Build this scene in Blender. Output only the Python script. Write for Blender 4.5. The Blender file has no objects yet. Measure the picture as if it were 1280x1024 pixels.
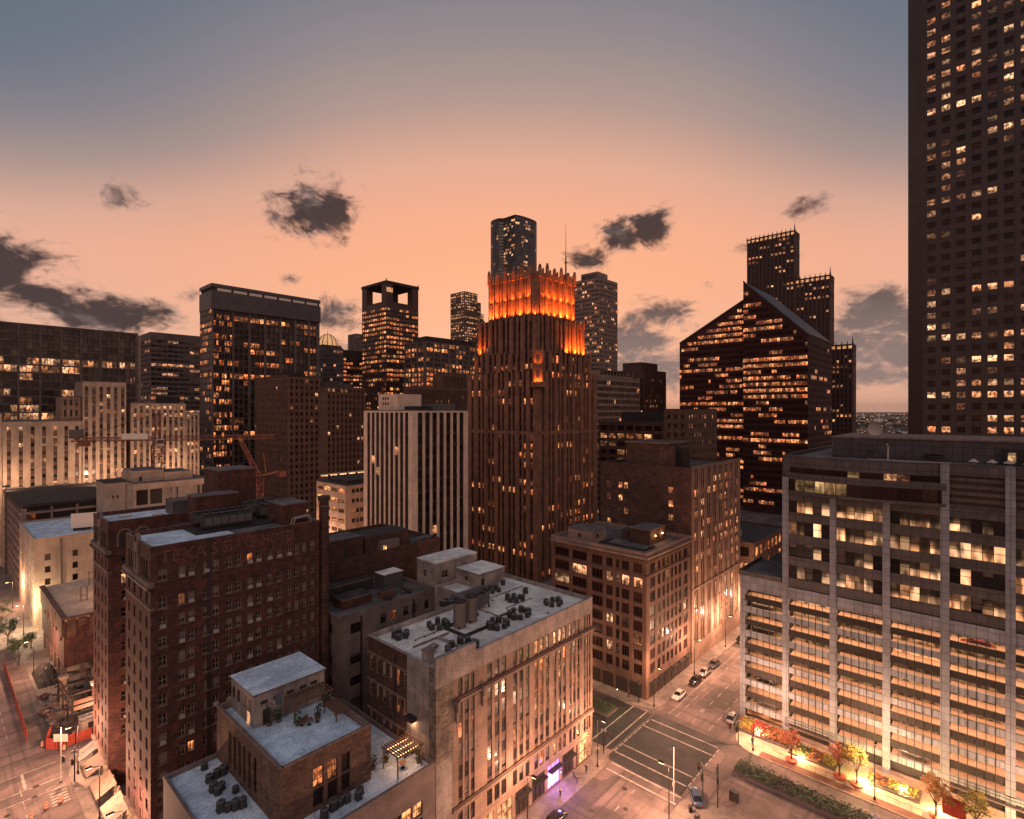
import bpy, bmesh, math, random
from mathutils import Vector, Matrix
R = math.radians
S = bpy.context.scene
COL = S.collection
rng = random.Random(7)

# ------------------------------------------------------------------ camera, sky, sun, exposure
# world axes follow the street grid: x runs along one street, y along the other, z up
cd = bpy.data.cameras.new("camera")
cam = bpy.data.objects.new("camera", cd); COL.objects.link(cam)
cam.location = (0, 0, 64); cam.rotation_euler = (R(90), 0, -math.atan2(.7397, .6729))
cd.sensor_width = 36; cd.lens = 18.85; cd.clip_start = .5; cd.clip_end = 60000
cd.shift_y = .0012
S.camera = cam
S.render.engine = 'CYCLES'
S.cycles.use_denoising = True
S.cycles.max_bounces = 6; S.cycles.diffuse_bounces = 3; S.cycles.glossy_bounces = 2
S.cycles.sample_clamp_indirect = 4
S.view_settings.view_transform = 'Standard'; S.view_settings.look = 'None'
S.view_settings.exposure = 0; S.view_settings.gamma = 1
FWD = math.atan2(.7397, .6729)      # compass bearing of the view, measured from +y towards +x

W = bpy.data.worlds.new("World"); S.world = W; W.use_nodes = True
class NT:
    """small helper that adds and links shader nodes"""
    def __init__(s, tree): s.t = tree; tree.nodes.clear()
    def n(s, kind, ins=None, **kw):
        nd = s.t.nodes.new(kind)
        for k, v in kw.items(): setattr(nd, k, v)
        for k, v in (ins or {}).items():
            if isinstance(v, bpy.types.NodeSocket): s.t.links.new(v, nd.inputs[k])
            else: nd.inputs[k].default_value = v
        return nd
    def m(s, op, a, b=0., c=None, clamp=False):
        nd = s.n('ShaderNodeMath', {0: a, 1: b}, operation=op, use_clamp=clamp)
        if c is not None:
            if isinstance(c, bpy.types.NodeSocket): s.t.links.new(c, nd.inputs[2])
            else: nd.inputs[2].default_value = c
        return nd.outputs[0]
    def ss(s, x, a, b, lo=0., hi=1.):
        return s.n('ShaderNodeMapRange', {0: x, 1: a, 2: b, 3: lo, 4: hi}, interpolation_type='SMOOTHSTEP').outputs[0]
    def mix(s, f, a, b, mode='MIX'):
        nd = s.n('ShaderNodeMix', data_type='RGBA', blend_type=mode)
        for i, v in ((0, f), (6, a), (7, b)):
            if isinstance(v, bpy.types.NodeSocket): s.t.links.new(v, nd.inputs[i])
            else: nd.inputs[i].default_value = v if i == 0 else (*v[:3], 1)
        return nd.outputs[2]
    def ramp(s, x, stops, interp='LINEAR'):
        nd = s.n('ShaderNodeValToRGB', {0: x}); cr = nd.color_ramp; cr.interpolation = interp
        while len(cr.elements) < len(stops): cr.elements.new(.5)
        for e, (p, c) in zip(cr.elements, stops): e.position = p; e.color = (*c, 1)
        return nd.outputs[0]
    def noise(s, vec, scale, detail=3., rough=.55, dims='3D'):
        return s.n('ShaderNodeTexNoise', {'Vector': vec, 'Scale': scale, 'Detail': detail, 'Roughness': rough}, noise_dimensions=dims).outputs[0]

def sky():
    T = NT(W.node_tree)
    d = T.n('ShaderNodeTexCoord').outputs['Generated']
    dr = T.n('ShaderNodeVectorRotate', {'Vector': d, 'Angle': FWD}, rotation_type='Z_AXIS').outputs[0]
    sp = T.n('ShaderNodeSeparateXYZ', {0: dr}).outputs
    az = T.m('MULTIPLY', T.m('ARCTAN2', sp[0], sp[1]), 57.2958)
    el = T.m('MULTIPLY', T.m('ARCSINE', sp[2]), 57.2958)
    a2 = T.m('POWER', T.m('DIVIDE', T.m('ABSOLUTE', az), 43.), 2.)
    bend = T.m('MULTIPLY', T.m('MINIMUM', a2, 2.3), T.m('MULTIPLY', 13.5, T.ss(el, 0., 24.)))
    e = T.m('ADD', T.m('ABSOLUTE', el), bend)
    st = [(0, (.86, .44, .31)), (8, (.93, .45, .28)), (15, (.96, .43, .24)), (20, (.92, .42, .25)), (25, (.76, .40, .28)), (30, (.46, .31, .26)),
          (35, (.30, .25, .255)), (40, (.195, .195, .225)), (47, (.11, .14, .18)), (56, (.075, .105, .15)), (66, (.22, .26, .33)), (90, (.42, .48, .58))]  # overhead stops, out of view, brightened to light the roofs
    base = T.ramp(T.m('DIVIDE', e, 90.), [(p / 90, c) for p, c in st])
    # paler towards the sides, low down
    pale = T.m('MULTIPLY', T.ss(T.m('ABSOLUTE', az), 12., 48.), T.ss(el, 26., 6.))
    base = T.mix(T.m('MULTIPLY', pale, .75), base, (.74, .43, .33))
    side = T.m('MULTIPLY', T.ss(T.m('ABSOLUTE', az), 14., 46.), T.ss(el, 12., 30.))
    base = T.mix(T.m('MULTIPLY', side, .6), base, (.115, .15, .205))
    # faint dusk light of the clear sky itself
    nis = T.n('ShaderNodeTexSky', sky_type='NISHITA', sun_disc=False, sun_elevation=R(2.0), sun_rotation=FWD)
    base = T.mix(1., base, T.mix(1., nis.outputs[0], (.012, .012, .014), 'MULTIPLY'), 'ADD')
    # clouds: soft banks at fixed bearings, broken up by noise
    vec = T.n('ShaderNodeCombineXYZ', {0: az, 1: T.m('MULTIPLY', el, 1.6), 2: 0.}).outputs[0]
    warp = T.n('ShaderNodeTexNoise', {'Vector': vec, 'Scale': .16, 'Detail': 3.}).outputs['Color']
    vec2 = T.n('ShaderNodeVectorMath', {0: vec, 1: T.n('ShaderNodeVectorMath', {0: warp, 3: 5.}, operation='SCALE').outputs[0]}, operation='ADD').outputs[0]
    fine = T.m('MULTIPLY_ADD', T.noise(vec2, .95, 6., .62), .38, T.m('MULTIPLY', T.noise(vec2, .34, 7., .58), .62))
    banks = [(-45.5, 11.2, 5.6, 3.0, 1.1), (-41, 9.2, 4.0, 1.9, .95), (-37.4, 8.2, 5.6, 1.9, 1.1), (-43.5, 6.6, 3, 1.5, .6), (-35.5, 5.9, 4.5, 1.0, .55), (-31.2, 10.4, 1.6, 1.0, .5), (-36.3, 18.2, 2.2, 1.5, .55),
             (-20.0, 19.3, 4.6, 3.0, 1.0), (-18.4, 21.2, 2.0, 1.8, .6), (-22.5, 12.8, 1.6, .8, .5), (-18.3, 9.5, 3.2, 2.2, .75), (-17.5, 6, 3.2, 2.2, .6),
             (7.9, 15.6, 2.6, 1.7, .85), (11.6, 17.7, 2.9, 2.0, .95), (14.2, 18.4, 2.8, 2.0, 1.0), (9.8, 19.3, 1.2, .7, .4),
             (20.0, 12.5, 1.1, .6, .5), (12.3, 7.4, 4.8, 3.4, .95), (16.0, 9.6, 3.6, 1.9, .85), (14, 4.2, 6.5, 2.6, .85), (18.6, 5.5, 3.5, 1.4, .6), (23.5, 15.6, 2.2, .9, .5), (28.4, 18.6, 2.4, 1.1, .6), (27.5, 14.3, 1.6, .7, .45),
             (34.4, 8.4, 4.8, 2.6, 1.05), (32.5, 6.0, 4.6, 2.2, 1.), (35.8, 5.1, 4.2, 2.0, 1.), (33.5, 3.1, 5., 1.5, .9)]
    den = None
    for a, b, ra, rb, k in banks:
        q = T.m('ADD', T.m('POWER', T.m('DIVIDE', T.m('SUBTRACT', az, a), ra), 2.), T.m('POWER', T.m('DIVIDE', T.m('SUBTRACT', el, b), rb), 2.))
        g = T.m('MULTIPLY', T.m('EXPONENT', T.m('MULTIPLY', q, -1.0)), k)
        den = g if den is None else T.m('MAXIMUM', den, g)
    den = T.m('MULTIPLY', T.ss(T.m('ADD', den, T.m('MULTIPLY', T.m('SUBTRACT', fine, .5), 2.3)), .26, .86), T.ss(den, .02, .22))
    lit = T.noise(vec2, .3, 4.)
    low = T.ss(el, 15., 4.)
    ccol = T.mix(T.ss(T.m('ADD', lit, T.m('MULTIPLY', T.m('SUBTRACT', den, .6), -.35)), .36, .74), (.032, .028, .034), (.25, .19, .185))
    ccol = T.mix(T.m('MULTIPLY', T.m('MULTIPLY', low, T.ss(az, -30., -8.)), .62), ccol, (.40, .29, .26))
    base = T.mix(T.m('MULTIPLY', den, .95), base, ccol)
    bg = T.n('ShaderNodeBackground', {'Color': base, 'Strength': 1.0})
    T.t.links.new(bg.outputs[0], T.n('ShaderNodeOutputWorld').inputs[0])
sky()

sl = bpy.data.lights.new("sun", 'SUN'); sl.energy = .55; sl.angle = R(40); sl.color = (1, .70, .54)
so = bpy.data.objects.new("sun", sl); COL.objects.link(so)
# very soft last light from over the photographer's right shoulder, low
so.rotation_euler = Vector((.60, .62, -.52)).to_track_quat('-Z', 'Y').to_euler()

# ------------------------------------------------------------------ materials
MATS = {}
def _new(name):
    m = bpy.data.materials.new(name); m.use_nodes = True; MATS[name] = m
    return NT(m.node_tree), m
def surf(name, c1, c2=None, scale=.35, rough=.8, bump=.0, grime=.35, streak=.3, brick=None, tile=None, metal=0., fine=6., road=False, seam=None):
    """weathered masonry, concrete, roofing or paint: two tones, broad stains, rain streaks, optional bricks or joints"""
    T, m = _new(name)
    o = T.n('ShaderNodeTexCoord').outputs['Object']
    c2 = c2 or tuple(v * .72 for v in c1)
    col = T.mix(T.ss(T.noise(o, scale, 6., .62), .34, .68), c1, c2)
    if brick or tile:
        sp = T.n('ShaderNodeSeparateXYZ', {0: o}).outputs
        v = T.n('ShaderNodeCombineXYZ', {0: T.m('ADD', sp[0], sp[1]), 1: sp[2], 2: 0.}).outputs[0]
        bw, bh, mort, cm = brick or tile
        b = T.n('ShaderNodeTexBrick', {'Vector': v, 'Color1': (.55, .55, .55, 1) if brick else (.86, .86, .86, 1), 'Color2': (1.25, 1.2, 1.15, 1) if brick else (1.08, 1.08, 1.08, 1), 'Mortar': (*cm, 1), 'Scale': 1., 'Mortar Size': mort, 'Brick Width': bw, 'Row Height': bh, 'Bias': -.15 if brick else 0.})
        if tile: b.offset = 0
        col = T.mix(1., col, b.outputs[0], 'MULTIPLY')
    if grime:
        g = T.noise(o, scale * .35 + .03, 5., .6)
        col = T.mix(T.m('MULTIPLY', T.ss(g, .42, .75), grime), col, tuple(v * .42 for v in c2))
    if streak:
        mp = T.n('ShaderNodeMapping', {'Vector': o, 'Scale': (1.6, 1.6, .09)}).outputs[0]
        col = T.mix(T.m('MULTIPLY', T.ss(T.noise(mp, 1., 4.), .5, .72), streak), col, tuple(v * .4 for v in c2))
    if road:        # patched repairs and worn wheel tracks along both street directions
        vo = T.n('ShaderNodeTexVoronoi', {'Vector': T.n('ShaderNodeMapping', {'Vector': o, 'Scale': (.09, .22, 1.)}).outputs[0], 'Scale': 1.}, distance='CHEBYCHEV').outputs['Color']
        k = T.n('ShaderNodeSeparateColor', {0: vo}).outputs[0]
        col = T.mix(T.m('MULTIPLY', T.m('GREATER_THAN', k, .78), .5), col, (.05, .04, .038))
        for sc in ((.03, .9, 1.), (.9, .03, 1.)):
            col = T.mix(T.m('MULTIPLY', T.ss(T.noise(T.n('ShaderNodeMapping', {'Vector': o, 'Scale': sc}).outputs[0], 1., 4.), .52, .68), .55), col, (.055, .044, .042))
    if seam:        # welded sheet seams and shallow ponding stains on a flat roof
        b = T.n('ShaderNodeTexBrick', {'Vector': o, 'Color1': (.93, .93, .93, 1), 'Color2': (1.06, 1.06, 1.06, 1), 'Mortar': (.62, .62, .64, 1), 'Scale': 1., 'Mortar Size': .035, 'Brick Width': seam[0], 'Row Height': seam[1]})
        col = T.mix(1., col, b.outputs[0], 'MULTIPLY')
        pd = T.noise(T.n('ShaderNodeVectorMath', {0: o, 1: (17., 5., 0.)}, operation='ADD').outputs[0], .22, 6., .7)
        col = T.mix(T.m('MULTIPLY', T.ss(pd, .52, .60), .55), col, tuple(v * .62 for v in c2))
        col = T.mix(T.m('MULTIPLY', T.m('SUBTRACT', T.ss(pd, .50, .52), T.ss(pd, .52, .545)), .5), col, tuple(v * .4 for v in c2))
    if fine:
        f = T.noise(o, fine, 3., .7)
        col = T.mix(1., col, T.ramp(f, [(.3, (.72, .72, .72)), (.7, (1.2, 1.2, 1.2))]), 'MULTIPLY')
    p = T.n('ShaderNodeBsdfPrincipled', {'Base Color': col, 'Roughness': rough, 'Metallic': metal})
    if bump:
        T.t.links.new(T.n('ShaderNodeBump', {'Height': T.noise(o, 4., 4.), 'Strength': bump, 'Distance': .05}).outputs[0], p.inputs['Normal'])
    T.t.links.new(p.outputs[0], T.n('ShaderNodeOutputMaterial').inputs[0]); return m
def plain(name, c, rough=.5, metal=0., emit=None, es=1.):
    T, m = _new(name)
    o = T.n('ShaderNodeTexCoord').outputs['Object']
    col = T.mix(T.noise(o, 3., 3.), tuple(v * .75 for v in c), tuple(min(1, v * 1.2) for v in c))
    ins = {'Base Color': col, 'Roughness': rough, 'Metallic': metal}
    p = T.n('ShaderNodeBsdfPrincipled', ins)
    if emit: p.inputs['Emission Color'].default_value = (*emit, 1); p.inputs['Emission Strength'].default_value = es
    T.t.links.new(p.outputs[0], T.n('ShaderNodeOutputMaterial').inputs[0]); return m
def glow(name, c, s):
    """lit shop or hall: uneven, with darker things standing in it"""
    T, m = _new(name); o = T.n('ShaderNodeTexCoord').outputs['Object']
    k = T.ss(T.noise(o, 1.1, 4., .6), .36, .62, .18, 1.35)
    p = T.n('ShaderNodeBsdfPrincipled', {'Base Color': (.1, .06, .04, 1), 'Roughness': .4, 'Emission Color': T.mix(k, (c[0], c[1] * .7, c[2] * .5), c), 'Emission Strength': T.m('MULTIPLY', k, s)})
    T.t.links.new(p.outputs[0], T.n('ShaderNodeOutputMaterial').inputs[0]); m.cycles.emission_sampling = 'NONE'; return m
def lit(name, ca, cb, strength, contrast=1., sx=2.0, sy=1.5, fall=0, soft=0):
    """a lit room seen through its window: each window has its own brightness, tint and half-hidden furniture"""
    T, m = _new(name)
    u = T.n('ShaderNodeSeparateXYZ', {0: T.n('ShaderNodeUVMap', uv_map='UVMap').outputs[0]}).outputs
    i = T.m('FLOOR', u[0]); x = T.m('FRACT', u[0]); y = u[1]
    wn = T.n('ShaderNodeTexWhiteNoise', {'W': i}, noise_dimensions='1D').outputs
    c = T.n('ShaderNodeSeparateColor', {0: wn['Color']}).outputs
    vec = T.n('ShaderNodeCombineXYZ', {0: T.m('MULTIPLY', x, sx), 1: T.m('MULTIPLY', y, sy), 2: T.m('MULTIPLY', i, 7.31)}).outputs[0]
    n = T.noise(vec, 1.3, 1.5, .5)
    pat = T.ss(n, .36, .62, .35 if soft else .14, 1.25)
    up = T.ss(T.m('ADD', y, T.m('MULTIPLY', T.m('SUBTRACT', c[1], .5), .8)), .05, .75, .45, 1.25)     # ceiling lamps light the upper room
    if fall:        # back wall lit from low down, the blind or ceiling above stays dark
        up = T.ss(T.m('ADD', y, T.m('MULTIPLY', T.m('SUBTRACT', c[1], .5), 1.0)), .35, .95, 1.15, .08)
    bl = T.m('MULTIPLY', T.m('LESS_THAN', T.m('FRACT', T.m('MULTIPLY', c[0], 7.3)), .38), T.m('GREATER_THAN', y, T.m('MULTIPLY_ADD', c[2], .7, .1)))
    pat = T.m('MULTIPLY', pat, T.m('SUBTRACT', 1., T.m('MULTIPLY', bl, .72)))        # half-drawn blinds
    st = T.m('MULTIPLY', T.m('MULTIPLY', pat, up), T.m('MULTIPLY_ADD', T.m('POWER', c[0], 1.4), 1.5 * contrast, .16))
    col = T.mix(T.m('MULTIPLY_ADD', c[2], .7, T.m('MULTIPLY', n, .45)), ca, cb)
    p = T.n('ShaderNodeBsdfPrincipled', {'Base Color': (.02, .014, .012, 1), 'Roughness': .25, 'Emission Color': col, 'Emission Strength': T.m('MULTIPLY', st, strength)})
    T.t.links.new(p.outputs[0], T.n('ShaderNodeOutputMaterial').inputs[0])
    m.cycles.emission_sampling = 'NONE'; return m
def glass(name, c, blind=(.1, .07, .06), frac=.2, rough=.12, spec=.5):
    """unlit window: dark reflecting glass, some with blinds down behind it"""
    T, m = _new(name)
    u = T.n('ShaderNodeSeparateXYZ', {0: T.n('ShaderNodeUVMap', uv_map='UVMap').outputs[0]}).outputs
    wn = T.n('ShaderNodeTexWhiteNoise', {'W': T.m('FLOOR', u[0])}, noise_dimensions='1D').outputs
    k = T.n('ShaderNodeSeparateColor', {0: wn['Color']}).outputs
    hang = T.m('MULTIPLY', T.m('LESS_THAN', k[0], frac), T.m('GREATER_THAN', u[1], T.m('MULTIPLY', k[1], .9)))
    col = T.mix(hang, T.mix(k[2], tuple(v * .5 for v in c), tuple(v * 1.5 for v in c)), blind)
    p = T.n('ShaderNodeBsdfPrincipled', {'Base Color': col, 'Roughness': T.m('MULTIPLY_ADD', k[1], .2, rough), 'Specular IOR Level': spec})
    T.t.links.new(p.outputs[0], T.n('ShaderNodeOutputMaterial').inputs[0]); return m

surf('brick_red', (0.133, 0.044, 0.035), (0.057, 0.021, 0.019), .7, .9, .25, .4, .25, brick=(.62, .24, .025, (1.0, .95, .9)))
surf('brick_brown', (0.123, 0.053, 0.038), (0.071, 0.030, 0.024), .5, .9, .25, .4, .3, brick=(.7, .26, .022, (.75, .7, .7)))
surf('brick_tan', (0.180, 0.095, 0.068), (0.108, 0.057, 0.043), .6, .9, .25, .4, .3, brick=(.62, .24, .02, (.8, .75, .7)))
surf('brick_pale', (.30, .22, .18), (.15, .11, .095), .45, .9, .25, .5, .35, brick=(.7, .3, .02, (.7, .65, .6)))
surf('stone_trim', (0.247, 0.154, 0.125), (0.142, 0.090, 0.075), .8, .85, .15, .4, .4)
surf('plaster', (.40, .31, .275), (.21, .165, .15), .35, .9, .1, .6, .45, fine=3.)
surf('plaster_gray', (0.230, 0.158, 0.141), (0.138, 0.098, 0.090), .3, .9, .1, .4, .35)
surf('limestone', (0.313, 0.186, 0.140), (0.202, 0.123, 0.094), .4, .85, .1, .4, .35)
surf('limestone_cream', (.47, .335, .255), (.33, .235, .18), .25, .85, .1, .25, .3)
surf('stone_brown', (0.145, 0.060, 0.041), (0.090, 0.038, 0.027), .3, .85, .1, .4, .4)
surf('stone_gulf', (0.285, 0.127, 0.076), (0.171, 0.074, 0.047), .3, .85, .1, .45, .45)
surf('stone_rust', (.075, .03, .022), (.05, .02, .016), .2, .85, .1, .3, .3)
surf('stone_mid', (0.162, 0.079, 0.056), (0.102, 0.050, 0.037), .3, .85, .1, .4, .35)
surf('white_pilaster', (.74, .53, .41), (.58, .41, .32), .2, .8, 0, .25, .3)
surf('concrete_gray', (0.145, 0.099, 0.095), (0.093, 0.064, 0.062), .2, .85, .1, .3, .3)
surf('concrete_pale', (0.306, 0.198, 0.166), (0.216, 0.143, 0.120), .2, .85, .1, .25, .3)
surf('metal_panel', (0.084, 0.070, 0.076), (0.060, 0.050, 0.055), .2, .55, 0, .2, .2)
surf('dark_panel', (.032, .02, .019), (.02, .013, .012), .2, .85, 0, .2, .1)
surf('granite_red', (.085, .03, .024), (.055, .02, .017), .3, .6, 0, .2, .2)
surf('granite_gray', (.062, .034, .031), (.040, .022, .020), .3, .6, 0, .25, .15, tile=(2.1, 3.9, .08, (.35, .33, .33)))
surf('garage_tile', (.24, .235, .275), (.165, .16, .185), .25, .6, .05, .3, .2, tile=(1.4, 1.25, .035, (.2, .18, .18)))
surf('garage_dark_tile', (0.079, 0.061, 0.066), (0.045, 0.034, 0.036), .3, .6, .05, .4, .2, tile=(1.4, 1.25, .05, (.22, .2, .2)))
surf('roof_white', (.92, .80, .71), (.64, .58, .55), .45, .9, .15, .42, 0, fine=3.5, seam=(9., 1.9))
surf('roof_blue', (.76, .83, .92), (.52, .58, .67), .35, .9, .15, .42, 0, fine=3.5, seam=(7., 1.6))
surf('roof_gray', (.17, .14, .135), (.085, .07, .068), .35, .9, .2, .5, 0, seam=(6., 1.2))
surf('roof_dark', (0.048, 0.035, 0.033), (0.024, 0.017, 0.017), .4, .9, .2, .4, 0)
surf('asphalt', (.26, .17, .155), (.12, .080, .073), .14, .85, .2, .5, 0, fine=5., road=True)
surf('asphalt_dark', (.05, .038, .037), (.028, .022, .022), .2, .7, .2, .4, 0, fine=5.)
surf('pavement', (.27, .20, .17), (.17, .125, .11), .4, .85, .1, .4, 0, fine=4.)
surf('pavement_tan', (.52, .38, .28), (.36, .25, .18), .5, .85, .1, .35, 0, fine=4.)
surf('pavement_red', (.22, .085, .06), (.13, .05, .04), .6, .85, .1, .4, 0, fine=4.)
surf('road_paint', (.55, .45, .38), (.26, .2, .175), 1.2, .8, 0, .5, 0)
surf('ground', (.085, .065, .06), (.04, .035, .033), .02, .95, 0, .5, 0, fine=.6)
surf('rust_steel', (.20, .06, .036), (.13, .04, .026), .6, .6, 0, .3, 0)
surf('fence_red', (.45, .06, .035), (.30, .04, .028), .6, .7, 0, .3, .2)
surf('dirt', (.16, .12, .095), (.08, .06, .05), .3, .95, .3, .4, 0)
plain('frame_dark', (.03, .02, .018), .5); plain('frame_pale', (.32, .22, .18), .6); plain('frame_tan', (.27, .18, .145), .6)
plain('black_metal', (.018, .014, .014), .55, .3); plain('steel', (.28, .23, .21), .4, .7); plain('tank_steel', (.26, .19, .165), .5, .5)
plain('unit_dark', (.03, .027, .03), .6); plain('unit_gray', (.10, .085, .082), .6); plain('unit_pale', (.38, .30, .26), .6)
plain('white_paint', (.65, .55, .48), .5); plain('timber', (.15, .07, .045), .7); plain('planter', (.11, .08, .07), .8)
plain('leaf_dark', (.03, .05, .022), .7); plain('leaf_mid', (.055, .075, .025), .7); plain('leaf_yellow', (.34, .24, .04), .6); plain('leaf_rust', (.33, .12, .05), .7); plain('bark', (.06, .042, .034), .9)
plain('flower', (.30, .28, .40), .7); plain('shrub_red', (.42, .07, .05), .7)
plain('car_white', (.62, .56, .52), .25); plain('car_silver', (.30, .27, .26), .25, .4); plain('car_black', (.018, .016, .018), .2); plain('car_red', (.11, .014, .012), .3); plain('car_gray', (.10, .095, .10), .25, .3); plain('car_blue', (.06, .08, .13), .25)
plain('tyre', (.015, .014, .014), .8); plain('car_glass', (.012, .011, .013), .08); plain('orange_plastic', (.60, .14, .04), .5)
plain('skin', (.38, .22, .15), .6); plain('cloth_dark', (.025, .022, .026), .9); plain('cloth_mid', (.12, .08, .08), .9); plain('cloth_pale', (.45, .38, .34), .9); plain('hair', (.02, .013, .01), .7)
plain('lamp_glow', (.8, .6, .4), .5, 0, (1, .55, .24), 14.); plain('lamp_white', (.8, .75, .6), .5, 0, (1, .82, .5), 20.); plain('bulb', (.8, .5, .3), .5, 0, (1, .42, .14), 6.)
plain('flood_orange', (.8, .3, .1), .5, 0, (1, .24, .03), 7.); plain('purple_glow', (.4, .2, .6), .5, 0, (.42, .16, 1.), 2.2); plain('purple_pale', (.6, .5, .8), .5, 0, (.80, .62, 1.), 1.7); plain('red_lens', (.5, .02, .01), .4, 0, (1, .05, .02), 3.); plain('green_lens', (.1, .4, .1), .4, 0, (.4, 1, .3), 3.)
plain('ceiling_lamp', (.8, .7, .5), .5, 0, (1, .66, .36), 3.0); plain('gold_dome', (.6, .4, .22), .35, .3, (1, .5, .2), .6)
for nm in ('ceiling_lamp', 'gold_dome', 'purple_pale'): MATS[nm].cycles.emission_sampling = 'NONE'
surf('bronze_glass', (.075, .016, .012), (.048, .011, .009), .05, .85, 0, .3, .1, fine=0)
lit('lit_warm', (1, .21, .05), (1, .52, .24), .98)
lit('lit_orange', (1, .14, .028), (1, .43, .155), 1.02)
lit('lit_pale', (1, .25, .075), (1, .56, .29), .95)
lit('lit_red', (1, .12, .025), (1, .42, .16), 1.05)
lit('lit_office', (1, .36, .13), (1, .56, .29), 1.25, .7, .8, .5, fall=1)
lit('deck_glow', (1, .38, .14), (1, .52, .24), .8, .6, 6., 1.6)
lit('lit_bright', (1, .48, .16), (1, .60, .28), 1.5, .3, 1.5, 1., soft=1)
glass('glass_matte', (.035, .009, .008), (.04, .015, .012), .1, .6, .1)
glass('glass', (.018, .010, .009)); glass('glass_blind', (.022, .014, .013), (.16, .12, .11), .5)
glass('glass_red', (.022, .007, .006), (.05, .02, .015), .12, .2, .25); glass('glass_blue', (.03, .028, .03), (.09, .08, .08), .25)
# ------------------------------------------------------------------ mesh helpers
WINS = []                 # every window waits here until it is known which ones show
class MB:
    def __init__(s): s.v = []; s.f = []; s.mi = []; s.mats = []; s.uv = None
    def mat(s, m):
        if m not in s.mats: s.mats.append(m)
        return s.mats.index(m)
    def quad(s, a, b, c, d, m): s.poly((a, b, c, d), m)
    def poly(s, pts, m):
        n = len(s.v); s.v.extend(tuple(p) for p in pts); s.f.append(tuple(range(n, n + len(pts)))); s.mi.append(s.mat(m))
    def box(s, x0, y0, z0, x1, y1, z1, m, top=None, bottom=True):
        p = [(x, y, z) for z in (z0, z1) for y in (y0, y1) for x in (x0, x1)]
        n = len(s.v); s.v.extend(p); i = s.mat(m)
        fs = [(0, 1, 5, 4), (1, 3, 7, 5), (3, 2, 6, 7), (2, 0, 4, 6), (4, 5, 7, 6)] + ([(0, 2, 3, 1)] if bottom else [])
        for k, f in enumerate(fs):
            s.f.append(tuple(n + q for q in f)); s.mi.append(s.mat(top) if (k == 4 and top) else i)
    def cyl(s, x, y, z0, z1, r0, r1, m, n=12, cap=True):
        b = len(s.v); i = s.mat(m)
        for z, r in ((z0, r0), (z1, r1)):
            for k in range(n): s.v.append((x + r * math.cos(2 * math.pi * k / n), y + r * math.sin(2 * math.pi * k / n), z))
        for k in range(n):
            s.f.append((b + k, b + (k + 1) % n, b + n + (k + 1) % n, b + n + k)); s.mi.append(i)
        if cap:
            s.f.append(tuple(b + n + k for k in range(n))); s.mi.append(i); s.f.append(tuple(b + n - 1 - k for k in range(n))); s.mi.append(i)
    def bar(s, a, b, r, m, n=5, r2=None):
        a = Vector(a); b = Vector(b); d = b - a
        if d.length < 1e-5: return
        q = d.to_track_quat('Z', 'Y'); i = s.mat(m); o = len(s.v); r2 = r if r2 is None else r2
        for p, rr in ((a, r), (b, r2)):
            for k in range(n):
                t = 2 * math.pi * (k + .5) / n; s.v.append(tuple(p + q @ Vector((rr * math.cos(t), rr * math.sin(t), 0))))
        for k in range(n): s.f.append((o + k, o + (k + 1) % n, o + n + (k + 1) % n, o + n + k)); s.mi.append(i)
        s.f.append(tuple(o + n + k for k in range(n))); s.mi.append(i); s.f.append(tuple(o + n - 1 - k for k in range(n))); s.mi.append(i)
    def prism(s, pts, z0, z1, m, top=None):
        n = len(pts); b = len(s.v); i = s.mat(m)
        s.v.extend((p[0], p[1], z0) for p in pts); s.v.extend((p[0], p[1], z1) for p in pts)
        for k in range(n): s.f.append((b + k, b + (k + 1) % n, b + n + (k + 1) % n, b + n + k)); s.mi.append(i)
        s.f.append(tuple(b + n + k for k in range(n))); s.mi.append(s.mat(top) if top else i)
        s.f.append(tuple(b + n - 1 - k for k in range(n))); s.mi.append(i)
    def extrude_y(s, prof, y0, y1, m, w1=None):
        """profile of (x, z) points swept along y"""
        n = len(prof); b = len(s.v); i = s.mat(m); q = w1 or prof
        s.v.extend((p[0], y0, p[1]) for p in prof); s.v.extend((p[0], y1, p[1]) for p in q)
        for k in range(n): s.f.append((b + k, b + (k + 1) % n, b + n + (k + 1) % n, b + n + k)); s.mi.append(i)
        s.f.append(tuple(b + n + k for k in range(n))); s.mi.append(i); s.f.append(tuple(b + n - 1 - k for k in range(n))); s.mi.append(i)
    def build(s, name, parent=None, smooth=False):
        me = bpy.data.meshes.new(name); me.from_pydata(s.v, [], s.f)
        for m in s.mats: me.materials.append(MATS[m])
        me.polygons.foreach_set('material_index', s.mi)
        if s.uv:
            l = me.uv_layers.new(name='UVMap'); l.data.foreach_set('uv', s.uv)
        if smooth: me.polygons.foreach_set('use_smooth', [True] * len(me.polygons))
        me.validate(); me.update()
        o = bpy.data.objects.new(name, me); COL.objects.link(o)
        if parent: o.parent = parent
        return o
def tag(o, label=None, cat=None, group=None, kind=None):
    if label: o['label'] = label
    if cat: o['category'] = cat
    if group: o['group'] = group
    if kind: o['kind'] = kind
    return o
def empty(name, label, cat, loc=(0, 0, 0), rz=0, group=None):
    o = bpy.data.objects.new(name, None); COL.objects.link(o); o.empty_display_size = .5
    o.location = loc; o.rotation_euler = (0, 0, rz); return tag(o, label, cat, group)
KIDS = {}
def copy_tree(o, loc=None, rz=None, label=None, group=None, parent=None):
    c = o.copy(); COL.objects.link(c)
    if parent: c.parent = parent
    if loc is not None: c.location = loc
    if rz is not None: c.rotation_euler = (0, 0, rz)
    if label: c['label'] = label
    if group: c['group'] = group
    for ch in [q for q in bpy.data.objects if q.parent == o] if o.name not in KIDS else KIDS[o.name]: copy_tree(ch, parent=c)
    return c
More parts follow.
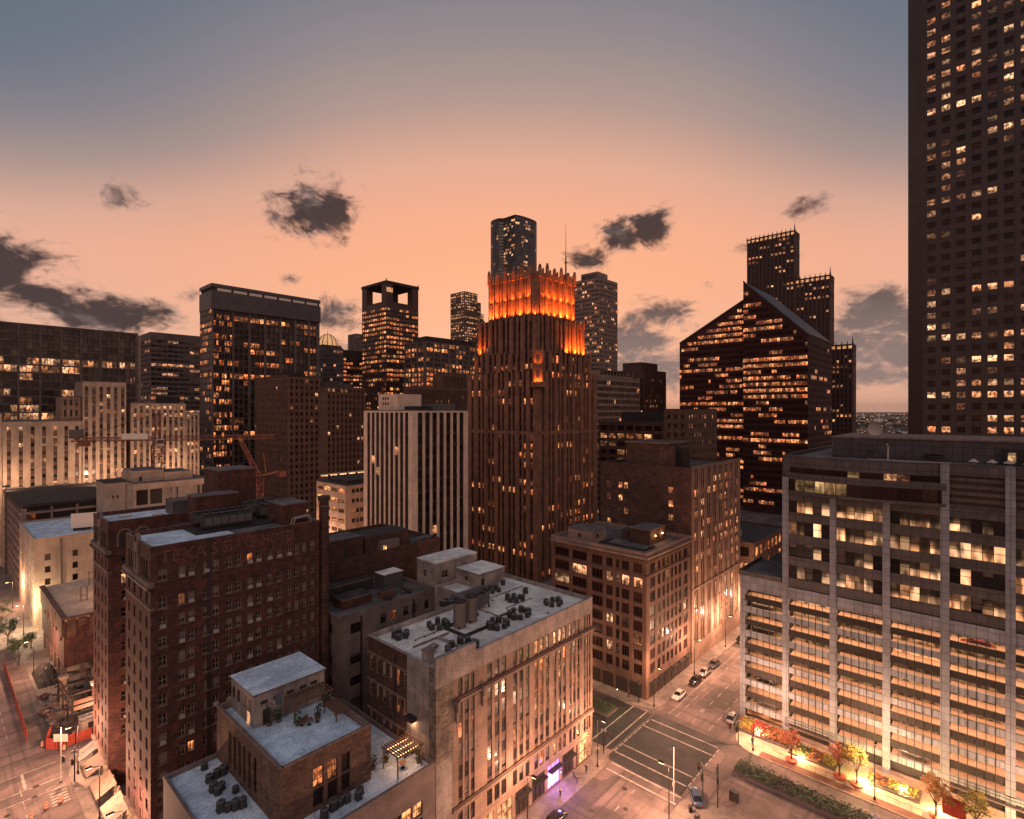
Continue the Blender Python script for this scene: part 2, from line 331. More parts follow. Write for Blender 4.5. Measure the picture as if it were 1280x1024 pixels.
def keep_kids(o):
    KIDS[o.name] = [q for q in bpy.data.objects if q.parent == o]
    for q in KIDS[o.name]: keep_kids(q)

def fit(items, total):
    k = total / sum(w for w, _ in items); return [(w * k, t) for w, t in items]
def bays(n, win, pier, end=None, total=None):
    e = pier if end is None else end
    l = [(e, 'p')]
    for i in range(n): l += [(win, 'w'), (pier if i < n - 1 else e, 'p')]
    return fit(l, total) if total else l
def floors(h, fh, wf=.55, base=0., top=0., bandevery=0):
    """rows from the ground up: base band, then sill + window per floor, then top band"""
    l = [(base, 'S')] if base else []
    n = max(1, int((h - base - top) / fh)); f = (h - base - top) / n
    for i in range(n):
        l += [(f * (1 - wf), 'S' if bandevery and i % bandevery == 0 else 's'), (f * wf, 'w')]
    return l + ([(top, 'S')] if top else [])
def runs(p, run=3, seed=0, vary=True):
    def f(nr, nc):
        g = random.Random(seed * 7919 + nr * 31 + nc); out = []
        for r in range(nr):
            rp = min(.97, p * (g.choice((.15, .5, .9, 1.3, 2.1)) if vary else 1)); row = []
            while len(row) < nc:
                on = g.random() < rp; row += [on] * g.randint(1, max(1, run))
            out.append(row[:nc])
        return out
    return f
WID = [0]
class Bld:
    def __init__(s, name, label, u, v, rot=0, cat='building', group=None):
        s.root = empty(name, label, cat, (u, v, 0), rot, group); s.mb = {}; s.u = u; s.v = v; s.frame = None; s.sill = None
    def p(s, part): return s.mb.setdefault(part, MB())
    def box(s, part, *a, **k): s.p(part).box(*a, **k)
    def win(s, pts, lit, glassm, inset=None, bars=None):
        WINS.append([s, pts, lit, glassm, bars])
    def facade(s, o, d, z0, cols, rows, pier, span=None, band=None, dw=.35, ds=.12, dp=0., dS=.0, lit=None, litm='lit_warm', gl='glass', part='wall', bars=None, keep=None, only=None):
        """one outside wall as a relief: piers, spandrels and bands stand at their own depths and every window is an opening with reveals"""
        span = span or pier; band = band or pier
        d = Vector((d[0], d[1], 0)).normalized(); n = Vector((d.y, -d.x, 0)); o = Vector((o[0], o[1], z0))
        xs = [0.]; zs = [0.]
        for w, _ in cols: xs.append(xs[-1] + w)
        for h, _ in rows: zs.append(zs[-1] + h)
        P = lambda i, j, dep: o + d * xs[i] + Vector((0, 0, zs[j])) + n * dep
        wc = [i for i, c in enumerate(cols) if c[1] == 'w']; wr = [j for j, r in enumerate(rows) if r[1] == 'w']
        on = lit(len(wr), len(wc)) if lit else None
        D = []
        for i, (w, kc) in enumerate(cols):
            cl = []
            for j, (h, kr) in enumerate(rows):
                if kr == 'S': c = (dS, band)
                elif kc == 'p': c = (dp, pier)
                elif kc == 'q': c = (dp * .5, pier)
                elif kr == 'w' and (only is None or only(wc.index(i), wr.index(j))): c = (-dw, 'W')
                elif kr == 'w': c = (0., pier)
                else: c = (-ds, span)
                cl.append(c)
            D.append(cl)
        m = s.p(part); nr = len(rows)
        for i in range(len(cols)):
            j = 0
            while j < nr:
                k = j
                while k + 1 < nr and D[i][k + 1] == D[i][j] and D[i][j][1] != 'W': k += 1
                dep, mt = D[i][j]
                if mt == 'W':
                    pts = [P(i, j, dep), P(i + 1, j, dep), P(i + 1, j + 1, dep), P(i, j + 1, dep)]
                    l = on[wr.index(j)][wc.index(i)] if on else False
                    s.win(pts, litm if l else None, gl, bars=bars)
                else: m.quad(P(i, j, dep), P(i + 1, j, dep), P(i + 1, k + 1, dep), P(i, k + 1, dep), mt)
                # horizontal step above
                if k + 1 < nr:
                    a, b = dep, D[i][k + 1][0]
                    if abs(a - b) > 1e-4:
                        mm = D[i][k + 1][1] if b > a else mt
                        if mm == 'W': mm = pier
                        q = (P(i, k + 1, a), P(i + 1, k + 1, a), P(i + 1, k + 1, b), P(i, k + 1, b)); m.quad(*q, mm)
                j = k + 1
            if i + 1 < len(cols):
                j = 0
                while j < nr:
                    a, b = D[i][j][0], D[i + 1][j][0]; k = j
                    while k + 1 < nr and D[i][k + 1] == D[i][j] and D[i + 1][k + 1] == D[i + 1][j]: k += 1
                    if abs(a - b) > 1e-4:
                        mm = D[i][j][1] if a > b else D[i + 1][j][1]
                        if mm == 'W': mm = pier
                        m.quad(P(i + 1, j, a), P(i + 1, j, b), P(i + 1, k + 1, b), P(i + 1, k + 1, a), mm)
                    j = k + 1
        bk = -dw - .02
        for j in range(nr):
            for i, ci in ((0, 0), (len(cols), -1)):
                a, mm = D[ci][j]
                if a > .001: m.quad(P(i, j, 0), P(i, j, a), P(i, j + 1, a), P(i, j + 1, 0), mm)
        for i in range(len(cols)):
            for j, cj in ((0, 0), (nr, -1)):
                a, mm = D[i][cj]
                if a > .001: m.quad(P(i, j, 0), P(i + 1, j, 0), P(i + 1, j, a), P(i, j, a), mm)
    def core(s, x0, y0, x1, y1, z0, z1, wallm, roofm, left=False, front=False, part='wall', roofpart='roof', inset=.0, par=0.):
        """the sides without windows and the roof; par = parapet height standing round the roof"""
        m = s.p(part); t = z1
        m.quad((x1, y0, z0), (x1, y1, z0), (x1, y1, t), (x1, y0, t), wallm); m.quad((x1, y1, z0), (x0, y1, z0), (x0, y1, t), (x1, y1, t), wallm)
        if left: m.quad((x0, y1, z0), (x0, y0, z0), (x0, y0, t), (x0, y1, t), wallm)
        if front: m.quad((x0, y0, z0), (x1, y0, z0), (x1, y0, t), (x0, y0, t), wallm)
        r = s.p(roofpart); rz = t - par if par else t
        w = .35
        if par:
            r.box(x0 + w, y0 + w, rz - .3, x1 - w, y1 - w, rz, roofm)
            q = s.p('parapet'); zb = rz - .6
            a = .04
            q.box(x0 - a, y0 - a, zb + .62, x1 + a, y0 + w, t + .06, wallm); q.box(x0 - a, y1 - w, zb + .62, x1 + a, y1 + a, t + .06, wallm)
            q.box(x0 - a, y0 + w, zb + .62, x0 + w, y1 - w, t + .06, wallm); q.box(x1 - w, y0 + w, zb + .62, x1 + a, y1 - w, t + .06, wallm)
        else: r.box(x0 - .05, y0 - .05, t - .02, x1 + .05, y1 + .05, t + .25, roofm)
    def block(s, x0, y0, x1, y1, z0, z1, cL, cR, rows, wallm, roofm, span=None, band=None, litL=None, litR=None, par=0., rowsR=None, **k):
        """a box-shaped volume with its left (facing -x) and right (facing -y) walls as facades"""
        fk = {q: k[q] for q in k if q in ('dw', 'ds', 'dp', 'dS', 'litm', 'gl', 'part', 'bars')}
        if cL: s.facade((x0, y1), (0, -1), z0, fit(cL, y1 - y0), rows, wallm, span, band, lit=litL, **fk)
        if cR: s.facade((x0, y0), (1, 0), z0, fit(cR, x1 - x0), rowsR or rows, wallm, span, band, lit=litR, **fk)
        s.core(x0, y0, x1, y1, z0, z1, wallm, roofm, left=not cL, front=not cR, par=par)
    def done(s):
        for k, m in s.mb.items():
            if m.f: m.build(k.split('#')[0], s.root)
        s.mb = {}
    def text(s, body, size, loc, d, m, part='sign_lettering', extr=.03):
        cu = bpy.data.curves.new(part, 'FONT'); cu.body = body; cu.size = size; cu.extrude = extr; cu.align_x = 'LEFT'
        o = bpy.data.objects.new(part, cu); COL.objects.link(o)
        bpy.context.view_layer.update()
        me = bpy.data.meshes.new_from_object(o.evaluated_get(bpy.context.evaluated_depsgraph_get())); bpy.data.objects.remove(o)
        me.materials.clear(); me.materials.append(MATS[m])
        t = bpy.data.objects.new(part, me); COL.objects.link(t); t.parent = s.root
        t.location = loc; t.rotation_euler = (R(90), 0, math.atan2(d[1], d[0])); return t
BL = []
def B(*a, **k):
    b = Bld(*a, **k); BL.append(b); return b

def win_mesh(ws, frames=False):
    m = MB(); m.uv = []
    for b, pts, l, g, bars in ws:
        WID[0] += 1; i = WID[0] % 4000
        m.poly(pts, l or g); m.uv += [i + .002, 0., i + .998, 0., i + .998, 1., i + .002, 1.]
        if frames and bars:
            f = frame_mesh(pts, bars); n = len(m.v); k = m.mat(bars[0]); m.v += f.v; m.f += [tuple(n + q for q in t) for t in f.f]; m.mi += [k] * len(f.f); m.uv += [0.] * (2 * sum(len(t) for t in f.f))
    return m
def frame_mesh(pts, bars):
    """sash frame: border, meeting rail and mullions standing just proud of the glass"""
    fm, nv, nh, t = bars; m = MB()
    a, b, c, e = [Vector(p) for p in pts]; ux = (b - a); w = ux.length; ux.normalize(); uz = (e - a); h = uz.length; uz.normalize(); n = ux.cross(uz) * .05
    def strip(x0, z0, x1, z1):
        q = [a + ux * x + uz * z for x, z in ((x0, z0), (x1, z0), (x1, z1), (x0, z1))]; k = [p + n for p in q]
        m.quad(*k, fm)
        for i in range(4): m.quad(q[i], q[(i + 1) % 4], k[(i + 1) % 4], k[i], fm)
    strip(0, 0, w, t); strip(0, h - t, w, h); strip(0, t, t, h - t); strip(w - t, t, w, h - t)
    for i in range(1, nv): strip(w * i / nv - t * .4, t, w * i / nv + t * .4, h - t)
    for i in range(1, nh):
        z = h * i / nh - t * .4
        for k in range(nv): strip(w * k / nv + (t * .4 if k else t), z, w * (k + 1) / nv - (t * .4 if k < nv - 1 else t), z + t * .8)
    return m
def finish_windows():
    """the hundred windows that show largest on each building become parts; the rest of them one part"""
    for b in BL: b.done()
    bpy.context.view_layer.update(); dg = bpy.context.evaluated_depsgraph_get()
    C = cam.matrix_world; Ci = C.inverted(); eye = C.translation; per = {}
    for w in WINS:
        b, pts = w[0], w[1]; M = b.root.matrix_world
        wp = [M @ Vector(p) for p in pts]; c = sum(wp, Vector()) / 4; q = Ci @ c; area = 0
        if q.z < -1:
            x, y = q.x / -q.z, q.y / -q.z; nrm = (wp[1] - wp[0]).cross(wp[3] - wp[0])
            if abs(x) < .965 and abs(y) < .775:
                dv = c - eye; L = dv.length; fac = -nrm.dot(dv) / L
                if fac > 0:
                    area = fac / (L * L)
                    hit = S.ray_cast(dg, eye, dv / L, distance=L - .6)
                    if hit[0]: area *= .001
        per.setdefault(id(b), []).append((area, w))
    for b in BL:
        l = per.get(id(b), [])
        if not l: continue
        l.sort(key=lambda t: -t[0]); top = [w for a, w in l[:100] if a > 1e-9]; rest = [w for a, w in l[len(top):]]
        for w in top:
            o = win_mesh([w]).build('window', b.root)
            if w[4]:
                frame_mesh(w[1], w[4]).build('frame', o)
                if b.sill:
                    p0, p1 = Vector(w[1][0]), Vector(w[1][1]); ux = (p1 - p0).normalized(); n = Vector((ux.y, -ux.x, 0)); m = MB()
                    q = [p0 - ux * .12, p1 + ux * .12, p1 + ux * .12 + n * .34, p0 - ux * .12 + n * .34]
                    m.poly([v + Vector((0, 0, -.01)) for v in q], b.sill); m.poly([v + Vector((0, 0, -.14)) for v in reversed(q)], b.sill)
                    for i in range(4): a, c = q[i], q[(i + 1) % 4]; m.poly([a + Vector((0, 0, -.14)), c + Vector((0, 0, -.14)), c + Vector((0, 0, -.01)), a + Vector((0, 0, -.01))], b.sill)
                    m.build('sill', o)
                    if WID[0] % 3 == 0:
                        a = MB(); c = (p0 + p1) / 2 + n * .3; i2 = ux * .33; j2 = n * .26
                        pr = [c - i2 - j2, c + i2 - j2, c + i2 + j2, c - i2 + j2]; a.prism([(v.x, v.y) for v in reversed(pr)], p0.z + .01, p0.z + .45, 'unit_pale'); a.build('air_conditioner', o)
        if rest:
            tag(win_mesh(rest, True).build('window_rows', b.root), kind='stuff')
# ------------------------------------------------------------------ the ground, streets and pavements
def struct(name, mb): return tag(mb.build(name), kind='structure')
def rounded(x0, y0, x1, y1, r, n=6):
    pts = []
    for cx, cy, a in ((x1 - r, y0 + r, -90), (x1 - r, y1 - r, 0), (x0 + r, y1 - r, 90), (x0 + r, y0 + r, 180)):
        for k in range(n + 1):
            t = R(a + 90 * k / n); pts.append((cx + r * math.cos(t), cy + r * math.sin(t)))
    return pts
g = MB(); g.quad((-30000, -30000, -.06), (30000, -30000, -.06), (30000, 30000, -.06), (-30000, 30000, -.06), 'ground'); struct('ground', g)
g = MB(); g.quad((-200, -160, 0), (900, -160, 0), (900, 700, 0), (-200, 700, 0), 'asphalt'); struct('road', g)
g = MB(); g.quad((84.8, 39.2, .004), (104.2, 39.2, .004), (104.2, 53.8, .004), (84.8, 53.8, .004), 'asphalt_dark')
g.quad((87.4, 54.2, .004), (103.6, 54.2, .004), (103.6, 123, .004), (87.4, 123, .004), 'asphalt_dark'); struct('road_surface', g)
for i, (x0, y0, x1, y1, r, m) in enumerate([(17.2, 52.4, 87, 125, 4.5, 'pavement'), (104, 54, 192, 125, 4.5, 'pavement'), (104, -150, 192, 38.6, 5, 'pavement_tan'), (20, -150, 87, 38.6, 4, 'pavement'),
                                        (104, 141, 192, 222, 4, 'pavement'), (17.2, 141, 87, 300, 4, 'pavement'), (-190, 141, -2, 300, 4, 'pavement'), (-190, 52, -2, 124, 4, 'pavement'),
                                        (209, -150, 300, 38.6, 4, 'pavement'), (209, 54, 300, 125, 4, 'pavement'), (209, 141, 300, 222, 4, 'pavement'), (104, 240, 192, 330, 4, 'pavement')]):
    g = MB(); g.prism(rounded(x0, y0, x1, y1, r), -.02, .15, m); struct('pavement', g)
# pavement paving joints and the red strip along the kerb by the garage
g = MB(); g.box(104.15, -60, .148, 105.9, 33, .156, 'pavement_red'); struct('pavement_strip', g)
g = MB(); P_ = 'road_paint'
def line(x0, y0, x1, y1, z=.009): g.quad((x0, y0, z), (x1, y0, z), (x1, y1, z), (x0, y1, z), P_)
for x in (101.5, 98.5, 90.3, 87.4): line(x, 39.6, x + .28, 53.4)
for y in (53.55, 39.15):
    for k in range(8): line(87.7 + k * 1.75, y, 87.7 + k * 1.75 + 1.3, y + .22)
for x in (82.2, 84.2): line(x, 39, x + .35, 52.1)
for y in (55.4, 58.6): line(87.4, y, 103.6, y + .25)
for k in range(24): line(20 + k * 2.6, 45.5, 21.2 + k * 2.6, 45.62) if k % 2 else None
for k in range(40):
    x = 106 + k * 4.5
    for y in (43.0, 46.6, 50.0): line(x, y, x + 2.2, y + .12)
line(106, 51.6, 190, 51.7)
for x in (-1.2, 5., 11.): 
    for k in range(44): line(x, 143 + k * 4, x + .12, 145.2 + k * 4)
    for k in range(16): line(x, 60 + k * 4, x + .12, 62.2 + k * 4)
for y in (118.2, 121.3, 127.2): line(-40, y, 16.5, y + .2)
line(2, 110, 2.4, 117.6); line(11.5, 121.8, 11.9, 127.2); line(-4, 104.4, 16, 104.7); line(-4, 107, 16, 107.3)
for k in range(5): line(14.2 + k * .0, 113.2 + k * .9, 16.4, 113.6 + k * .9)
struct('road_markings', g)
g = MB()
for x, y, r in ((80, 47, .45), (76, 44.5, .4), (72, 48.4, .4), (67, 46, .4), (95, 46, .4), (112, 47, .45), (118, 44.2, .4), (126, 45.6, .45), (13, 121.5, .45), (9, 116, .4), (6, 111, .45), (12.5, 118.4, .4)):
    g.cyl(x, y, .0, .014, r, r, 'frame_dark', 14)
struct('road_manhole_covers', g)
# the flat city running out to the horizon, thousands of roofs and lights nobody could count
g = MB(); q = random.Random(3)
for i in range(5200):
    D = 900 * (14 ** q.random()); a = FWD + R(q.uniform(-52, 52)); w = q.uniform(8, 40); h = q.choice((4, 6, 8, 12, 16))
    if D > 5000: w *= 2
    x = D * math.sin(a); y = D * math.cos(a); m = q.choice(('concrete_pale', 'roof_gray', 'roof_dark', 'stone_mid', 'leaf_dark', 'leaf_dark', 'roof_white'))
    g.box(x, y, 0, x + w, y + w * q.uniform(.4, 1.4), h, m, bottom=False)
    if q.random() < .5:
        z = h + q.uniform(.5, 4); s = .9 * D / 1500; g.box(x, y, z, x + s, y + s, z + s, q.choice(('lamp_far', 'lamp_far', 'lamp_far_white')))
plain('lamp_far', (.8, .5, .3), .5, 0, (1, .5, .25), 1.6); plain('lamp_far_white', (.8, .6, .5), .5, 0, (1, .75, .55), 1.8)
for nm in ('lamp_far', 'lamp_far_white'): MATS[nm].cycles.emission_sampling = 'NONE'
tag(g.build('distant_city'), kind='stuff')

# ------------------------------------------------------------------ near buildings
# --- tall brick hotel, two street wings with a light court between them
b = B('brick_hotel', 'dark red brick hotel with two street wings, faded painted letters and rooftop chillers', 21., 86.)
w, d, Hh = 24.6, 36.5, 45.2; b.sill = 'stone_trim'
SB = ('frame_tan', 2, 2, .09)
xs = [.9, 2.7, 2.9, 4.0]  # readable only with the list below
# right wall: pairs of sash windows between brick, widths in metres
cR = [(1.0, 'p'), (1.25, 'w'), (1.55, 'p'), (1.0, 'w'), (.35, 'p'), (1.0, 'w'), (1.25, 'p'), (1.0, 'w'), (.45, 'p'), (1.0, 'w'), (1.1, 'p'), (1.05, 'w'), (.45, 'p'), (1.05, 'w'), (.9, 'p'), (1., 'w'), (.45, 'p'), (1., 'w'), (1.0, 'p'), (1., 'w'), (.7, 'p'), (1., 'w'), (.9, 'p'), (.9, 'w'), (.5, 'p'), (.9, 'w'), (.7, 'p'), (.8, 'w'), (.8, 'p'), (.8, 'w'), (1., 'p')]
rows = [(4.2, 's')]
for i in range(13): rows += [(1.5, 'w'), (1.16, 's')]
rows[-1] = (.75, 's'); rows += [(.28, 'S'), (1.3, 's'), (1.55, 'w'), (3.2, 's')]
tot = sum(r[0] for r in rows); rows = fit(rows, Hh)
b.facade((0, 0), (1, 0), 0, fit(cR, w), rows, 'brick_red', dw=.22, ds=0, dS=.06, lit=runs(.035, 1, 12), litm='lit_orange', gl='glass_blind', bars=SB)
def wing(y0, y1):
    n = 4; L = y1 - y0
    cl = fit([(1.1, 'p'), (.95, 'w'), (1.55, 'p'), (.95, 'w'), (1.75, 'p'), (.95, 'w'), (1.55, 'p'), (.95, 'w'), (1.1, 'p')], L)
    rw = [(5.2, 's')]
    for i in range(11): rw += [(1.55, 'w'), (1.11, 's')]
    rw = fit(rw, 36.5)
    b.facade((0, y1), (0, -1), 0, cl, rw, 'brick_red', dw=.25, ds=0, lit=runs(.03, 1, int(y0) + 5), litm='lit_warm', gl='glass_red', bars=('frame_tan', 2, 2, .08))
    # cornice, attic with tall round-headed windows and the stone centrepiece
    m = b.p('cornice')
    m.box(-.10, y0 - .08, 36.5, .5, y1 + .06, 36.85, 'stone_trim'); m.box(-.06, y0, 39.1, .3, y1, 39.4, 'brick_red')
    m.box(-.55, y0 - .4, 39.4, .4, y1 + .35, 39.75, 'frame_dark'); m.box(-.42, y0 - .3, 39.75, .4, y1 + .25, 40.45, 'stone_trim')
    b.facade((0, y1), (0, -1), 36.85, fit([(1.1, 'p'), (.95, 'w'), (1.55, 'p'), (.95, 'w'), (1.75, 'p'), (.95, 'w'), (1.55, 'p'), (.95, 'w'), (1.1, 'p')], L), [(.4, 's'), (1.5, 'w'), (.65, 's')], 'brick_red', dw=.25, ds=0, gl='glass_red')
    aw = fit([(1.2, 'p'), (.62, 'w'), (.4, 'p'), (.62, 'w'), (.4, 'p'), (.62, 'w'), (.55, 'p'), (1.7, 'p'), (.55, 'p'), (.62, 'w'), (.4, 'p'), (.62, 'w'), (.4, 'p'), (.62, 'w'), (1.2, 'p')], L)
    b.facade((0, y1), (0, -1), 40.45, aw, [(.3, 's'), (2.5, 'w'), (1.95, 's')], 'brick_brown', dw=.3, ds=0, gl='glass')
    yc = (y0 + y1) / 2; q = b.p('stone_centrepiece')
    prof = [(-.95, 40.45), (.95, 40.45), (.95, 45.0), (.75, 45.6), (.4, 46.1), (0, 46.3), (-.4, 46.1), (-.75, 45.6), (-.95, 45.0)]
    n0 = len(q.v); q.v.extend((-.28, yc - p[0], p[1]) for p in prof); q.v.extend((.25, yc - p[0], p[1]) for p in prof); i = q.mat('stone_trim'); k = len(prof)
    q.f.append(tuple(n0 + j for j in range(k))); q.mi.append(i); q.f.append(tuple(n0 + k + k - 1 - j for j in range(k))); q.mi.append(i)
    for j in range(k): q.f.append((n0 + (j + 1) % k, n0 + j, n0 + k + j, n0 + k + (j + 1) % k)); q.mi.append(i)
    q.box(-.36, yc - .42, 41.2, -.27, yc + .42, 43.6, 'frame_dark'); q.box(-.42, yc - .5, 45.1, -.2, yc + .5, 45.9, 'frame_dark')
    # round heads over the attic windows
    x = 0
    for wd, kc in aw:
        if kc == 'w':
            yy = y1 - x - wd / 2; a = b.p('arch_head#%.2f' % yy)
            for s_ in range(6):
                t0, t1 = math.pi * s_ / 6, math.pi * (s_ + 1) / 6
                for r0, r1, mt in ((0, .31, 'frame_dark'), (.31, .45, 'stone_trim')):
                    a.quad((-.05, yy + r1 * math.cos(t0), 43.25 + r1 * math.sin(t0)), (-.05, yy + r0 * math.cos(t0), 43.25 + r0 * math.sin(t0)), (-.05, yy + r0 * math.cos(t1), 43.25 + r0 * math.sin(t1)), (-.05, yy + r1 * math.cos(t1), 43.25 + r1 * math.sin(t1)), mt)
        x += wd
    # stone lintel keys and corner quoins
wing(0, 13.2); wing(25, 36.5)
# corner quoins on the right wall
q = b.p('corner_brickwork')
for k in range(40):
    z = 4.5 + k * .9
    q.box(.0, -.03, z, .6 if k % 2 else .35, -.001, z + .3, 'brick_brown')
cw = [(1.4, 'p'), (1.1, 'w'), (1.6, 'p'), (1.1, 'w'), (1.6, 'p'), (1.1, 'w'), (1.4, 'p')]
crow = [(8, 's')]
for i in range(11): crow += [(1.5, 'w'), (1.16, 's')]
crow = fit(crow + [(4.6, 's')], Hh)
b.facade((0, 25), (1, 0), 0, fit(cw, 12), crow, 'brick_red', dw=.2, ds=0, lit=runs(.06, 1, 77), litm='lit_warm', gl='glass_red', bars=('frame_tan', 2, 2, .08))
b.facade((12, 25), (0, -1), 0, fit(cw, 11.8), crow, 'brick_red', dw=.2, ds=0, lit=runs(.05, 1, 78), litm='lit_warm', gl='glass_red')
m = b.p('wall'); m.quad((12, 13.2, 0), (0, 13.2, 0), (0, 13.2, Hh), (12, 13.2, Hh), 'brick_red'); m.quad((w, 0, 0), (w, d, 0), (w, d, Hh), (w, 0, Hh), 'brick_red'); m.quad((w, d, 0), (0, d, 0), (0, d, Hh), (w, d, Hh), 'brick_red')
# two big round-headed windows on the court side
for xc in (2.3, 4.9):
    m = b.p('court_arch#%.1f' % xc)
    for s_ in range(8):
        t0, t1 = math.pi * s_ / 8, math.pi * (s_ + 1) / 8
        for r0, r1, mt in ((0, .8, 'frame_dark'), (.8, 1.1, 'stone_trim')):
            m.quad((xc - r1 * math.cos(t0), 24.93, 42.8 + r1 * math.sin(t0)), (xc - r0 * math.cos(t0), 24.93, 42.8 + r0 * math.sin(t0)), (xc - r0 * math.cos(t1), 24.93, 42.8 + r0 * math.sin(t1)), (xc - r1 * math.cos(t1), 24.93, 42.8 + r1 * math.sin(t1)), mt)
    m.box(xc - .8, 24.93, 40.8, xc + .8, 24.97, 42.8, 'frame_dark')
    for x in (xc - 1.1, xc + .8): m.box(x, 24.92, 40.8, x + .3, 24.97, 42.8, 'stone_trim')
r = b.p('roof')
r.box(.3, .3, 44.3, 12.2, 13, 44.6, 'roof_blue'); r.box(.3, 25.2, 44.3, 12.2, d - .3, 44.6, 'roof_blue'); r.box(12.2, .3, 44.3, w - .3, d - .3, 44.62, 'roof_gray')
q = b.p('parapet')
for x0, y0, x1, y1 in ((.0, 0, .3, 13.2), (.3, 0, w, .3), (0, 25, .3, d), (.3, d - .3, w, d), (.3, 12.9, 12.2, 13.2), (.3, 25, 12.2, 25.3), (12, 13.2, 12.3, 25), (w - .3, .3, w, d - .3)): q.box(x0 - .03, y0 - .03, 44.6, x1 + .03, y1 + .03, 45.3, 'brick_red', top='stone_trim')
b.box('drain_recess', 7.05, -.07, 3, 7.5, -.005, 45.2, 'frame_dark')
q = b.p('belt_course'); q.box(.8, -.08, 40.05, w, -.002, 40.3, 'brick_brown')
# the old sign painted on the brick, its words broken by the drain
surf('faded_paint', (.21, .085, .068), (.10, .042, .035), 1.1, .95, .1, .7, .6)
for tx, x, sx in (('TEXA', 1.0, .98), ('S', 7.62, .85), ('STATE', 9.2, .66), ('HOTEL', 14.9, .72)): b.text(tx, 2.5, (x, -.025, 42.8), (1, 0), 'faded_paint', extr=.008).scale.x = sx
# ground floor shopfronts under the wings
q = b.p('shopfront')
for k in range(9):
    y = .6 + k * 4.0; q.box(-.18, y, .3, -.02, y + .7, 4.6, 'stone_trim'); q.box(-.12, y + .8, .5, -.03, y + 3.6, 3.9, 'lit_shop' if k in (1, 2, 4, 6) else 'frame_dark')
q.box(-.35, .1, 4.6, -.01, 13.2, 5.0, 'stone_trim'); q.box(-.35, 25, 4.6, -.01, d, 5.0, 'stone_trim')
glow('lit_shop', (1, .48, .22), .8)

# --- white-roofed loft building
b = B('loft_building', 'pale stone loft building with a broad white roof, ornate cornice and purple-lit shop', 46.4, 56.)
u0 = 46.4
wx = [(50.9, 51.6, 52.0), ]
trip = lambda a: [(x - u0) for x in a]
wl = [(50.4, 51.2), (51.6, 52.4), (52.8, 53.5), (56.1, 57.1), (57.7, 58.7), (59.2, 60.2), (61.8, 62.7), (63.3, 64.2), (64.8, 65.7), (67.0, 67.9), (68.4, 69.3), (69.9, 70.8), (72.0, 72.8), (73.4, 74.2), (74.7, 75.5), (76.5, 77.2), (77.7, 78.4), (78.9, 79.6), (81.0, 81.5), (81.8, 82.3), (82.6, 83.1)]
def cols_from(wl, u0, u1, thin=.75):
    c = []; x = u0
    for a, e in wl: c += [(a - x, 'q' if a - x < thin else 'p'), (e - a, 'w')]; x = e
    return c + [(u1 - x, 'p')]
cw = cols_from(wl, 49.4, 83.7)
LB = ('frame_dark', 1, 2, .07)
def litw(cells):
    def f(nr, nc):
        o = [[False] * nc for _ in range(nr)]
        for r, c in cells:
            if r < nr and c < nc: o[r][c] = True
        return o
    return f
# main storeys, then the attic row over the cornice
rw = [(9.2, 's')]
rw = [(.6, 's'), (1.75, 'w')] + [(.82, 's'), (2.26, 'w')] * 4 + [(.25, 's')]
rw = fit(rw, 14.4)
b.facade((3, 0), (1, 0), 9.0, cw, rw, 'limestone', 'stone_mid', dw=.12, ds=.06, dp=.05, lit=litw([(1, 6), (1, 7), (1, 8), (2, 9), (2, 10), (2, 11), (2, 15), (2, 16), (2, 17), (3, 9), (3, 10), (3, 11), (4, 9), (4, 10), (4, 11), (3, 13), (4, 14), (3, 0), (3, 2)]), litm='lit_orange', gl='glass_blind', bars=LB)
b.facade((3, 0), (1, 0), 24.0, cw, [(.3, 's'), (2.1, 'w'), (.2, 's')], 'limestone', 'stone_mid', dw=.12, ds=.03, dp=0, lit=litw([(0, 9), (0, 10), (0, 11), (0, 12), (0, 13), (0, 15)]), litm='lit_warm', gl='glass', bars=LB)
mz = [(x - .05, y + .05) for x, y in wl]
b.facade((3, 0), (1, 0), 5.0, cols_from(mz, 49.4, 83.7), [(.5, 's'), (2.3, 'w'), (.5, 's')], 'limestone', dw=.14, ds=0, dp=.03, lit=litw([(0, 12), (0, 13), (0, 14), (0, 10)]), litm='lit_warm', gl='glass_blind', bars=LB)
m = b.p('cornice')
m.box(2.9, -.3, 8.3, 37.4, .0, 8.6, 'limestone'); m.box(2.9, -.2, 8.62, 37.4, .0, 8.98, 'stone_mid'); m.box(3.0, -.38, 23.4, 37.5, .0, 23.68, 'limestone'); m.box(3.0, -.22, 23.7, 37.4, 0, 23.98, 'stone_mid')
for k in range(84): m.box(3.2 + k * .41, -.26, 8.06, 3.42 + k * .41, -.04, 8.28, 'limestone')
for k in range(84): m.box(3.2 + k * .41, -.33, 23.16, 3.4 + k * .41, -.17, 23.38, 'limestone')
for x, z in ((3.55, 22.2), (8.6, 22.6), (33.6, 22.6)):       # carved cartouches
    m.cyl(x, -.35, z, z + 1.5, .28, .45, 'stone_trim', 8); m.box(x - .18, -.42, z - 1.6, x + .18, -.17, z, 'stone_trim')
m = b.p('wall')
m.box(3, -.02, 26.62, 37.3, .4, 29.2, 'plaster'); m.box(.0, -.02, 16.4, 2.98, .4, 26.5, 'brick_pale'); m.box(.0, -.02, 26.52, 2.98, .4, 29.2, 'plaster'); m.box(0, -.02, 0, 2.98, .4, 16.38, 'plaster')
m.box(-.02, 1.5, 0, .4, 6.4, 29.2, 'plaster'); m.box(-.02, .42, 0, .4, 1.48, 29.2, 'brick_pale')
m.box(0, -.1, 29.25, 7.3, .6, 30.6, 'plaster')
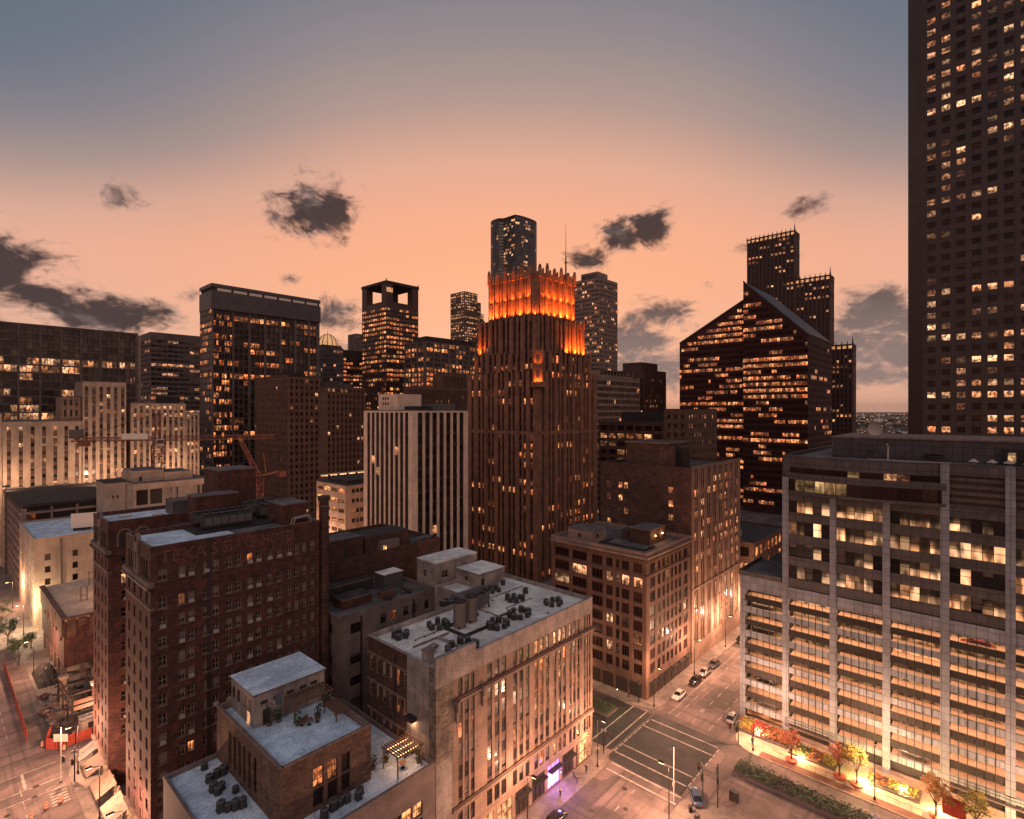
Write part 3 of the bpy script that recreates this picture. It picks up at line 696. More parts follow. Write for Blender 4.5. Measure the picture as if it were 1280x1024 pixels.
# brick flank with white sashes over the courtyard
fl = fit([(.5, 'p'), (1.05, 'w'), (.95, 'p'), (1.05, 'w'), (.95, 'p'), (1.05, 'w'), (.95, 'p'), (1.05, 'w'), (1.0, 'p'), (1.3, 'w'), (.7, 'p'), (.9, 'w'), (.3, 'p')], 10)
fr = fit([(15, 's'), (.4, 's'), (2.2, 'w'), (1.5, 's'), (.35, 's'), (2.3, 'w'), (1.2, 's'), (.35, 's'), (2.3, 'w'), (2.6, 's')], 29.2)
b.facade((0, 16.4), (0, -1), 0, fl, fr, 'brick_brown', dw=.25, ds=0, lit=litw([(2, 4), (1, 4), (0, 4), (1, 5)]), litm='lit_red', gl='glass_pale', bars=('frame_pale', 1, 2, .08))
glass('glass_pale', (.05, .045, .045), (.34, .28, .26), .85)
q = b.p('belt_course')
for z in (18.2, 22.6, 26.7): q.box(-.14, 6.5, z, -.01, 16.4, z + .35, 'stone_trim')
q.box(-.16, 6.5, 28.5, -.01, 16.4, 29.1, 'brick_brown'); q.box(-.1, 9.05, 15.5, -.012, 9.3, 29, 'frame_dark')
m = b.p('wall'); D2 = 27.
m.quad((37.3, 0, 0), (37.3, D2, 0), (37.3, D2, 29.2), (37.3, 0, 29.2), 'plaster'); m.quad((37.3, D2, 0), (22, D2, 0), (22, D2, 29.2), (37.3, D2, 29.2), 'plaster')
m.quad((22, 16.4, 0), (0, 16.4, 0), (0, 16.4, 29.2), (22, 16.4, 29.2), 'plaster'); m.quad((22, D2, 0), (22, 16.4, 0), (22, 16.4, 29.2), (22, D2, 29.2), 'plaster')
r = b.p('roof'); r.box(.4, .4, 28.2, 37.0, 16.1, 28.6, 'roof_white'); r.box(22.3, 16.1, 28.2, 37.0, D2 - .3, 28.6, 'roof_white')
q = b.p('parapet'); pm = 'plaster'
q.box(7.3, -.06, 29.22, 37.4, .35, 29.4, pm); q.box(37.0, .35, 28.6, 37.36, D2, 29.3, pm); q.box(-.06, .4, 29.2, .35, 16.1, 29.36, pm); q.box(-.06, 16.1, 28.6, 22, 16.45, 29.36, pm); q.box(21.95, 16.45, 28.6, 22.3, D2, 29.36, pm); q.box(22.3, D2 - .3, 28.6, 37, D2, 29.3, pm)
q.box(7.3, .6, 28.62, 7.7, 8.6, 29.0, 'plaster')
# shopfronts and the arched corner entrance
q = b.p('shopfront')
q.box(3, -.04, .15, 37.3, .25, .45, 'stone_mid'); q.box(3, -.04, 4.3, 37.3, .3, 4.98, 'limestone')
for k in range(9): q.box(3 + k * 4.05, -.05, .45, 3.75 + k * 4.05, .35, 4.3, 'limestone')
for k in range(8):
    x = 3.75 + k * 4.05; mt = {2: 'lit_shop', 5: None, 7: None, 1: 'lit_shop', 0: 'lit_shop'}.get(k, 'frame_dark')
    if mt: q.box(x + .02, .12, .46, x + 3.28, .24, 4.28, mt)
    for j in (1, 2): q.box(x + j * 1.1 - .04, .04, .46, x + j * 1.1 + .04, .11, 4.28, 'black_metal')
    if k in (3, 4, 6): q.box(x, -.9, 3.4, x + 3.3, .02, 3.55, 'dark_panel')
q = b.p('purple_shop_window'); x = 3.75 + 5 * 4.05
q.box(x + .02, .12, .46, x + 3.28, .24, 4.28, 'purple_glow')
for j in range(4): q.box(x + .3 + j * .75, .02, .7, x + .62 + j * .75, .115, 3.0, 'purple_pale')
q.box(x, -1.0, 3.5, x + 3.3, .0, 3.66, 'dark_panel')
q = b.p('arched_entrance'); xc = 3.75 + 7 * 4.05 + 2.6
q.box(xc - 2.2, -.12, .45, xc - 1.75, .3, 4.0, 'limestone'); q.box(xc + 1.75, -.12, .45, xc + 2.2, .3, 4.0, 'limestone')
for s_ in range(10):
    t0, t1 = math.pi * s_ / 10, math.pi * (s_ + 1) / 10
    pt = lambda r, t, y: (xc - r * math.cos(t), y, 4.0 + r * .62 * math.sin(t))
    q.quad(pt(2.2, t0, -.12), pt(1.75, t0, -.12), pt(1.75, t1, -.12), pt(2.2, t1, -.12), 'limestone'); q.quad(pt(1.75, t0, -.12), pt(1.75, t0, .1), pt(1.75, t1, .1), pt(1.75, t1, -.12), 'limestone')
    q.poly((pt(0, 0, .08), pt(1.75, t0, .08), pt(1.75, t1, .08)), 'lit_shop_bright')
    q.quad(pt(2.2, t0, -.12), pt(2.2, t1, -.12), pt(2.2, t1, .1), pt(2.2, t0, .1), 'limestone')
q.box(xc - 1.75, .06, .5, xc + 1.75, .1, 3.98, 'lit_shop_bright')
for j in range(5): q.box(xc - 1.6 + j * .78, .0, .5, xc - 1.53 + j * .78, .05, 4.4, 'black_metal')
for z in (2.2, 4.0): q.box(xc - 1.75, -.01, z, xc + 1.75, .05, z + .1, 'black_metal')
glow('lit_shop_bright', (1, .54, .22), 1.9)

# --- low block with roof terraces in front of the loft
b = B('terrace_building', 'low gray building with blue-white roof decks, tall windows and an inset brick upper storey', 20.9, 56.)
cR = fit([(2.2, 'p')] + [(1.5, 'w'), (.14, 'q')] * 6 + [(.5, 'p')] + [(1.5, 'w'), (.14, 'q')] * 6 + [(1.9, 'p')], 25.4)
b.facade((0, 0), (1, 0), 0, cR, [(9.3, 's'), (1.5, 'w'), (.25, 's'), (1.9, 'w'), (3.9, 's')], 'plaster_gray', dw=.3, ds=0, lit=litw([(1, 11), (1, 10), (1, 9), (1, 8), (1, 7), (0, 8), (0, 5), (1, 4), (1, 3)]), litm='lit_orange', gl='glass', bars=('black_metal', 2, 2, .07))
b.facade((0, 23.8), (0, -1), 0, bays(4, 3.2, 1.5, 1.9, 23.8), [(7.5, 's'), (4.6, 'w'), (4.75, 's')], 'plaster_gray', dw=.5, ds=0, lit=litw([]), litm='lit_warm', gl='glass', bars=('black_metal', 3, 3, .08))
b.core(0, 0, 25.4, 23.8, 0, 16.85, 'plaster_gray', 'roof_blue', par=.5)
# inset brick storey
x0, y0, x1, y1, z0, z1 = 6.3, 4.1, 18.1, 23.6, 16.4, 23.4
b.facade((x0, y1), (0, -1), z0, fit([(4.2, 'p'), (1.0, 'w'), (.55, 'q'), (1.0, 'w'), (.55, 'q'), (1.0, 'w'), (.55, 'q'), (1.0, 'w'), (.55, 'q'), (1.0, 'w'), (.55, 'q'), (1.1, 'w'), (6.5, 'p')], y1 - y0), [(.8, 's'), (4.6, 'w'), (1.6, 's')], 'brick_tan', dw=.3, ds=0, lit=litw([]), gl='glass', bars=('black_metal', 1, 3, .07))
b.facade((x0, y0), (1, 0), z0, fit([(3.9, 'p'), (1.35, 'w'), (.5, 'q'), (1.35, 'w'), (.5, 'q'), (1.2, 'w'), (3.0, 'p')], x1 - x0), [(.5, 's'), (2.1, 'w'), (.2, 's'), (2.3, 'w'), (1.9, 's')], 'brick_tan', dw=.3, ds=0, lit=litw([(1, 0), (1, 1)]), litm='lit_orange', gl='glass', bars=('black_metal', 2, 3, .07))
m = b.p('wall'); m.quad((x1, y0, z0), (x1, y1, z0), (x1, y1, z1), (x1, y0, z1), 'brick_tan'); m.quad((x1, y1, z0), (x0, y1, z0), (x0, y1, z1), (x1, y1, z1), 'brick_tan')
r = b.p('roof'); r.box(x0 + .3, y0 + .3, 22.2, x1 - .3, y1 - .3, 22.62, 'roof_blue')
q = b.p('parapet')
for a in ((x0, y0, x0 + .3, y1), (x0 + .3, y0, x1, y0 + .3), (x1 - .3, y0 + .3, x1, y1), (x0 + .3, y1 - .3, x1 - .3, y1)): q.box(a[0] - .06, a[1] - .06, 23.38, a[2] + .06, a[3] + .06, 23.55, 'stone_trim'); q.box(a[0] + .01, a[1] + .01, 22.62, a[2] - .01, a[3] - .01, 23.38, 'plaster_gray')
q = b.p('penthouse'); x0, y0, x1, y1 = 8.1, 15.7, 17.9, 23.3
q.box(x0, y0, 22.6, x1, y1, 26.8, 'plaster'); q.box(x0 - .18, y0 - .18, 26.82, x1 + .18, y1 + .18, 27.05, 'stone_trim', top='roof_blue')
for k, x in enumerate((8.9, 10.6, 12.4, 14.2, 15.8)): q.box(x, y0 - .04, 25.4, x + .95, y0 - .005, 25.85, 'frame_dark')
q.box(10.9, y0 - .05, 24.6, 11.7, y0 - .006, 26.0, 'glass_sky'); plain('glass_sky', (.10, .12, .15), .2)
for y in (16.6, 18.2, 20.4, 22.): q.box(x0 - .04, y, 24.4, x0 - .005, y + .7, 25.9, 'frame_dark')
q.box(x0 - .05, 17.0, 22.62, x0 - .006, 17.9, 24.2, 'lit_shop')
b.box('penthouse_door', 9.2, 15.63, 22.62, 10.1, 15.69, 24.6, 'frame_dark')

# --- ten-storey corner building with the cornice
b = B('corner_building', 'ten storey tan corner building with a heavy cornice and one lit row under it', 107.3, 57.6)
v0 = 57.6
LW = [(83.1, 78.6), (77.7, 73.4), (72.0, 68.9), (68.0, 66.2), (65.4, 64.4), (63.9, 61.9), (60.9, 58.6)]
cl = []; y = 84.0
for a, e in LW: cl += [(y - a, 'p'), (a - e, 'w')]; y = e
cl += [(y - v0, 'p')]
RW = [(109.0, 111.4), (112.6, 114.0), (114.9, 116.2), (117.0, 118.4), (119.2, 120.5), (121.3, 122.6), (123.4, 124.8), (126.2, 128.4)]
cr = cols_from(RW, 107.3, 130.2, .3)
rw = [(4.3, 'p')] + [(.95, 's'), (2.3, 'w')] * 7 + [(.5, 's'), (.35, 'S'), (.35, 's'), (2.0, 'w'), (.35, 's'), (.4, 'S'), (.3, 's')]
rw = fit(rw, 30.9)
CBs = ('frame_dark', 3, 1, .09)
b.facade((0, cl[0][0] + sum(c[0] for c in cl[1:])), (0, -1), 0, cl, rw, 'stone_mid', dw=.3, ds=.06, dS=.2, lit=litw([(6, 3), (6, 4), (6, 5), (6, 6), (3, 3), (3, 5), (1, 3), (1, 4), (5, 0), (2, 6), (6, 1)]), litm='lit_pale', gl='glass_red', bars=CBs)
b.facade((0, 0), (1, 0), 0, cr, rw, 'stone_mid', dw=.15, ds=.04, dS=.2, lit=runs(.02, 1, 4), litm='lit_warm', gl='glass_red', bars=('frame_dark', 2, 1, .08))
dd = 84.0 - v0; ww = 22.9
b.core(0, 0, ww, dd, 0, 30.9, 'stone_mid', 'roof_gray')
q = b.p('cornice'); q.box(-.5, -.5, 30.95, ww, dd, 31.25, 'stone_mid'); q.box(-.8, -.8, 31.27, ww, dd, 31.7, 'limestone')
for k in range(40): q.box(-.72, .1 + k * .66, 30.62, -.22, .38 + k * .66, 30.93, 'stone_mid')
for k in range(34): q.box(.1 + k * .66, -.72, 30.62, .38 + k * .66, -.22, 30.93, 'stone_mid')
q = b.p('parapet')
for a in ((-.3, -.3, .3, dd), (.3, -.3, ww, .3), (ww - .4, .3, ww, dd), (.3, dd - .4, ww - .4, dd)): q.box(a[0], a[1], 31.72, a[2], a[3], 32.6, 'limestone')
q = b.p('roof'); q.box(.3, .3, 31.4, ww - .4, dd - .4, 31.76, 'roof_gray')
q = b.p('shopfront')
for k in range(6): q.box(1.5 + k * 3.5, -.14, .3, 4.2 + k * 3.5, -.01, 3.3, 'frame_dark'); q.box(1.5 + k * 3.5, -1.0, 3.35, 4.2 + k * 3.5, -.02, 3.5, 'dark_panel')
q = b.p('shopfront#side')
for k in range(7): q.box(-.14, 1.2 + k * 3.6, .3, -.01, 4.0 + k * 3.6, 3.3, 'lit_shop' if k in (4, 5) else 'frame_dark')
q = b.p('penthouse'); q.box(9.6, 4.2, 31.78, 17.6, 9.6, 35.2, 'brick_brown'); q.box(9.4, 4.0, 35.22, 17.8, 9.8, 35.45, 'stone_trim', top='roof_gray'); q.box(11.2, 9.8, 31.78, 15, 13, 34.2, 'brick_brown', top='roof_dark')
q = b.p('stair_house'); q.box(1.2, 15.2, 31.78, 7.6, 22.2, 34.8, 'concrete_pale'); q.box(1.0, 15.0, 34.82, 7.8, 22.4, 35.0, 'roof_gray'); q.box(1.15, 18.2, 33, 1.195, 19.1, 33.9, 'frame_dark'); q.box(3.3, 15.15, 33, 4.2, 15.195, 33.9, 'frame_dark')
for y in (2.6, 14.0): q = b.p('skylight_curb'); q.box(4.0, y, 31.78, 9.0, y + .4, 32.2, 'roof_dark')
q.box(4, 3.0, 31.78, 4.4, 14, 32.2, 'roof_dark')

# --- tall brick building with the lit limestone street front
b = B('limestone_front_building', 'tall dark brick building whose limestone street front is full of lit paired windows', 130.6, 57.5)
h = 49.4
cr = fit([(1.6, 'p')] + [(1.0, 'w'), (.35, 'q'), (1.0, 'w'), (2.0, 'p')] * 8, 34)
cr[0] = (1.6, 'p')
rw = [(4.5, 'S'), (1.2, 's'), (3.0, 'w'), (.8, 's'), (3.6, 'w'), (.7, 's'), (3.6, 'w'), (.9, 's'), (.6, 'S')] + [(1.05, 's'), (1.75, 'w')] * 10 + [(2.4, 's'), (.5, 'S')]
b.facade((0, 0), (1, 0), 0, fit(cr, 34), fit(rw, h), 'limestone', 'stone_rust', dw=.1, ds=.06, dp=.06, dS=.2, lit=runs(.62, 4, 22, False), litm='lit_orange', gl='glass_red')
cl = fit([(2, 'p'), (1.4, 'w'), (2.4, 'p'), (1.3, 'w'), (.4, 'p'), (1.3, 'w'), (12, 'p'), (1.4, 'w'), (5, 'p')], 27)
b.facade((0, 27), (0, -1), 0, cl, fit([(26, 's')] + [(1.7, 's'), (1.7, 'w')] * 5 + [(5, 's')], h), 'brick_brown', dw=.2, ds=0, lit=runs(.42, 2, 31, False), litm='lit_orange', gl='glass', bars=('frame_tan', 2, 2, .1))
b.core(0, 0, 34, 27, 0, h, 'brick_brown', 'roof_dark', par=.9)
q = b.p('penthouse'); q.box(1.5, 7.2, h - .88, 14, 19.5, 55.2, 'brick_brown'); q.box(1.2, 6.9, 55.22, 14.3, 19.8, 55.6, 'stone_trim', top='roof_dark'); q.box(5, 4.6, h - .88, 9, 7.15, 54.4, 'frame_dark'); q.box(1.6, 5.6, h - .88, 3, 7.15, 54.6, 'brick_brown')
q = b.p('cornice'); q.box(-.2, -.35, h + .1, 34.2, -.1, h + .5, 'limestone')

# --- office block over a parking garage
b = B('garage_building', 'gray tiled office block above lit open parking decks with planted forecourt', 114.5, -80.)
UV = [(39.85, 38.95), (31.75, 30.65), (23.55, 22.45), (15.35, 14.25), (7.35, 6.15), (-0.65, -1.85), (-8.65, -9.85), (-16.65, -17.85), (-24.65, -25.85), (-32.65, -33.85)]
GX = 0.
def gpier(m, a, e, z0, z1, mt): m.box(-.35, e + 80, z0, .5, a + 80, z1, mt)
def Y(v): return v + 80
m = b.p('wall'); sp = b.p('spandrel'); dk = b.p('deck_slab'); gl = b.p('deck_ceiling'); mu = b.p('mullion')
for i, (a, e) in enumerate(UV): gpier(m, a, e, 0, 30. if i == 0 else 51.0 if i < 3 else 55.2, 'garage_tile')
zg = [3.2 + 4.95 * k for k in range(6)]
for i in range(len(UV) - 1):
    ya, yb = Y(UV[i + 1][0]), Y(UV[i][1])
    for k, z in enumerate(zg):
        sp = b.p('spandrel#%d_%d' % (i, k))
        if k == 5: sp.box(-.2, ya, 27.2, .3, yb, 30.0 if i == 0 else 29.4, 'garage_tile'); continue
        sp.box(-.2, ya, z - .5, .3, yb, z + .65, 'garage_tile')
        dk.box(-.02, ya, z + 1.85, .3, yb, z + 3.0, 'dark_panel'); dk.box(.32, ya, z + 2.3, 9, yb, z + 2.75, 'concrete_pale')                     # slab edge of the deck between
        dk.box(.35, ya, z - .4, 9, yb, z - .05, 'concrete_pale')
    n = 6
    for j in range(1, n): mu.box(-.3, ya + (yb - ya) * j / n - .05, 2.65, -.205, ya + (yb - ya) * j / n + .05, 27.3, 'black_metal')
    # back wall of each deck bay, made to glow in place of lamplight, and a row of tube lamps on the ceiling
    for k, z in enumerate(zg[:5]):
        for zz, hh in ((z + .75, 1.35), (z + 2.75, 1.7 if k == 4 else 1.6)):
            b.win([(3.4, yb, zz - .78), (3.4, ya, zz - .78), (3.4, ya, zz + hh), (3.4, yb, zz + hh)], 'deck_glow', 'deck_glow')
# tube lamps under every deck ceiling
for k, z in enumerate(zg[:5]):
    for zz in (z + 2.2, z + 4.3):
        b.p('deck_lamp#%.1f' % zz).box(1.1, Y(-18), zz - .03, 1.25, Y(38.6), zz + .03, 'ceiling_lamp')
        L = bpy.data.lights.new('deck_lamp_light', 'AREA'); L.shape = 'RECTANGLE'; L.size = 2.6; L.size_y = 56; L.energy = 2700; L.color = (1, .54, .26)
        lo = bpy.data.objects.new('deck_lamp_light', L); COL.objects.link(lo); lo.parent = b.root; lo.location = (1.7, Y(10.5), zz - .06)
# street level under the decks
b.p('base_wall').box(-.15, Y(-34), .15, .2, Y(40), .9, 'concrete_pale')
for i in range(len(UV) - 1):
    ya, yb = Y(UV[i + 1][0]), Y(UV[i][1]); b.win([(1.2, yb, .9), (1.2, ya, .9), (1.2, ya, 2.7), (1.2, yb, 2.7)], 'deck_glow' if i > 0 else 'lit_warm', 'glass')
# wing at the street corner carries a low roof
b.box('roof', -.3, Y(31.95), 30.02, 14, Y(40.1), 30.3, 'roof_gray'); q = b.p('parapet')
q.box(-.4, Y(32), 30.3, .0, Y(40.2), 31.0, 'garage_dark_tile'); q.box(0, Y(39.9), 30.3, 14, Y(40.2), 31.0, 'garage_dark_tile')
b.box('roof_edge', 0.02, Y(39.6), 0, 14, Y(40.0), 30.0, 'garage_tile')
# office floors: four rows of two-pane windows
zo = [31.4, 35.6, 39.9, 44.2]
for i in range(1, len(UV) - 1):
    ya, yb = Y(UV[i + 1][0]), Y(UV[i][1])
    for z in zo: b.p('spandrel#%d_%.1f' % (i, z)).box(-.2, ya, z - 1.75, .3, yb, z, 'garage_dark_tile')
    b.p('spandrel#%d_t' % i).box(-.2, ya, 46.5, .3, yb, 48.0, 'garage_dark_tile')
    for r_, z in enumerate(zo):
        for j in range(5):
            y1 = yb - (yb - ya) * j / 5; y2 = yb - (yb - ya) * (j + 1) / 5
            key = (i, r_); on = {(1, 3): j in (1, 2, 4), (1, 2): j in (0, 1, 3), (1, 1): j == 3, (1, 0): j in (1, 4), (2, 3): True, (2, 2): True, (2, 1): j in (2, 3), (2, 0): j < 4, (3, 3): j > 0, (3, 2): True, (3, 1): j in (2, 3, 4, 1), (3, 0): True, (4, 3): j in (0, 1, 3), (4, 2): True, (4, 1): j in (1,), (4, 0): j != 2}.get(key, (i + r_ + j) % 4 > 0)
            if i >= 4 and r_ == 3 and False: on = False
            b.win([(.12, y1, z), (.12, y2, z), (.12, y2, z + 2.5), (.12, y1, z + 2.5)], 'lit_office' if on else None, 'glass')
            if j: mu.box(-.02, y1 - .04, z, .11, y1 + .04, z + 2.5, 'black_metal')
        mu.box(.0, ya, z + 1.3, .1, yb, z + 1.38, 'black_metal')
        m.box(.13, ya, z - .1, .3, yb, z + 2.6, 'dark_panel')
# top: bowed glass band and tiled attic on the left part, louvred plant floor on the right
ya, yb = Y(6.0), Y(31.2); N = 14
def bow(t): return -.1 - 2.4 * math.sin(math.pi * min(1, t * 1.0)) ** 1.0 * (1 if t < 1 else 0)
m2 = b.p('bowed_wall')
for k in range(N):
    t0, t1 = k / N, (k + 1) / N; y0_, y1_ = yb - (yb - ya) * t0, yb - (yb - ya) * t1; x0_, x1_ = bow(t0), bow(t1)
    for z0, z1, mt, off in ((48.0, 48.5, 'garage_dark_tile', -.1), (50.75, 51.9, 'garage_dark_tile', -.1), (53.0, 55.2, 'garage_dark_tile', .6)):
        m2 = b.p('bowed_band#%.1f' % z0); m2.quad((x0_ + off, y0_, z0), (x1_ + off, y1_, z0), (x1_ + off, y1_, z1), (x0_ + off, y0_, z1), mt)
        m2.quad((x0_ + off, y0_, z1), (x1_ + off, y1_, z1), (1.5, y1_, z1), (1.5, y0_, z1), 'roof_gray'); m2.quad((x1_ + off, y1_, z0), (x0_ + off, y0_, z0), (1.5, y0_, z0), (1.5, y1_, z0), 'roof_dark')
    b.win([(x0_ + .1, y0_, 48.5), (x1_ + .1, y1_, 48.5), (x1_ + .1, y1_, 50.75), (x0_ + .1, y0_, 50.75)], 'lit_bright' if k in (1, 2, 3, 4, 5) else None, 'glass_red', bars=('black_metal', 2, 2, .06))
    b.win([(x0_ + .75, y0_, 51.9), (x1_ + .75, y1_, 51.9), (x1_ + .75, y1_, 53.0), (x0_ + .75, y0_, 53.0)], 'lit_bright' if k in (6,) else 'lit_warm' if k in (9, 10) else None, 'glass_red')
q = b.p('louvres')
for i in range(4, len(UV) - 1):
    y1, y2 = Y(UV[i + 1][0]), Y(UV[i][1])
    for z in (48.0, 49.1, 50.2, 51.3, 52.4): q.box(-.05, y1, z, .3, y2, z + .55, 'garage_dark_tile')
    q.box(.35, y1, 46.6, .5, y2, 53.4, 'granite_red'); b.p('spandrel#%d_u' % i).box(-.2, y1, 53.4, .3, y2, 55.2, 'garage_dark_tile')
m.box(.55, Y(-34), 0, .6, Y(31.9), 2.6, 'dark_panel'); m.box(3.5, Y(-40), 0, 40, Y(39.5), 29.6, 'dark_panel'); m.box(.7, Y(-40), 29.9, 40, Y(31.3), 54.4, 'dark_panel')
m.box(.3, Y(30.5), 30.3, .68, Y(31.9), 55.2, 'garage_dark_tile'); m.box(.7, Y(31.32), 30.3, 40, Y(31.9), 55.2, 'garage_dark_tile')
b.box('roof', 1, Y(-40), 54.42, 40, Y(31.2), 54.7, 'roof_gray')
q = b.p('parapet#front'); q.box(.5, Y(-34), 54.72, 1.0, Y(6), 55.3, 'garage_dark_tile'); q = b.p('parapet#side'); q.box(.4, Y(31.2), 54.72, 40, Y(31.6), 55.4, 'garage_dark_tile')
q = b.p('penthouse'); q.box(9, Y(-8), 54.72, 30, Y(25), 58.6, 'garage_dark_tile', top='roof_gray'); q.box(8.8, Y(-8.2), 58.62, 30.2, Y(25.2), 58.9, 'stone_trim'); q.box(7.2, Y(-3.2), 54.72, 8.95, Y(-.6), 57.6, 'dark_panel'); b.win([(7.15, Y(-1), 55.4), (7.15, Y(-2), 55.4), (7.15, Y(-2), 57), (7.15, Y(-1), 57)], 'lit_bright', 'glass')
q = b.p('railing')
for a, e in ((31.1, 22.6), (6, -14)):
    for z in (3.0, 3.5, 4.0): q.bar((-.7, Y(a), z), (-.7, Y(e), z), .04, 'black_metal', 4)
    for k in range(int((a - e) / 1.2) + 1): q.bar((-.7, Y(a - k * 1.2), 2.5), (-.7, Y(a - k * 1.2), 4.0), .03, 'black_metal', 4)
    q.box(-.9, Y(e), 2.3, -.2, Y(a), 2.5, 'concrete_gray')
# ------------------------------------------------------------------ the floodlit setback tower in the middle
b = B('setback_tower', 'stepped stone tower with a spiked crown floodlit orange', 154.3, 127.4)
S1 = 'stone_gulf'
def ribs(n, win, pier): return bays(n, win, pier)
def gcols(L):
    c = [(2.2, 'p'), (1.7, 'w'), (2.4, 'p')]
    for i in range(5): c += [(1.55, 'w'), (.8, 'q'), (1.55, 'w'), (1.9, 'p')]
    c += [(1.7, 'w'), (2.2, 'p')]
    return fit(c, L)
def grows(h, fh=3.35):
    n = int(h / fh); r = []
    for i in range(n): r += [(1.25, 'S') if i in (16,) else (1.25, 's'), (2.1, 'w')]
    return fit(r, h)
lw = 38.0
gk = dict(dw=.5, ds=.32, dp=.35, dS=.05, gl='glass_red')
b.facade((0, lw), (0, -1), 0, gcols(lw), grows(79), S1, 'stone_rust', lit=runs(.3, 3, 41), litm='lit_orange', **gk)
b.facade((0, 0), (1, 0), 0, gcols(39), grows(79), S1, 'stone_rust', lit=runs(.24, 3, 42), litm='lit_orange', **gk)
b.core(0, 0, 39, lw, 0, 79, S1, 'roof_dark')
b2 = 2.6     # upper shaft, set in at the outer ends
uc = lambda L: fit([(1.6, 'p')] + [(1.5, 'w'), (.8, 'q'), (1.5, 'w'), (1.8, 'p')] * 5, L)
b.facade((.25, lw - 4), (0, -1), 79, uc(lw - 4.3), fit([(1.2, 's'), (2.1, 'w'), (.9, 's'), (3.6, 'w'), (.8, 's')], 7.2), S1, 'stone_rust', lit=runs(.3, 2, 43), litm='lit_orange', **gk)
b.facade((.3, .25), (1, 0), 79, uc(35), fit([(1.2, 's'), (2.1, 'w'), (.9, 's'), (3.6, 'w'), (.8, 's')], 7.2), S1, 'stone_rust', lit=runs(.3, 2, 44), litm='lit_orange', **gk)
b.core(.3, .25, 35.3, lw - 4, 79, 86.2, S1, 'roof_dark')
# second tier
a0 = 3.6; t2 = 31.5
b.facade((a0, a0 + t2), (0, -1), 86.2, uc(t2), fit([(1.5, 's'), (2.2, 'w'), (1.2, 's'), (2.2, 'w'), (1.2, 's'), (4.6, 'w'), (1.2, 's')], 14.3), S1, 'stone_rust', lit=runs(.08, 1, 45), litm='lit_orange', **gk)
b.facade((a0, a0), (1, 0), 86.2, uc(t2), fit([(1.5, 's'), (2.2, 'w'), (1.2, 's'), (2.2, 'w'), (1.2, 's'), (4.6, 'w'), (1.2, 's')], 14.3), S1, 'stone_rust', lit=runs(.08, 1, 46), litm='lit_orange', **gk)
b.core(a0, a0, a0 + t2, a0 + t2, 86.2, 100.5, S1, 'roof_dark')
# crown with cut corners
a1 = 5.8; t3 = 27.; ch = 2.0
cc = lambda L, n=5: fit([(1.0, 'p')] + [(1.1, 'w'), (.6, 'q'), (1.1, 'w'), (2.0, 'p')] * n, L)
cr3 = fit([(1.0, 's'), (9.0, 'w'), (1.4, 's'), (5.6, 's')], 18.0)
ck = dict(dw=.7, ds=.35, dp=.55, gl='glass_red')
b.facade((a1, a1 + t3 - ch), (0, -1), 100.5, cc(t3 - 2 * ch), cr3, S1, S1, **ck); b.facade((a1 + ch, a1), (1, 0), 100.5, cc(t3 - 2 * ch), cr3, S1, S1, **ck)
b.facade((a1, a1 + ch), (1, -1), 100.5, fit([(1.2, 'p'), (.5, 'q'), (.8, 'p'), (.5, 'q'), (1.2, 'p')], ch * 1.414), cr3, S1, S1, **ck)
b.facade((a1 + ch, a1 + t3), (-1, -1), 100.5, cc(ch * 1.414, 1), cr3, S1, S1, **ck); b.facade((a1 + t3 - ch, a1), (1, 1), 100.5, cc(ch * 1.414, 1), cr3, S1, S1, **ck)
m = b.p('roof'); c0, c1 = a1, a1 + t3
m.prism([(c0 + ch, c0), (c1 - ch, c0), (c1, c0 + ch), (c1, c1 - ch), (c1 - ch, c1), (c0 + ch, c1), (c0, c1 - ch), (c0, c0 + ch)], 114.4, 114.8, 'roof_dark')
m = b.p('wall'); m.quad((c1, c0 + ch, 100.5), (c1, c1 - ch, 100.5), (c1, c1 - ch, 118.5), (c1, c0 + ch, 118.5), S1); m.quad((c1 - ch, c1, 100.5), (c0 + ch, c1, 100.5), (c0 + ch, c1, 118.5), (c1 - ch, c1, 118.5), S1); m.quad((c1, c1 - ch, 100.5), (c1 - ch, c1, 100.5), (c1 - ch, c1, 118.5), (c1, c1 - ch, 118.5), S1)
FN = [0]
def finial(x, y, z, h, r, part='finials'):
    FN[0] += 1; m = b.p('finial#%d' % FN[0]); m.cyl(x, y, z - 2.2, z + h * .62, r, r * .9, S1, 4); m.cyl(x, y, z + h * .7, z + h, r * .8, r * .45, S1, 4)
def row_finials(o, d, L, n, z, hs, r):
    for k in range(n + 1):
        finial(o[0] + d[0] * L * k / n, o[1] + d[1] * L * k / n, z, hs[k % len(hs)], r)
e3 = t3 - 2 * ch
for k in range(6): 
    y = c0 + ch + e3 * k / 5; finial(c0 - .45, y, 118.5, 3.8 if k % 2 else 2.6, 1.0); x = c0 + ch + e3 * k / 5; finial(x, c0 - .45, 118.5, 4.0 if k % 2 else 2.8, 1.0); finial(x, c1 + .3, 118.5, 3.4, .6); finial(c1 + .3, y, 118.5, 3.4, .6)
for k in range(5):
    y = c0 + ch + e3 * (k + .5) / 5; finial(c0 - .15, y, 118.5, 1.8, .65); finial(c0 + ch + e3 * (k + .5) / 5, c0 - .15, 118.5, 1.8, .65)
finial(c0 + ch / 2 - .3, c0 + ch / 2 - .3, 118.5, 3.4, .7)
row_finials((a0 - .2, a0 - .2), (0, 1), t2, 10, 100.5, (2.0, 1.0), .45); row_finials((a0 - .2, a0 - .2), (1, 0), t2, 10, 100.5, (2.0, 1.0), .45)
row_finials((.1, .1), (0, 1), lw - 4.3, 10, 86.2, (1.9, .9), .45); row_finials((.1, .1), (1, 0), 35, 10, 86.2, (1.9, .9), .45)
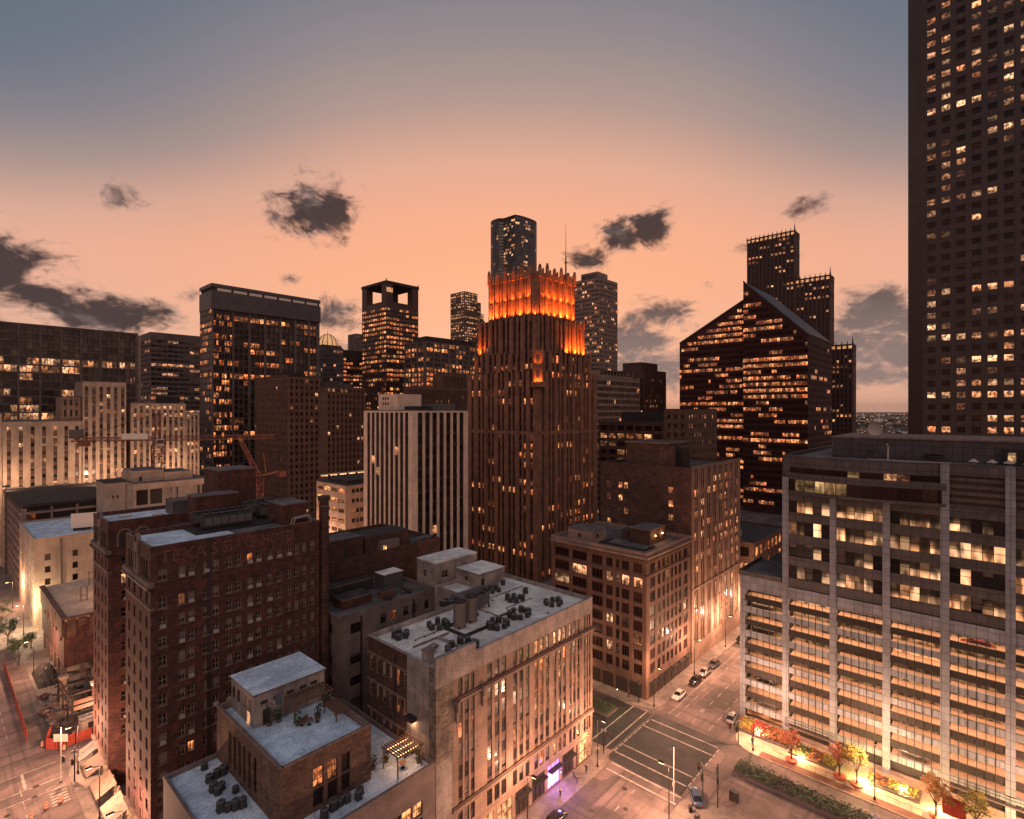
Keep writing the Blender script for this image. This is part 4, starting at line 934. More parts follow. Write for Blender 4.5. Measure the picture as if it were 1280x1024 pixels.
row_finials((-.2, lw - 4), (0, 1), 4, 2, 79, (1.6, 1.), .4); row_finials((35.3, -.2), (1, 0), 3.6, 2, 79, (1.6, 1.), .4)
# tall lit niche on the corner
m = b.p('corner_niche')
n = Vector((-1, -1, 0)).normalized(); dv = Vector((1, -1, 0)).normalized(); o = Vector((-.1, -.1, 0))
def nb(x0, x1, z0, z1, t0, t1, mt):
    p = [o + dv * x + n * t for x, t in ((x0, t1), (x1, t1), (x1, t0), (x0, t0))]
    m.prism([(q.x, q.y) for q in p], z0, z1, mt)
nb(-2.6, 2.6, 72.8, 73.6, -2, 1.9, S1)
nb(-1.9, 1.9, 73.6, 86.8, -2, .25, S1); nb(-2.0, -1.4, 73.6, 87.4, .25, .8, S1); nb(1.4, 2.0, 73.6, 87.4, .25, .8, S1)
nb(-1.4, 1.4, 79.6, 80.2, .25, .6, S1); nb(-1.4, 1.4, 85.4, 86.4, .25, .7, S1); nb(-.6, .6, 76.3, 79.0, .25, .3, 'frame_dark'); nb(-.6, .6, 81.4, 84.8, .25, .3, 'frame_dark')
for x in (-2.3, -.75, .75, 2.3): nb(x - .3, x + .3, 73.6, 74.9, 1.1, 1.7, S1)
# mast on the crown
m = b.p('antenna_mast'); mx, my = a1 + 22.5, a1 + 2.2
m.bar((mx, my, 113.5), (mx, my, 129), .42, 'black_metal', 6, .3); m.bar((mx, my, 129), (mx, my, 142.5), .16, 'black_metal', 5, .05); m.bar((mx - 1, my, 126.4), (mx + 1, my, 126.4), .12, 'black_metal', 4); m.bar((mx, my - 1, 126.4), (mx, my + 1, 126.4), .12, 'black_metal', 4)
GT = b.root
b.done()
FL = empty('roof_floodlight', 'small floodlight on the setback of the orange-lit tower', 'floodlight', (0, 0, 0), 0, 'floodlights on the tower setbacks')
m = MB(); m.box(-.35, -.22, 0, .35, .22, .12, 'black_metal'); m.bar((-.3, 0, .12), (-.3, 0, .45), .05, 'black_metal', 4); m.bar((.3, 0, .12), (.3, 0, .45), .05, 'black_metal', 4); m.build('bracket', FL)
m = MB(); m.box(-.28, -.2, .3, .28, .2, .62, 'black_metal'); m.build('housing', FL)
m = MB(); m.box(-.24, -.15, .625, .24, .15, .64, 'flood_orange'); m.build('lens', FL)
keep_kids(FL); ffirst = [True]
def flood(lx, ly, z, power, face, col=(1, .19, .022), size=1.2, reach=62):
    """one fixture with its own lamp, aimed up the wall in front of it"""
    p = (154.3 + lx, 127.4 + ly, z)
    o = FL if ffirst[0] else copy_tree(FL)
    ffirst[0] = False; o.location = p; o.rotation_euler = (0, 0, math.atan2(face[0], -face[1]))
    L = bpy.data.lights.new('floodlight', 'SPOT'); L.energy = power * rng.uniform(.55, 1.35); L.color = col; L.spot_size = R(130); L.spot_blend = .8; L.shadow_soft_size = .25
    lo = bpy.data.objects.new('floodlight_lamp', L); COL.objects.link(lo); lo.parent = o; lo.location = (0, 0, .75)
    v = Vector((-face[0] * .3, -face[1] * .3, 1)); lo.rotation_euler = (Matrix.Rotation(-o.rotation_euler.z, 3, 'Z') @ v).to_track_quat('-Z', 'Y').to_euler()
PW = 11500
for k in range(6):
    t = c0 + ch + e3 * (k + .5) / 6
    flood(c0 - 1.85, t, 100.78, PW * .9, (-1, 0)); flood(t, c0 - 1.85, 100.78, PW * 1.1, (0, -1)); flood(c0 - 1.5, t, 107.6, PW * .30, (-1, 0)); flood(t, c0 - 1.5, 107.6, PW * .38, (0, -1))
flood(c0 + .2, c0 + .2, 100.78, PW * .5, (-.7, -.7)); flood(c1 - ch / 2 + .9, c0 + ch / 2 - .9, 100.78, PW * .8, (.7, -.7)); flood(c0 + .3, c1 - .5, 100.78, PW * .7, (-.7, .7))
for k in range(5): flood(22.5 + k * 2.9, a0 - 1.7, 86.5, PW * 1.0, (0, -1))
flood(1.8, 33.6, 86.5, PW * .8, (-1, 0)); flood(-1.0, 36.2, 79.3, PW * .35, (-1, 0))
flood(-1.45, -.2, 73.62, 5200, (-.75, -.65)); flood(-.2, -1.45, 73.62, 5200, (-.65, -.75)); flood(-1.2, -1.2, 80.3, 1500, (-.7, -.7))

# ------------------------------------------------------------------ the other towers
def tower(name, label, u, v, w, d, h, bw=3., fh=3.8, wf=.6, pf=.3, wall='stone_mid', span=None, band=None, roof='roof_dark', lL=0.41, lR=0.41, run=3, seed=1, litm='lit_warm', gl='glass', dw=.4, ds=.1, dp=0., dS=0., base=0., top=2., cL=None, cR=None, rot=0, bandevery=0, par=0.):
    b = B(name, label, u, v, rot)
    nl = max(2, int(d / bw)); nr = max(2, int(w / bw))
    cL = cL or bays(nl, bw * (1 - pf), bw * pf); cR = cR or bays(nr, bw * (1 - pf), bw * pf)
    b.block(0, 0, w, d, 0, h, cL, cR, floors(h, fh, wf, base, top, bandevery), wall, roof, span, band, litL=runs(lL, run, seed), litR=runs(lR, run, seed + 1), par=par, dw=dw, ds=ds, dp=dp, dS=dS, litm=litm, gl=gl)
    return b
# rib tower next to the floodlit one: pale pilasters and dark recessed strips
b = B('pilaster_tower', 'tower of white full-height pilasters with dark strips between', 104.5, 138.)
pc = lambda n, L: fit([(2.3, 'p')] + [(2.15, 'w'), (.9, 'p')] * (n - 1) + [(2.15, 'w'), (2.0, 'p')], L)
b.facade((0, 0), (1, 0), 0, pc(7, 24.2), floors(64, 3.6, .72, 0, .6), 'white_pilaster', 'dark_panel', dw=.3, ds=.25, dp=.12, lit=runs(0.020, 1, 8), litm='lit_pale', gl='glass_red')
b.facade((0, 27.5), (0, -1), 0, pc(9, 27.5), floors(64, 3.6, .72, 0, .6), 'white_pilaster', 'dark_panel', dw=.2, ds=.16, dp=.08, lit=runs(0.020, 1, 9), litm='lit_pale', gl='glass_red')
b.core(0, 0, 24.2, 27.5, 0, 64, 'white_pilaster', 'roof_gray')
q = b.p('penthouse'); q.box(2, 10.5, 64.27, 12, 21.5, 69.6, 'white_pilaster', top='roof_gray')
for y, z in ((18.6, 68.2), (17.2, 68.2), (15.8, 68.2), (18.6, 66.4), (17.2, 66.4), (15.8, 66.4)): q.box(1.94, y - .4, z - .5, 1.995, y + .4, z + .5, 'frame_dark')
q.box(13, 3, 64.27, 21, 20, 66.3, 'unit_gray'); q.box(3, 2, 64.27, 10, 8, 65.5, 'dark_panel')
# red-brown ribbed tower
b = B('ribbed_brown_tower', 'red-brown tower with close vertical ribs and a lower right half', 136.6, 292.6)
cr = []
for i in range(8): cr += [(1.25, 'p'), (1.9, 'w')]
cr2 = []
for i in range(9): cr2 += [(1.25, 'p'), (1.9, 'w')]
rr = floors(83, 3.55, .5, 4, 1.4)
b.facade((0, 43), (0, -1), 0, bays(14, 1.85, 1.2, None, 43), rr, 'stone_mid', 'stone_brown', dw=.2, ds=.1, dp=.1, lit=runs(0.020, 1, 17), litm='lit_pale', gl='glass_red')
b.facade((0, 0), (1, 0), 0, fit(cr[:12] + [(1.2, 'p')], 19), rr, 'stone_mid', 'stone_brown', dw=.35, ds=.15, dp=.2, lit=runs(0.030, 1, 18), litm='lit_pale', gl='glass_red')
b.facade((19, 0), (1, 0), 0, fit([(5.5, 'p')] + cr2[1:] + [(1.2, 'p')], 30), floors(78, 3.55, .5, 4, 1.), 'stone_mid', 'stone_brown', dw=.5, ds=.35, dp=.25, lit=runs(0.050, 2, 19), litm='lit_pale', gl='glass_red')
b.core(0, 0, 19, 43, 0, 83, 'stone_brown', 'roof_dark'); b.core(19, 0, 49, 43, 0, 78, 'stone_brown', 'roof_dark')
for k in range(14): b.box('parapet', -.2, 1 + k * 3.05, 83.26, .5, 2.2 + k * 3.05, 84.1, 'stone_mid')
b.box('plant_room', 4, 10, 83.27, 15, 30, 86, 'dark_panel'); b.box('plant_room', 24, 6, 78.27, 44, 30, 80.6, 'roof_gray')
q = b.p('lit_terrace'); q.box(19, -.9, 26.3, 49.5, -.26, 27.0, 'white_paint')
for k in range(5): q.box(19.5 + k * 6, -.8, 25.7, 23.5 + k * 6, -.3, 26.28, 'lit_shop_bright')
# low glowing block beside it
b = B('lit_side_street_block', 'low cream block glowing yellow on its side street wall', 107., 182.)
b.block(0, 0, 30, 22, 0, 35.7, fit(bays(4, 4.4, .8), 22), fit([(2.4, 'p')] + [(1.3, 'w'), (.3, 'q')] * 14 + [(2, 'p')], 30), floors(35.7, 3.5, .42, 4, 1.4), 'limestone_cream', 'roof_dark', litL=runs(0.850, 4, 5, False), litR=runs(0.050, 1, 6), litm='lit_orange', gl='glass', dw=.3, ds=.08)
b.box('parapet', 3, 3, 35.98, 26, 18, 37.2, 'roof_dark')
# wide concrete grid slab, far left
b = B('wide_grid_slab', 'very wide slab tower with a gray concrete grid at the far left', -70., 378.)
ncol = 19
cg = []
for i in range(18): cg += [(1.1, 'p'), (7.9, 'w')]
cg += [(1.4, 'p')]
h = 109.6; fl = []
for i in range(26): fl += [(.75, 's'), (3.2, 'w')]
rw = fit(fl + [(.8, 's')], h)
cg3 = []
for i in range(18): cg3 += [(1.05, 'p'), (2.55, 'w'), (.08, 'q'), (2.55, 'w'), (.08, 'q'), (2.55, 'w')]
cg3 += [(1.4, 'p')]
b.facade((0, 0), (1, 0), 0, fit(cg3, 156), rw, 'concrete_gray', 'concrete_gray', dw=1.0, ds=.1, dp=.15, lit=lambda nr, nc: [[v and r < 22 for v in row] for r, row in enumerate(runs(0.468, 4, 23)(nr, nc))], litm='lit_pale', gl='glass')
b.core(0, 0, 156, 22, 0, h, 'dark_panel', 'roof_dark', left=True); b.box('edge_column', 156.01, -.3, 0, 157.3, 2.0, h - 1, 'concrete_pale')
# fine-banded slab behind it
tower('fine_banded_slab', 'distant gray slab with fine window bands left of the dark framed tower', 128.6, 527., 75, 30, 130, 4., 3.9, .55, .12, 'concrete_gray', lL=0.20, lR=0.22, run=4, seed=31, litm='lit_pale', top=6, dw=.5)
# framed dark tower
b = B('framed_dark_tower', 'dark glass tower in a heavy blue-gray frame at the top and left', 123., 369.)
h = 144.7; Wd = 72.8; n1 = 33
cr = [(1.2, 'p')] + sum([[(1.5, 'w'), (.12, 'q')] for i in range(7)], []) + [(.8, 'p')]
for i in range(5): cr += [(2.9, 'w'), (.1, 'q'), (2.9, 'w'), (.1, 'q'), (2.9, 'w'), (1.3, 'p')]
cr += [(2.4, 'w'), (.1, 'q'), (2.4, 'w'), (2.4, 'p')]
fl = []
for i in range(30): fl += [(1.1, 's'), (2.9, 'w')]
rw = fit(fl + [(2.8, 's')], h - 16)
b.facade((0, 0), (1, 0), 0, fit(cr, Wd), rw, 'concrete_gray', 'granite_gray', dw=1.1, ds=.35, dp=.3, lit=lambda nr, nc: [[v or (c < 7 and r % 2 == 0 and (r * 5 + c) % 3 > 0) or (r == nr - 1 and c % 3 > 0) for c, v in enumerate(row)] for r, row in enumerate(runs(0.260, 3, 33)(nr, nc))], litm='lit_orange', gl='glass')
b.facade((0, 21), (0, -1), 0, bays(9, 1.9, .4, None, 21), floors(h - 16, 4., .62, 0, 0), 'granite_gray', lit=runs(0.286, 4, 34), litm='lit_orange', gl='glass_blue', dw=.2, ds=.05)
b.box('wall', -.4, -1.3, h - 16, Wd + .3, 21, h - 4.6, 'metal_panel'); b.box('wall', -.4, -1.3, h - 2.2, Wd + .3, 21, h, 'metal_panel')
q = b.p('roof_slot'); q.box(.5, -.9, h - 4.59, Wd - .5, 20, h - 2.21, 'dark_panel')
for k in range(7): q.box(3 + k * 9.9, -1.05, h - 4.3, 11.4 + k * 9.9, -.91, h - 2.6, 'white_paint')  # pale panels painted in place of strip lights in the slot
b.core(0, 0, Wd, 21, 0, h - 16.05, 'metal_panel', 'roof_dark'); b.box('roof', 0, 0, h + .01, Wd, 20, h + .3, 'roof_dark')
# lower dark pair and its lit dome
b = B('domed_tower', 'slim gray tower under a small glowing ribbed dome', 210., 391.)
b.block(0, 0, 18, 17, 0, 114, bays(6, 2.2, .8), bays(6, 2.2, .8), floors(114, 3.7, .5, 0, 2), 'metal_panel', 'roof_dark', litL=runs(0.156, 1, 51), litR=runs(0.156, 2, 52), litm='lit_pale', gl='glass_blue', dw=.3)
m = b.p('dome')
for k in range(12):
    for j in range(5):
        def dp_(a, t): 
            a = 2 * math.pi * a / 12; t = t * math.pi / 10; r = 7.6 * math.cos(t); return (9 + r * math.cos(a), 8.5 + r * math.sin(a), 116 + 9.5 * math.sin(t))
        m.poly([dp_(k, j), dp_(k + 1, j), dp_(k + 1, j + 1), dp_(k, j + 1)], 'gold_dome')
m = b.p('dome_ribs')
for k in range(12):
    for j in range(5): m.bar(dp_(k, j), dp_(k, j + 1), .35, 'frame_dark', 4)
m.bar((9, 8.5, 125), (9, 8.5, 128.5), .3, 'black_metal', 4, .1); b.box('drum', 1., .8, 114.27, 17, 16.2, 116, 'stone_mid')
tower('dark_office_tower', 'dark red office tower with lit bands between the dome and the belvedere tower', 240., 440., 40, 30, 119, 3.2, 3.7, .55, .15, 'dark_panel', lL=0.41, lR=0.57, run=3, seed=61, litm='lit_red', top=7)
tower('small_gray_tower', 'narrow plain gray tower peeping out left of the belvedere tower', 352., 575., 18, 18, 157, 3, 3.8, .5, .3, 'concrete_gray', lL=0.07, lR=0.07, seed=63)
# square tower with the open belvedere
b = B('belvedere_tower', 'square dark tower whose open top storey shows the sky', 261.8, 380.7)
h = 156.
for nm in (0,):
    b.block(0, 0, 33.5, 37, 0, h, bays(11, 2.7, .6), bays(10, 2.75, .6), floors(h, 3.9, .55, 0, 5), 'granite_red', 'roof_dark', 'dark_panel', litL=runs(0.442, 2, 71), litR=runs(0.650, 3, 72), litm='lit_orange', dw=.3, ds=.05)
q = b.p('belvedere')
for x0, y0, x1, y1 in ((0, 0, 6.5, 7), (27, 0, 33.5, 7), (0, 30, 6.5, 37), (27, 30, 33.5, 37)): q.box(x0, y0, h + .27, x1, y1, h + 15, 'granite_red')
q.box(12, 13, h + .27, 21, 24, h + 15, 'dark_panel'); q.box(-.5, -.5, h + 15.02, 34, 37.5, h + 17.5, 'dark_panel')
q.box(.3, .2, h + 8.2, 6.2, -.1, h + 12, 'lit_shop'); 
for x in (-.2, 33.): q.box(x, -.2, h + 17.5, x + .7, .5, h + 19, 'black_metal')
# grid block with lit bands and its finned annex
b = B('grid_office_block', 'gray grid office block with a strongly lit band under its rounded roof', 261.4, 328.2)
cr = sum([[(.8, 'p'), (2.2, 'w'), (.12, 'q'), (2.2, 'w')] for i in range(9)], []) + [(.8, 'p')]
h = 124 - 6
lf = lambda s: (lambda nr, nc: [[(r in (nr - 6, nr - 7, nr - 8, nr - 9) and random.Random(r * 91 + c + s).random() < .85) or v for c, v in enumerate(row)] for r, row in enumerate(runs(0.325, 3, s)(nr, nc))])
b.block(0, 0, 70, 27, 0, h, cr[:13] + [(.8, 'p')], cr, floors(h, 3.8, .7, 0, 1), 'concrete_gray', 'roof_dark', litL=lf(81), litR=lf(82), litm='lit_orange', dw=.7, ds=.1, dp=.2)
b.p('plant_room').prism([(4, 4), (50, 3), (60, 6), (62, 20), (55, 24), (6, 24)], h + .27, h + 4.5, 'dark_panel')
b = B('finned_annex', 'lower office block of fine gray vertical fins in front of the gray grid office block', 243., 318.)
b.block(0, 0, 80, 13, 0, 82, bays(9, .9, .5), bays(54, .95, .5), floors(82, 3.7, .7, 0, 2), 'stone_mid', 'roof_dark', 'dark_panel', litL=runs(0.020, 1, 83), litR=runs(0.020, 1, 84), litm='lit_warm', dw=.6, ds=.5, dp=.25)
b.block(28, .6, 80, 12, 82.3, 93, None, bays(34, .95, .5), floors(10.7, 3.7, .7, 0, 2), 'stone_mid', 'roof_dark', 'dark_panel', dw=.6, ds=.5, dp=.2)
# distant stepped tower
b = B('stepped_lit_tower', 'distant slim tower with a stepped right shoulder and many lit panes', 537., 583.); b.root.scale = (1.2, 1.2, 1)
b.block(0, 0, 22, 26, 0, 240, bays(8, 2.2, 1.), bays(7, 2.2, .9), floors(240, 3.9, .6, 0, 1), 'stone_mid', 'roof_dark', litL=runs(0.520, 3, 91), litR=runs(0.850, 4, 92), litm='lit_pale', dw=.3)
b.block(22.2, 2, 30, 24, 0, 228, None, bays(3, 2.2, .9), floors(228, 3.9, .6, 0, 1), 'stone_mid', 'roof_dark', litR=runs(0.850, 4, 93), litm='lit_pale', dw=.3)
b.block(30.2, 4, 37, 22, 0, 212, None, bays(2, 2.2, .9), floors(212, 3.9, .6, 0, 1), 'stone_mid', 'roof_dark', litR=runs(0.850, 4, 94), litm='lit_pale', dw=.3)
# tallest: dark glass tower with rounded sides behind the crown
b = B('rounded_glass_tower', 'tall dark glass tower with rounded sides behind the orange crown', 503., 452.); b.root.scale = (1.2, 1.2, 1)
def curved(pts, h, seed, p, mt, part='wall', z0=60):
    for i in range(len(pts) - 1):
        (x0, y0), (x1, y1) = pts[i], pts[i + 1]; L = math.hypot(x1 - x0, y1 - y0)
        b.facade((x0, y0), (x1 - x0, y1 - y0), z0, fit([(.25, 'p'), (2.2, 'w'), (.25, 'p'), (2.2, 'w'), (.25, 'p')], L), floors(h - z0, 4.0, .72, 0, 5), mt, lit=runs(p, 2, seed + i), litm='lit_pale', gl='glass_blue', dw=.06, ds=.0)
Ra = 15.
left = [(Ra - Ra * math.cos(R(a)) * 1. , 30 + Ra * math.sin(R(a))) for a in range(90, -1, -15)]
right_ = [(30 + Ra * math.sin(R(a)), Ra - Ra * math.cos(R(a))) for a in range(0, 91, 15)]
hI = 314.
curved(left, hI, 101, .05, 'metal_panel'); curved([(0, 30), (0, 24.5)], hI, 110, .05, 'metal_panel'); 
curved([(0, 24.5), (4, 20.5)], hI, 112, .03, 'dark_panel'); curved([(4, 20.5), (4, 15), (4, 9.5), (4, 4), ], hI, 114, .2, 'dark_panel'); curved([(4, 4), (9, 2), (14, .8), (20, 0), (30, 0)], hI, 120, .12, 'metal_panel'); curved(right_, hI, 130, .1, 'metal_panel')
b.p('roof').prism([(4, 4), (9, 2), (14, .8), (20, 0)] + right_ + [(45, 45)] + left + [(0, 24.5), (4, 20.5)], hI - 2, hI - .5, 'roof_dark')
m = b.p('wall'); m.quad((45, 15, 60), (45, 45, 60), (45, 45, hI), (45, 15, hI), 'metal_panel'); m.quad((45, 45, 60), (15, 45, 60), (15, 45, hI), (45, 45, hI), 'metal_panel')
# banded pale tower and the lower banded slab before it
b = tower('banded_pale_tower', 'pale banded tower standing right of the orange crown', 409., 266., 31, 27, 184, 2.6, 3.9, .5, .16, 'concrete_pale', lL=0.23, lR=0.14, run=2, seed=141, litm='lit_warm', top=2.5, dw=.4)
b.box('plant_room', 3, 4, 184.27, 20, 22, 190.5, 'concrete_pale', top='roof_dark')
for k in range(8): b.box('plant_room', 2.9, 5 + k * 2.0, 185.4, 2.99, 6.4 + k * 2.0, 188.8, 'frame_dark')
b = B('low_banded_slab', 'lower office slab with white floor bands at the foot of the pale tower', 276., 181.)
b.block(0, 0, 52, 26, 0, 84.5, bays(12, 2., .12), bays(24, 2.0, .12), floors(84.5, 3.8, .62, 0, 1.8), 'concrete_pale', 'roof_gray', litL=runs(0.130, 2, 151), litR=runs(0.156, 2, 152), litm='lit_warm', dw=.4, ds=0)
b.block(6, 2, 46, 22, 84.8, 89.4, None, bays(10, 3, .5), floors(4.5, 4.4, .6), 'concrete_pale', 'roof_gray', dw=.3)
tower('dark_striped_tower', 'dark brown tower with vertical stripes and a stepped flat top', 345., 187., 34, 27, 93, 2.6, 3.7, .5, .5, 'granite_red', 'dark_panel', lL=0.24, lR=0.27, run=1, seed=161, litm='lit_warm', top=6, ds=.4, dp=.1).box('plant_room', 8, 6, 93.27, 32, 22, 99.5, 'granite_red', top='roof_dark')
# dark bronze wedge towers with sloped roofs
def wedge(b, faces, p, seed, wm='bronze_glass', gm='glass_matte', lm='lit_red', fh=3.9, bw=1.5):
    """curtain-wall faces: (origin, direction, length, height-at function, share lit); panes sit just outside the dark wall"""
    m = b.p('wall')
    for fi, (o, d, L, hf, pl) in enumerate(faces):
        d = Vector((*d, 0)).normalized(); n = Vector((d.y, -d.x, 0)); o = Vector((*o, 0))
        m.poly([o, o + d * L, o + d * L + Vector((0, 0, hf(L))), o + Vector((0, 0, hf(0)))], wm)
        nc = int(L / bw); cw = L / nc; nf = int(max(hf(0), hf(L)) / fh); g_ = runs(pl, 7, seed + fi)(nf, nc)
        for r_ in range(1, nf):
            z0 = r_ * fh + 1.5; z1 = z0 + fh - 1.75
            for c in range(nc):
                x0 = c * cw + .12; x1 = x0 + cw - .24
                if min(hf(x0), hf(x1)) < z1 + 3.2: continue
                k = n * .03; b.win([o + d * x0 + k + Vector((0, 0, z0)), o + d * x1 + k + Vector((0, 0, z0)), o + d * x1 + k + Vector((0, 0, z1)), o + d * x0 + k + Vector((0, 0, z1))], lm if g_[r_][c] else None, gm)
b = B('sloped_roof_tower', 'dark bronze glass tower whose roof slopes steeply down to the right', 355., 84.6)
sl_ = lambda x: 147 - 37 * x / 37.4
wedge(b, [((0, 37.4), (0, -1), 37.4, sl_, .6), ((0, 0), (1, 0), 62, lambda x: 110, .12)], .3, 171)
m = b.p('roof'); m.quad((0, 0, 110), (62, 0, 110), (62, 37.4, 147), (0, 37.4, 147), 'metal_panel')
m = b.p('wall'); m.quad((62, 37.4, 0), (0, 37.4, 0), (0, 37.4, 147), (62, 37.4, 147), 'bronze_glass'); m.poly([(62, 0, 0), (62, 37.4, 0), (62, 37.4, 147), (62, 0, 110)], 'bronze_glass')
m = b.p('roof_edge'); m.bar((-.2, 0, 110), (-.2, 37.4, 147.2), .5, 'metal_panel', 4); m.bar((0, -.2, 110), (62, -.2, 110), .4, 'metal_panel', 4)
b = B('sloped_roof_twin', 'dark bronze glass tower whose roof slopes down to the left', 370., 125.)
wedge(b, [((0, 47), (0, -1), 47, lambda x: 113 + 26 * x / 47, .62)], .4, 181)
m = b.p('roof'); m.quad((0, 0, 139), (50, 0, 139), (50, 47, 113), (0, 47, 113), 'metal_panel'); m = b.p('wall'); m.poly([(0, 0, 0), (50, 0, 0), (50, 0, 139), (0, 0, 139)], 'bronze_glass'); m.quad((50, 47, 0), (0, 47, 0), (0, 47, 113), (50, 47, 113), 'bronze_glass'); m.poly([(50, 0, 0), (50, 47, 0), (50, 47, 113), (50, 0, 139)], 'bronze_glass')
b.p('roof_edge').bar((-.2, 47, 113), (-.2, 0, 139.2), .5, 'metal_panel', 4)
# three-step granite tower with gabled, spiked tops
b = B('gabled_granite_tower', 'red granite tower in three spiked steps behind the sloped glass roofs', 525., 91.)
def gstep(y0, y1, w, h, seed, p):
    L = y1 - y0; b.facade((0, y1), (0, -1), 40, bays(int(L / 3.3), 1.8, 1.5, None, L), floors(h - 40, 4.1, .5, 0, 5, 5), 'granite_red', 'dark_panel', 'stone_rust', dw=.5, ds=.15, dS=.15, lit=runs(p, 3, seed), litm='lit_warm', gl='glass_red')
    b.facade((0, y0), (1, 0), 40, bays(int(w / 3.3), 1.8, 1.5, None, w), floors(h - 40, 4.1, .5, 0, 5, 5), 'granite_red', 'dark_panel', 'stone_rust', dw=.5, ds=.15, dS=.15, lit=runs(p * .5, 2, seed + 1), litm='lit_warm', gl='glass_red')
    b.core(0, y0, w, y1, 40, h, 'granite_red', 'roof_dark')
    n = max(3, int(L / 3.5)); q = b.p('spires')
    for k in range(n + 1):
        y = y0 + L * k / n; q.cyl(.4, y, h, h + 3.2, .5, .08, 'stone_rust', 4); q.box(.1, y - .5, h - 2, .9, y + .5, h + .6, 'stone_rust') if k % 2 else None
    q.cyl(.4, y0 + .3, h, h + 7, .7, .1, 'stone_rust', 4)
    for k in range(4):       # stepped gable on the flank
        b.box('gable', .3, y0 - 1.2 * (k + 1), 40, w - 4, y0 - 1.2 * k - .02, h - 26 - 13 * k, 'granite_red') if y0 > 60 else None
    q = b.p('lit_crown')
    for k in range(n): q.box(-.25, y0 + L * (k + .2) / n, h - 3.4, -.17, y0 + L * (k + .8) / n, h - 1.2, 'lit_shop')
b.root['label'] = 'red granite tower in three spiked steps behind the sloped glass roofs'
gstep(44.5, 86, 15, 225.5, 201, .22); gstep(16.6, 44.4, 14, 181, 203, .2); gstep(0, 16.5, 13, 120, 205, .3)
# dark tower with regular square windows, right edge
b = B('right_granite_tower', 'huge gray granite tower with square windows filling the right edge', 234., -52.)
h = 300.; L = 71.8
cl = [(1.2, 'p')]
for i in range(18): cl += [(2.15, 'w'), (1.65, 'p')]
fl = []
for i in range(76): fl += [(1.95, 's'), (1.95, 'w')]
def chase(nr, nc):
    g_ = random.Random(5); o = []
    for r in range(nr):
        z = 4 * r; p = .6 if 64 < z < 108 else .26 if z < 150 else .62 if z < 200 else .52; p *= g_.choice((.5, .9, 1.2, 1.5)); o.append([g_.random() < p for _ in range(nc)])
    return o
b.facade((0, L), (0, -1), 0, fit(cl, L), fit(fl + [(3, 's')], h), 'granite_gray', dw=.3, ds=.02, lit=chase, litm='lit_pale', gl='glass_red')
b.facade((4.6, L + 4.6), (-1, -1), 0, [(6.5, 'p')], [(h, 's')], 'granite_gray', dw=.1)
b.core(0, 0, 60, L, 0, h, 'granite_gray', 'roof_dark', front=True); b.box('wall', 4.7, L + .02, 0, 60, L + 4.5, h, 'granite_gray')
# stepped tan block behind the brick one
b = B('stepped_tan_block', 'dim tan office block in two heights behind the limestone fronted building', 220.8, 99.)
k_ = dict(dw=.3, ds=.08, litm='lit_warm', gl='glass_red')
b.block(0, 11.1, 26, 45, 0, 58.5, bays(7, 3.6, .9), None, floors(58.5, 3.7, .6, 0, 1.4), 'brick_brown', 'roof_dark', litL=runs(0.416, 2, 211), **k_)
b.block(0, 0, 32, 11, 0, 64.6, bays(3, 1.4, 1.8), bays(11, 1.2, 1.5), floors(64.6, 3.7, .45, 0, 2.4), 'brick_tan', 'roof_dark', litL=runs(0.260, 1, 213), litR=runs(0.390, 2, 214), **k_)
b.box('plant_room', 6, 20, 58.77, 20, 36, 63.5, 'dark_panel')
b = B('low_lit_block', 'low brick block with a dark roof seen past the limestone fronted building', 177., 57.5)
b.block(0, 0, 34, 24, 0, 22, bays(5, 2.8, 1.6), bays(8, 2.6, 1.4), floors(22, 4.2, .6, 0, 1.6), 'brick_tan', 'roof_dark', litL=runs(0.650, 2, 221), litR=runs(0.850, 3, 222), litm='lit_orange', par=.7, dw=.3)
for x, y in ((8, 8), (11, 8.5), (14, 12)): b.p('roof_fan').cyl(x, y, 21.3, 23.2, .9, .9, 'unit_pale', 10)

# ------------------------------------------------------------------ the left side
W1 = 'limestone_cream'
b = B('stepped_cream_hall', 'stepped cream stone building with tall window strips and a square tower', 2., 300.)
def strip(x0, x1, y0, z1, n, seed, p, base=0, fh=3.35, win=1.25):
    L = x1 - x0; b.facade((x0, y0), (1, 0), base, bays(n, win, L / n - win, (L / n - win) / 2, L), floors(z1 - base, fh, .5, 0, 2.2), W1, 'stone_mid', dw=.35, ds=.12, dp=.1, lit=runs(p, 2, seed), litm='lit_pale', gl='glass_blind')
strip(0, 20, 4, 63, 5, 231, .3); strip(20.02, 45.6, 1, 59.5, 7, 232, .3); strip(45.62, 61.6, 0, 77, 6, 233, .45)
b.core(0, 4, 20, 30, 0, 63, W1, 'roof_dark', left=True); b.core(20.02, 1, 45.6, 28, 0, 59.5, W1, 'roof_gray', left=True); b.core(45.62, 0, 61.6, 18, 0, 77, W1, 'roof_gray', left=True)
b.facade((45.6, 18), (0, -1), 59.6, bays(4, 1.4, 2.6, None, 18), floors(17.4, 3.4, .6, 0, 2), 'limestone', dw=.4, ds=.2, lit=runs(.06, 1, 236), litm='lit_pale')
b.block(38.5, 2, 45.3, 16, 59.8, 70, bays(3, 1.3, 2), bays(3, 1, 1.1), floors(10.2, 3.3, .6, 0, 1), 'limestone', 'roof_dark', dw=.4, ds=.2)
for k in range(3): b.box('grille', 20.6 + k * 7.6, .82, 30.0, 26.4 + k * 7.6, .88, 32.4, 'unit_gray')
b = B('cream_wing_block', 'cream stone block with bright windows right of the red crane', 65.8, 302.)
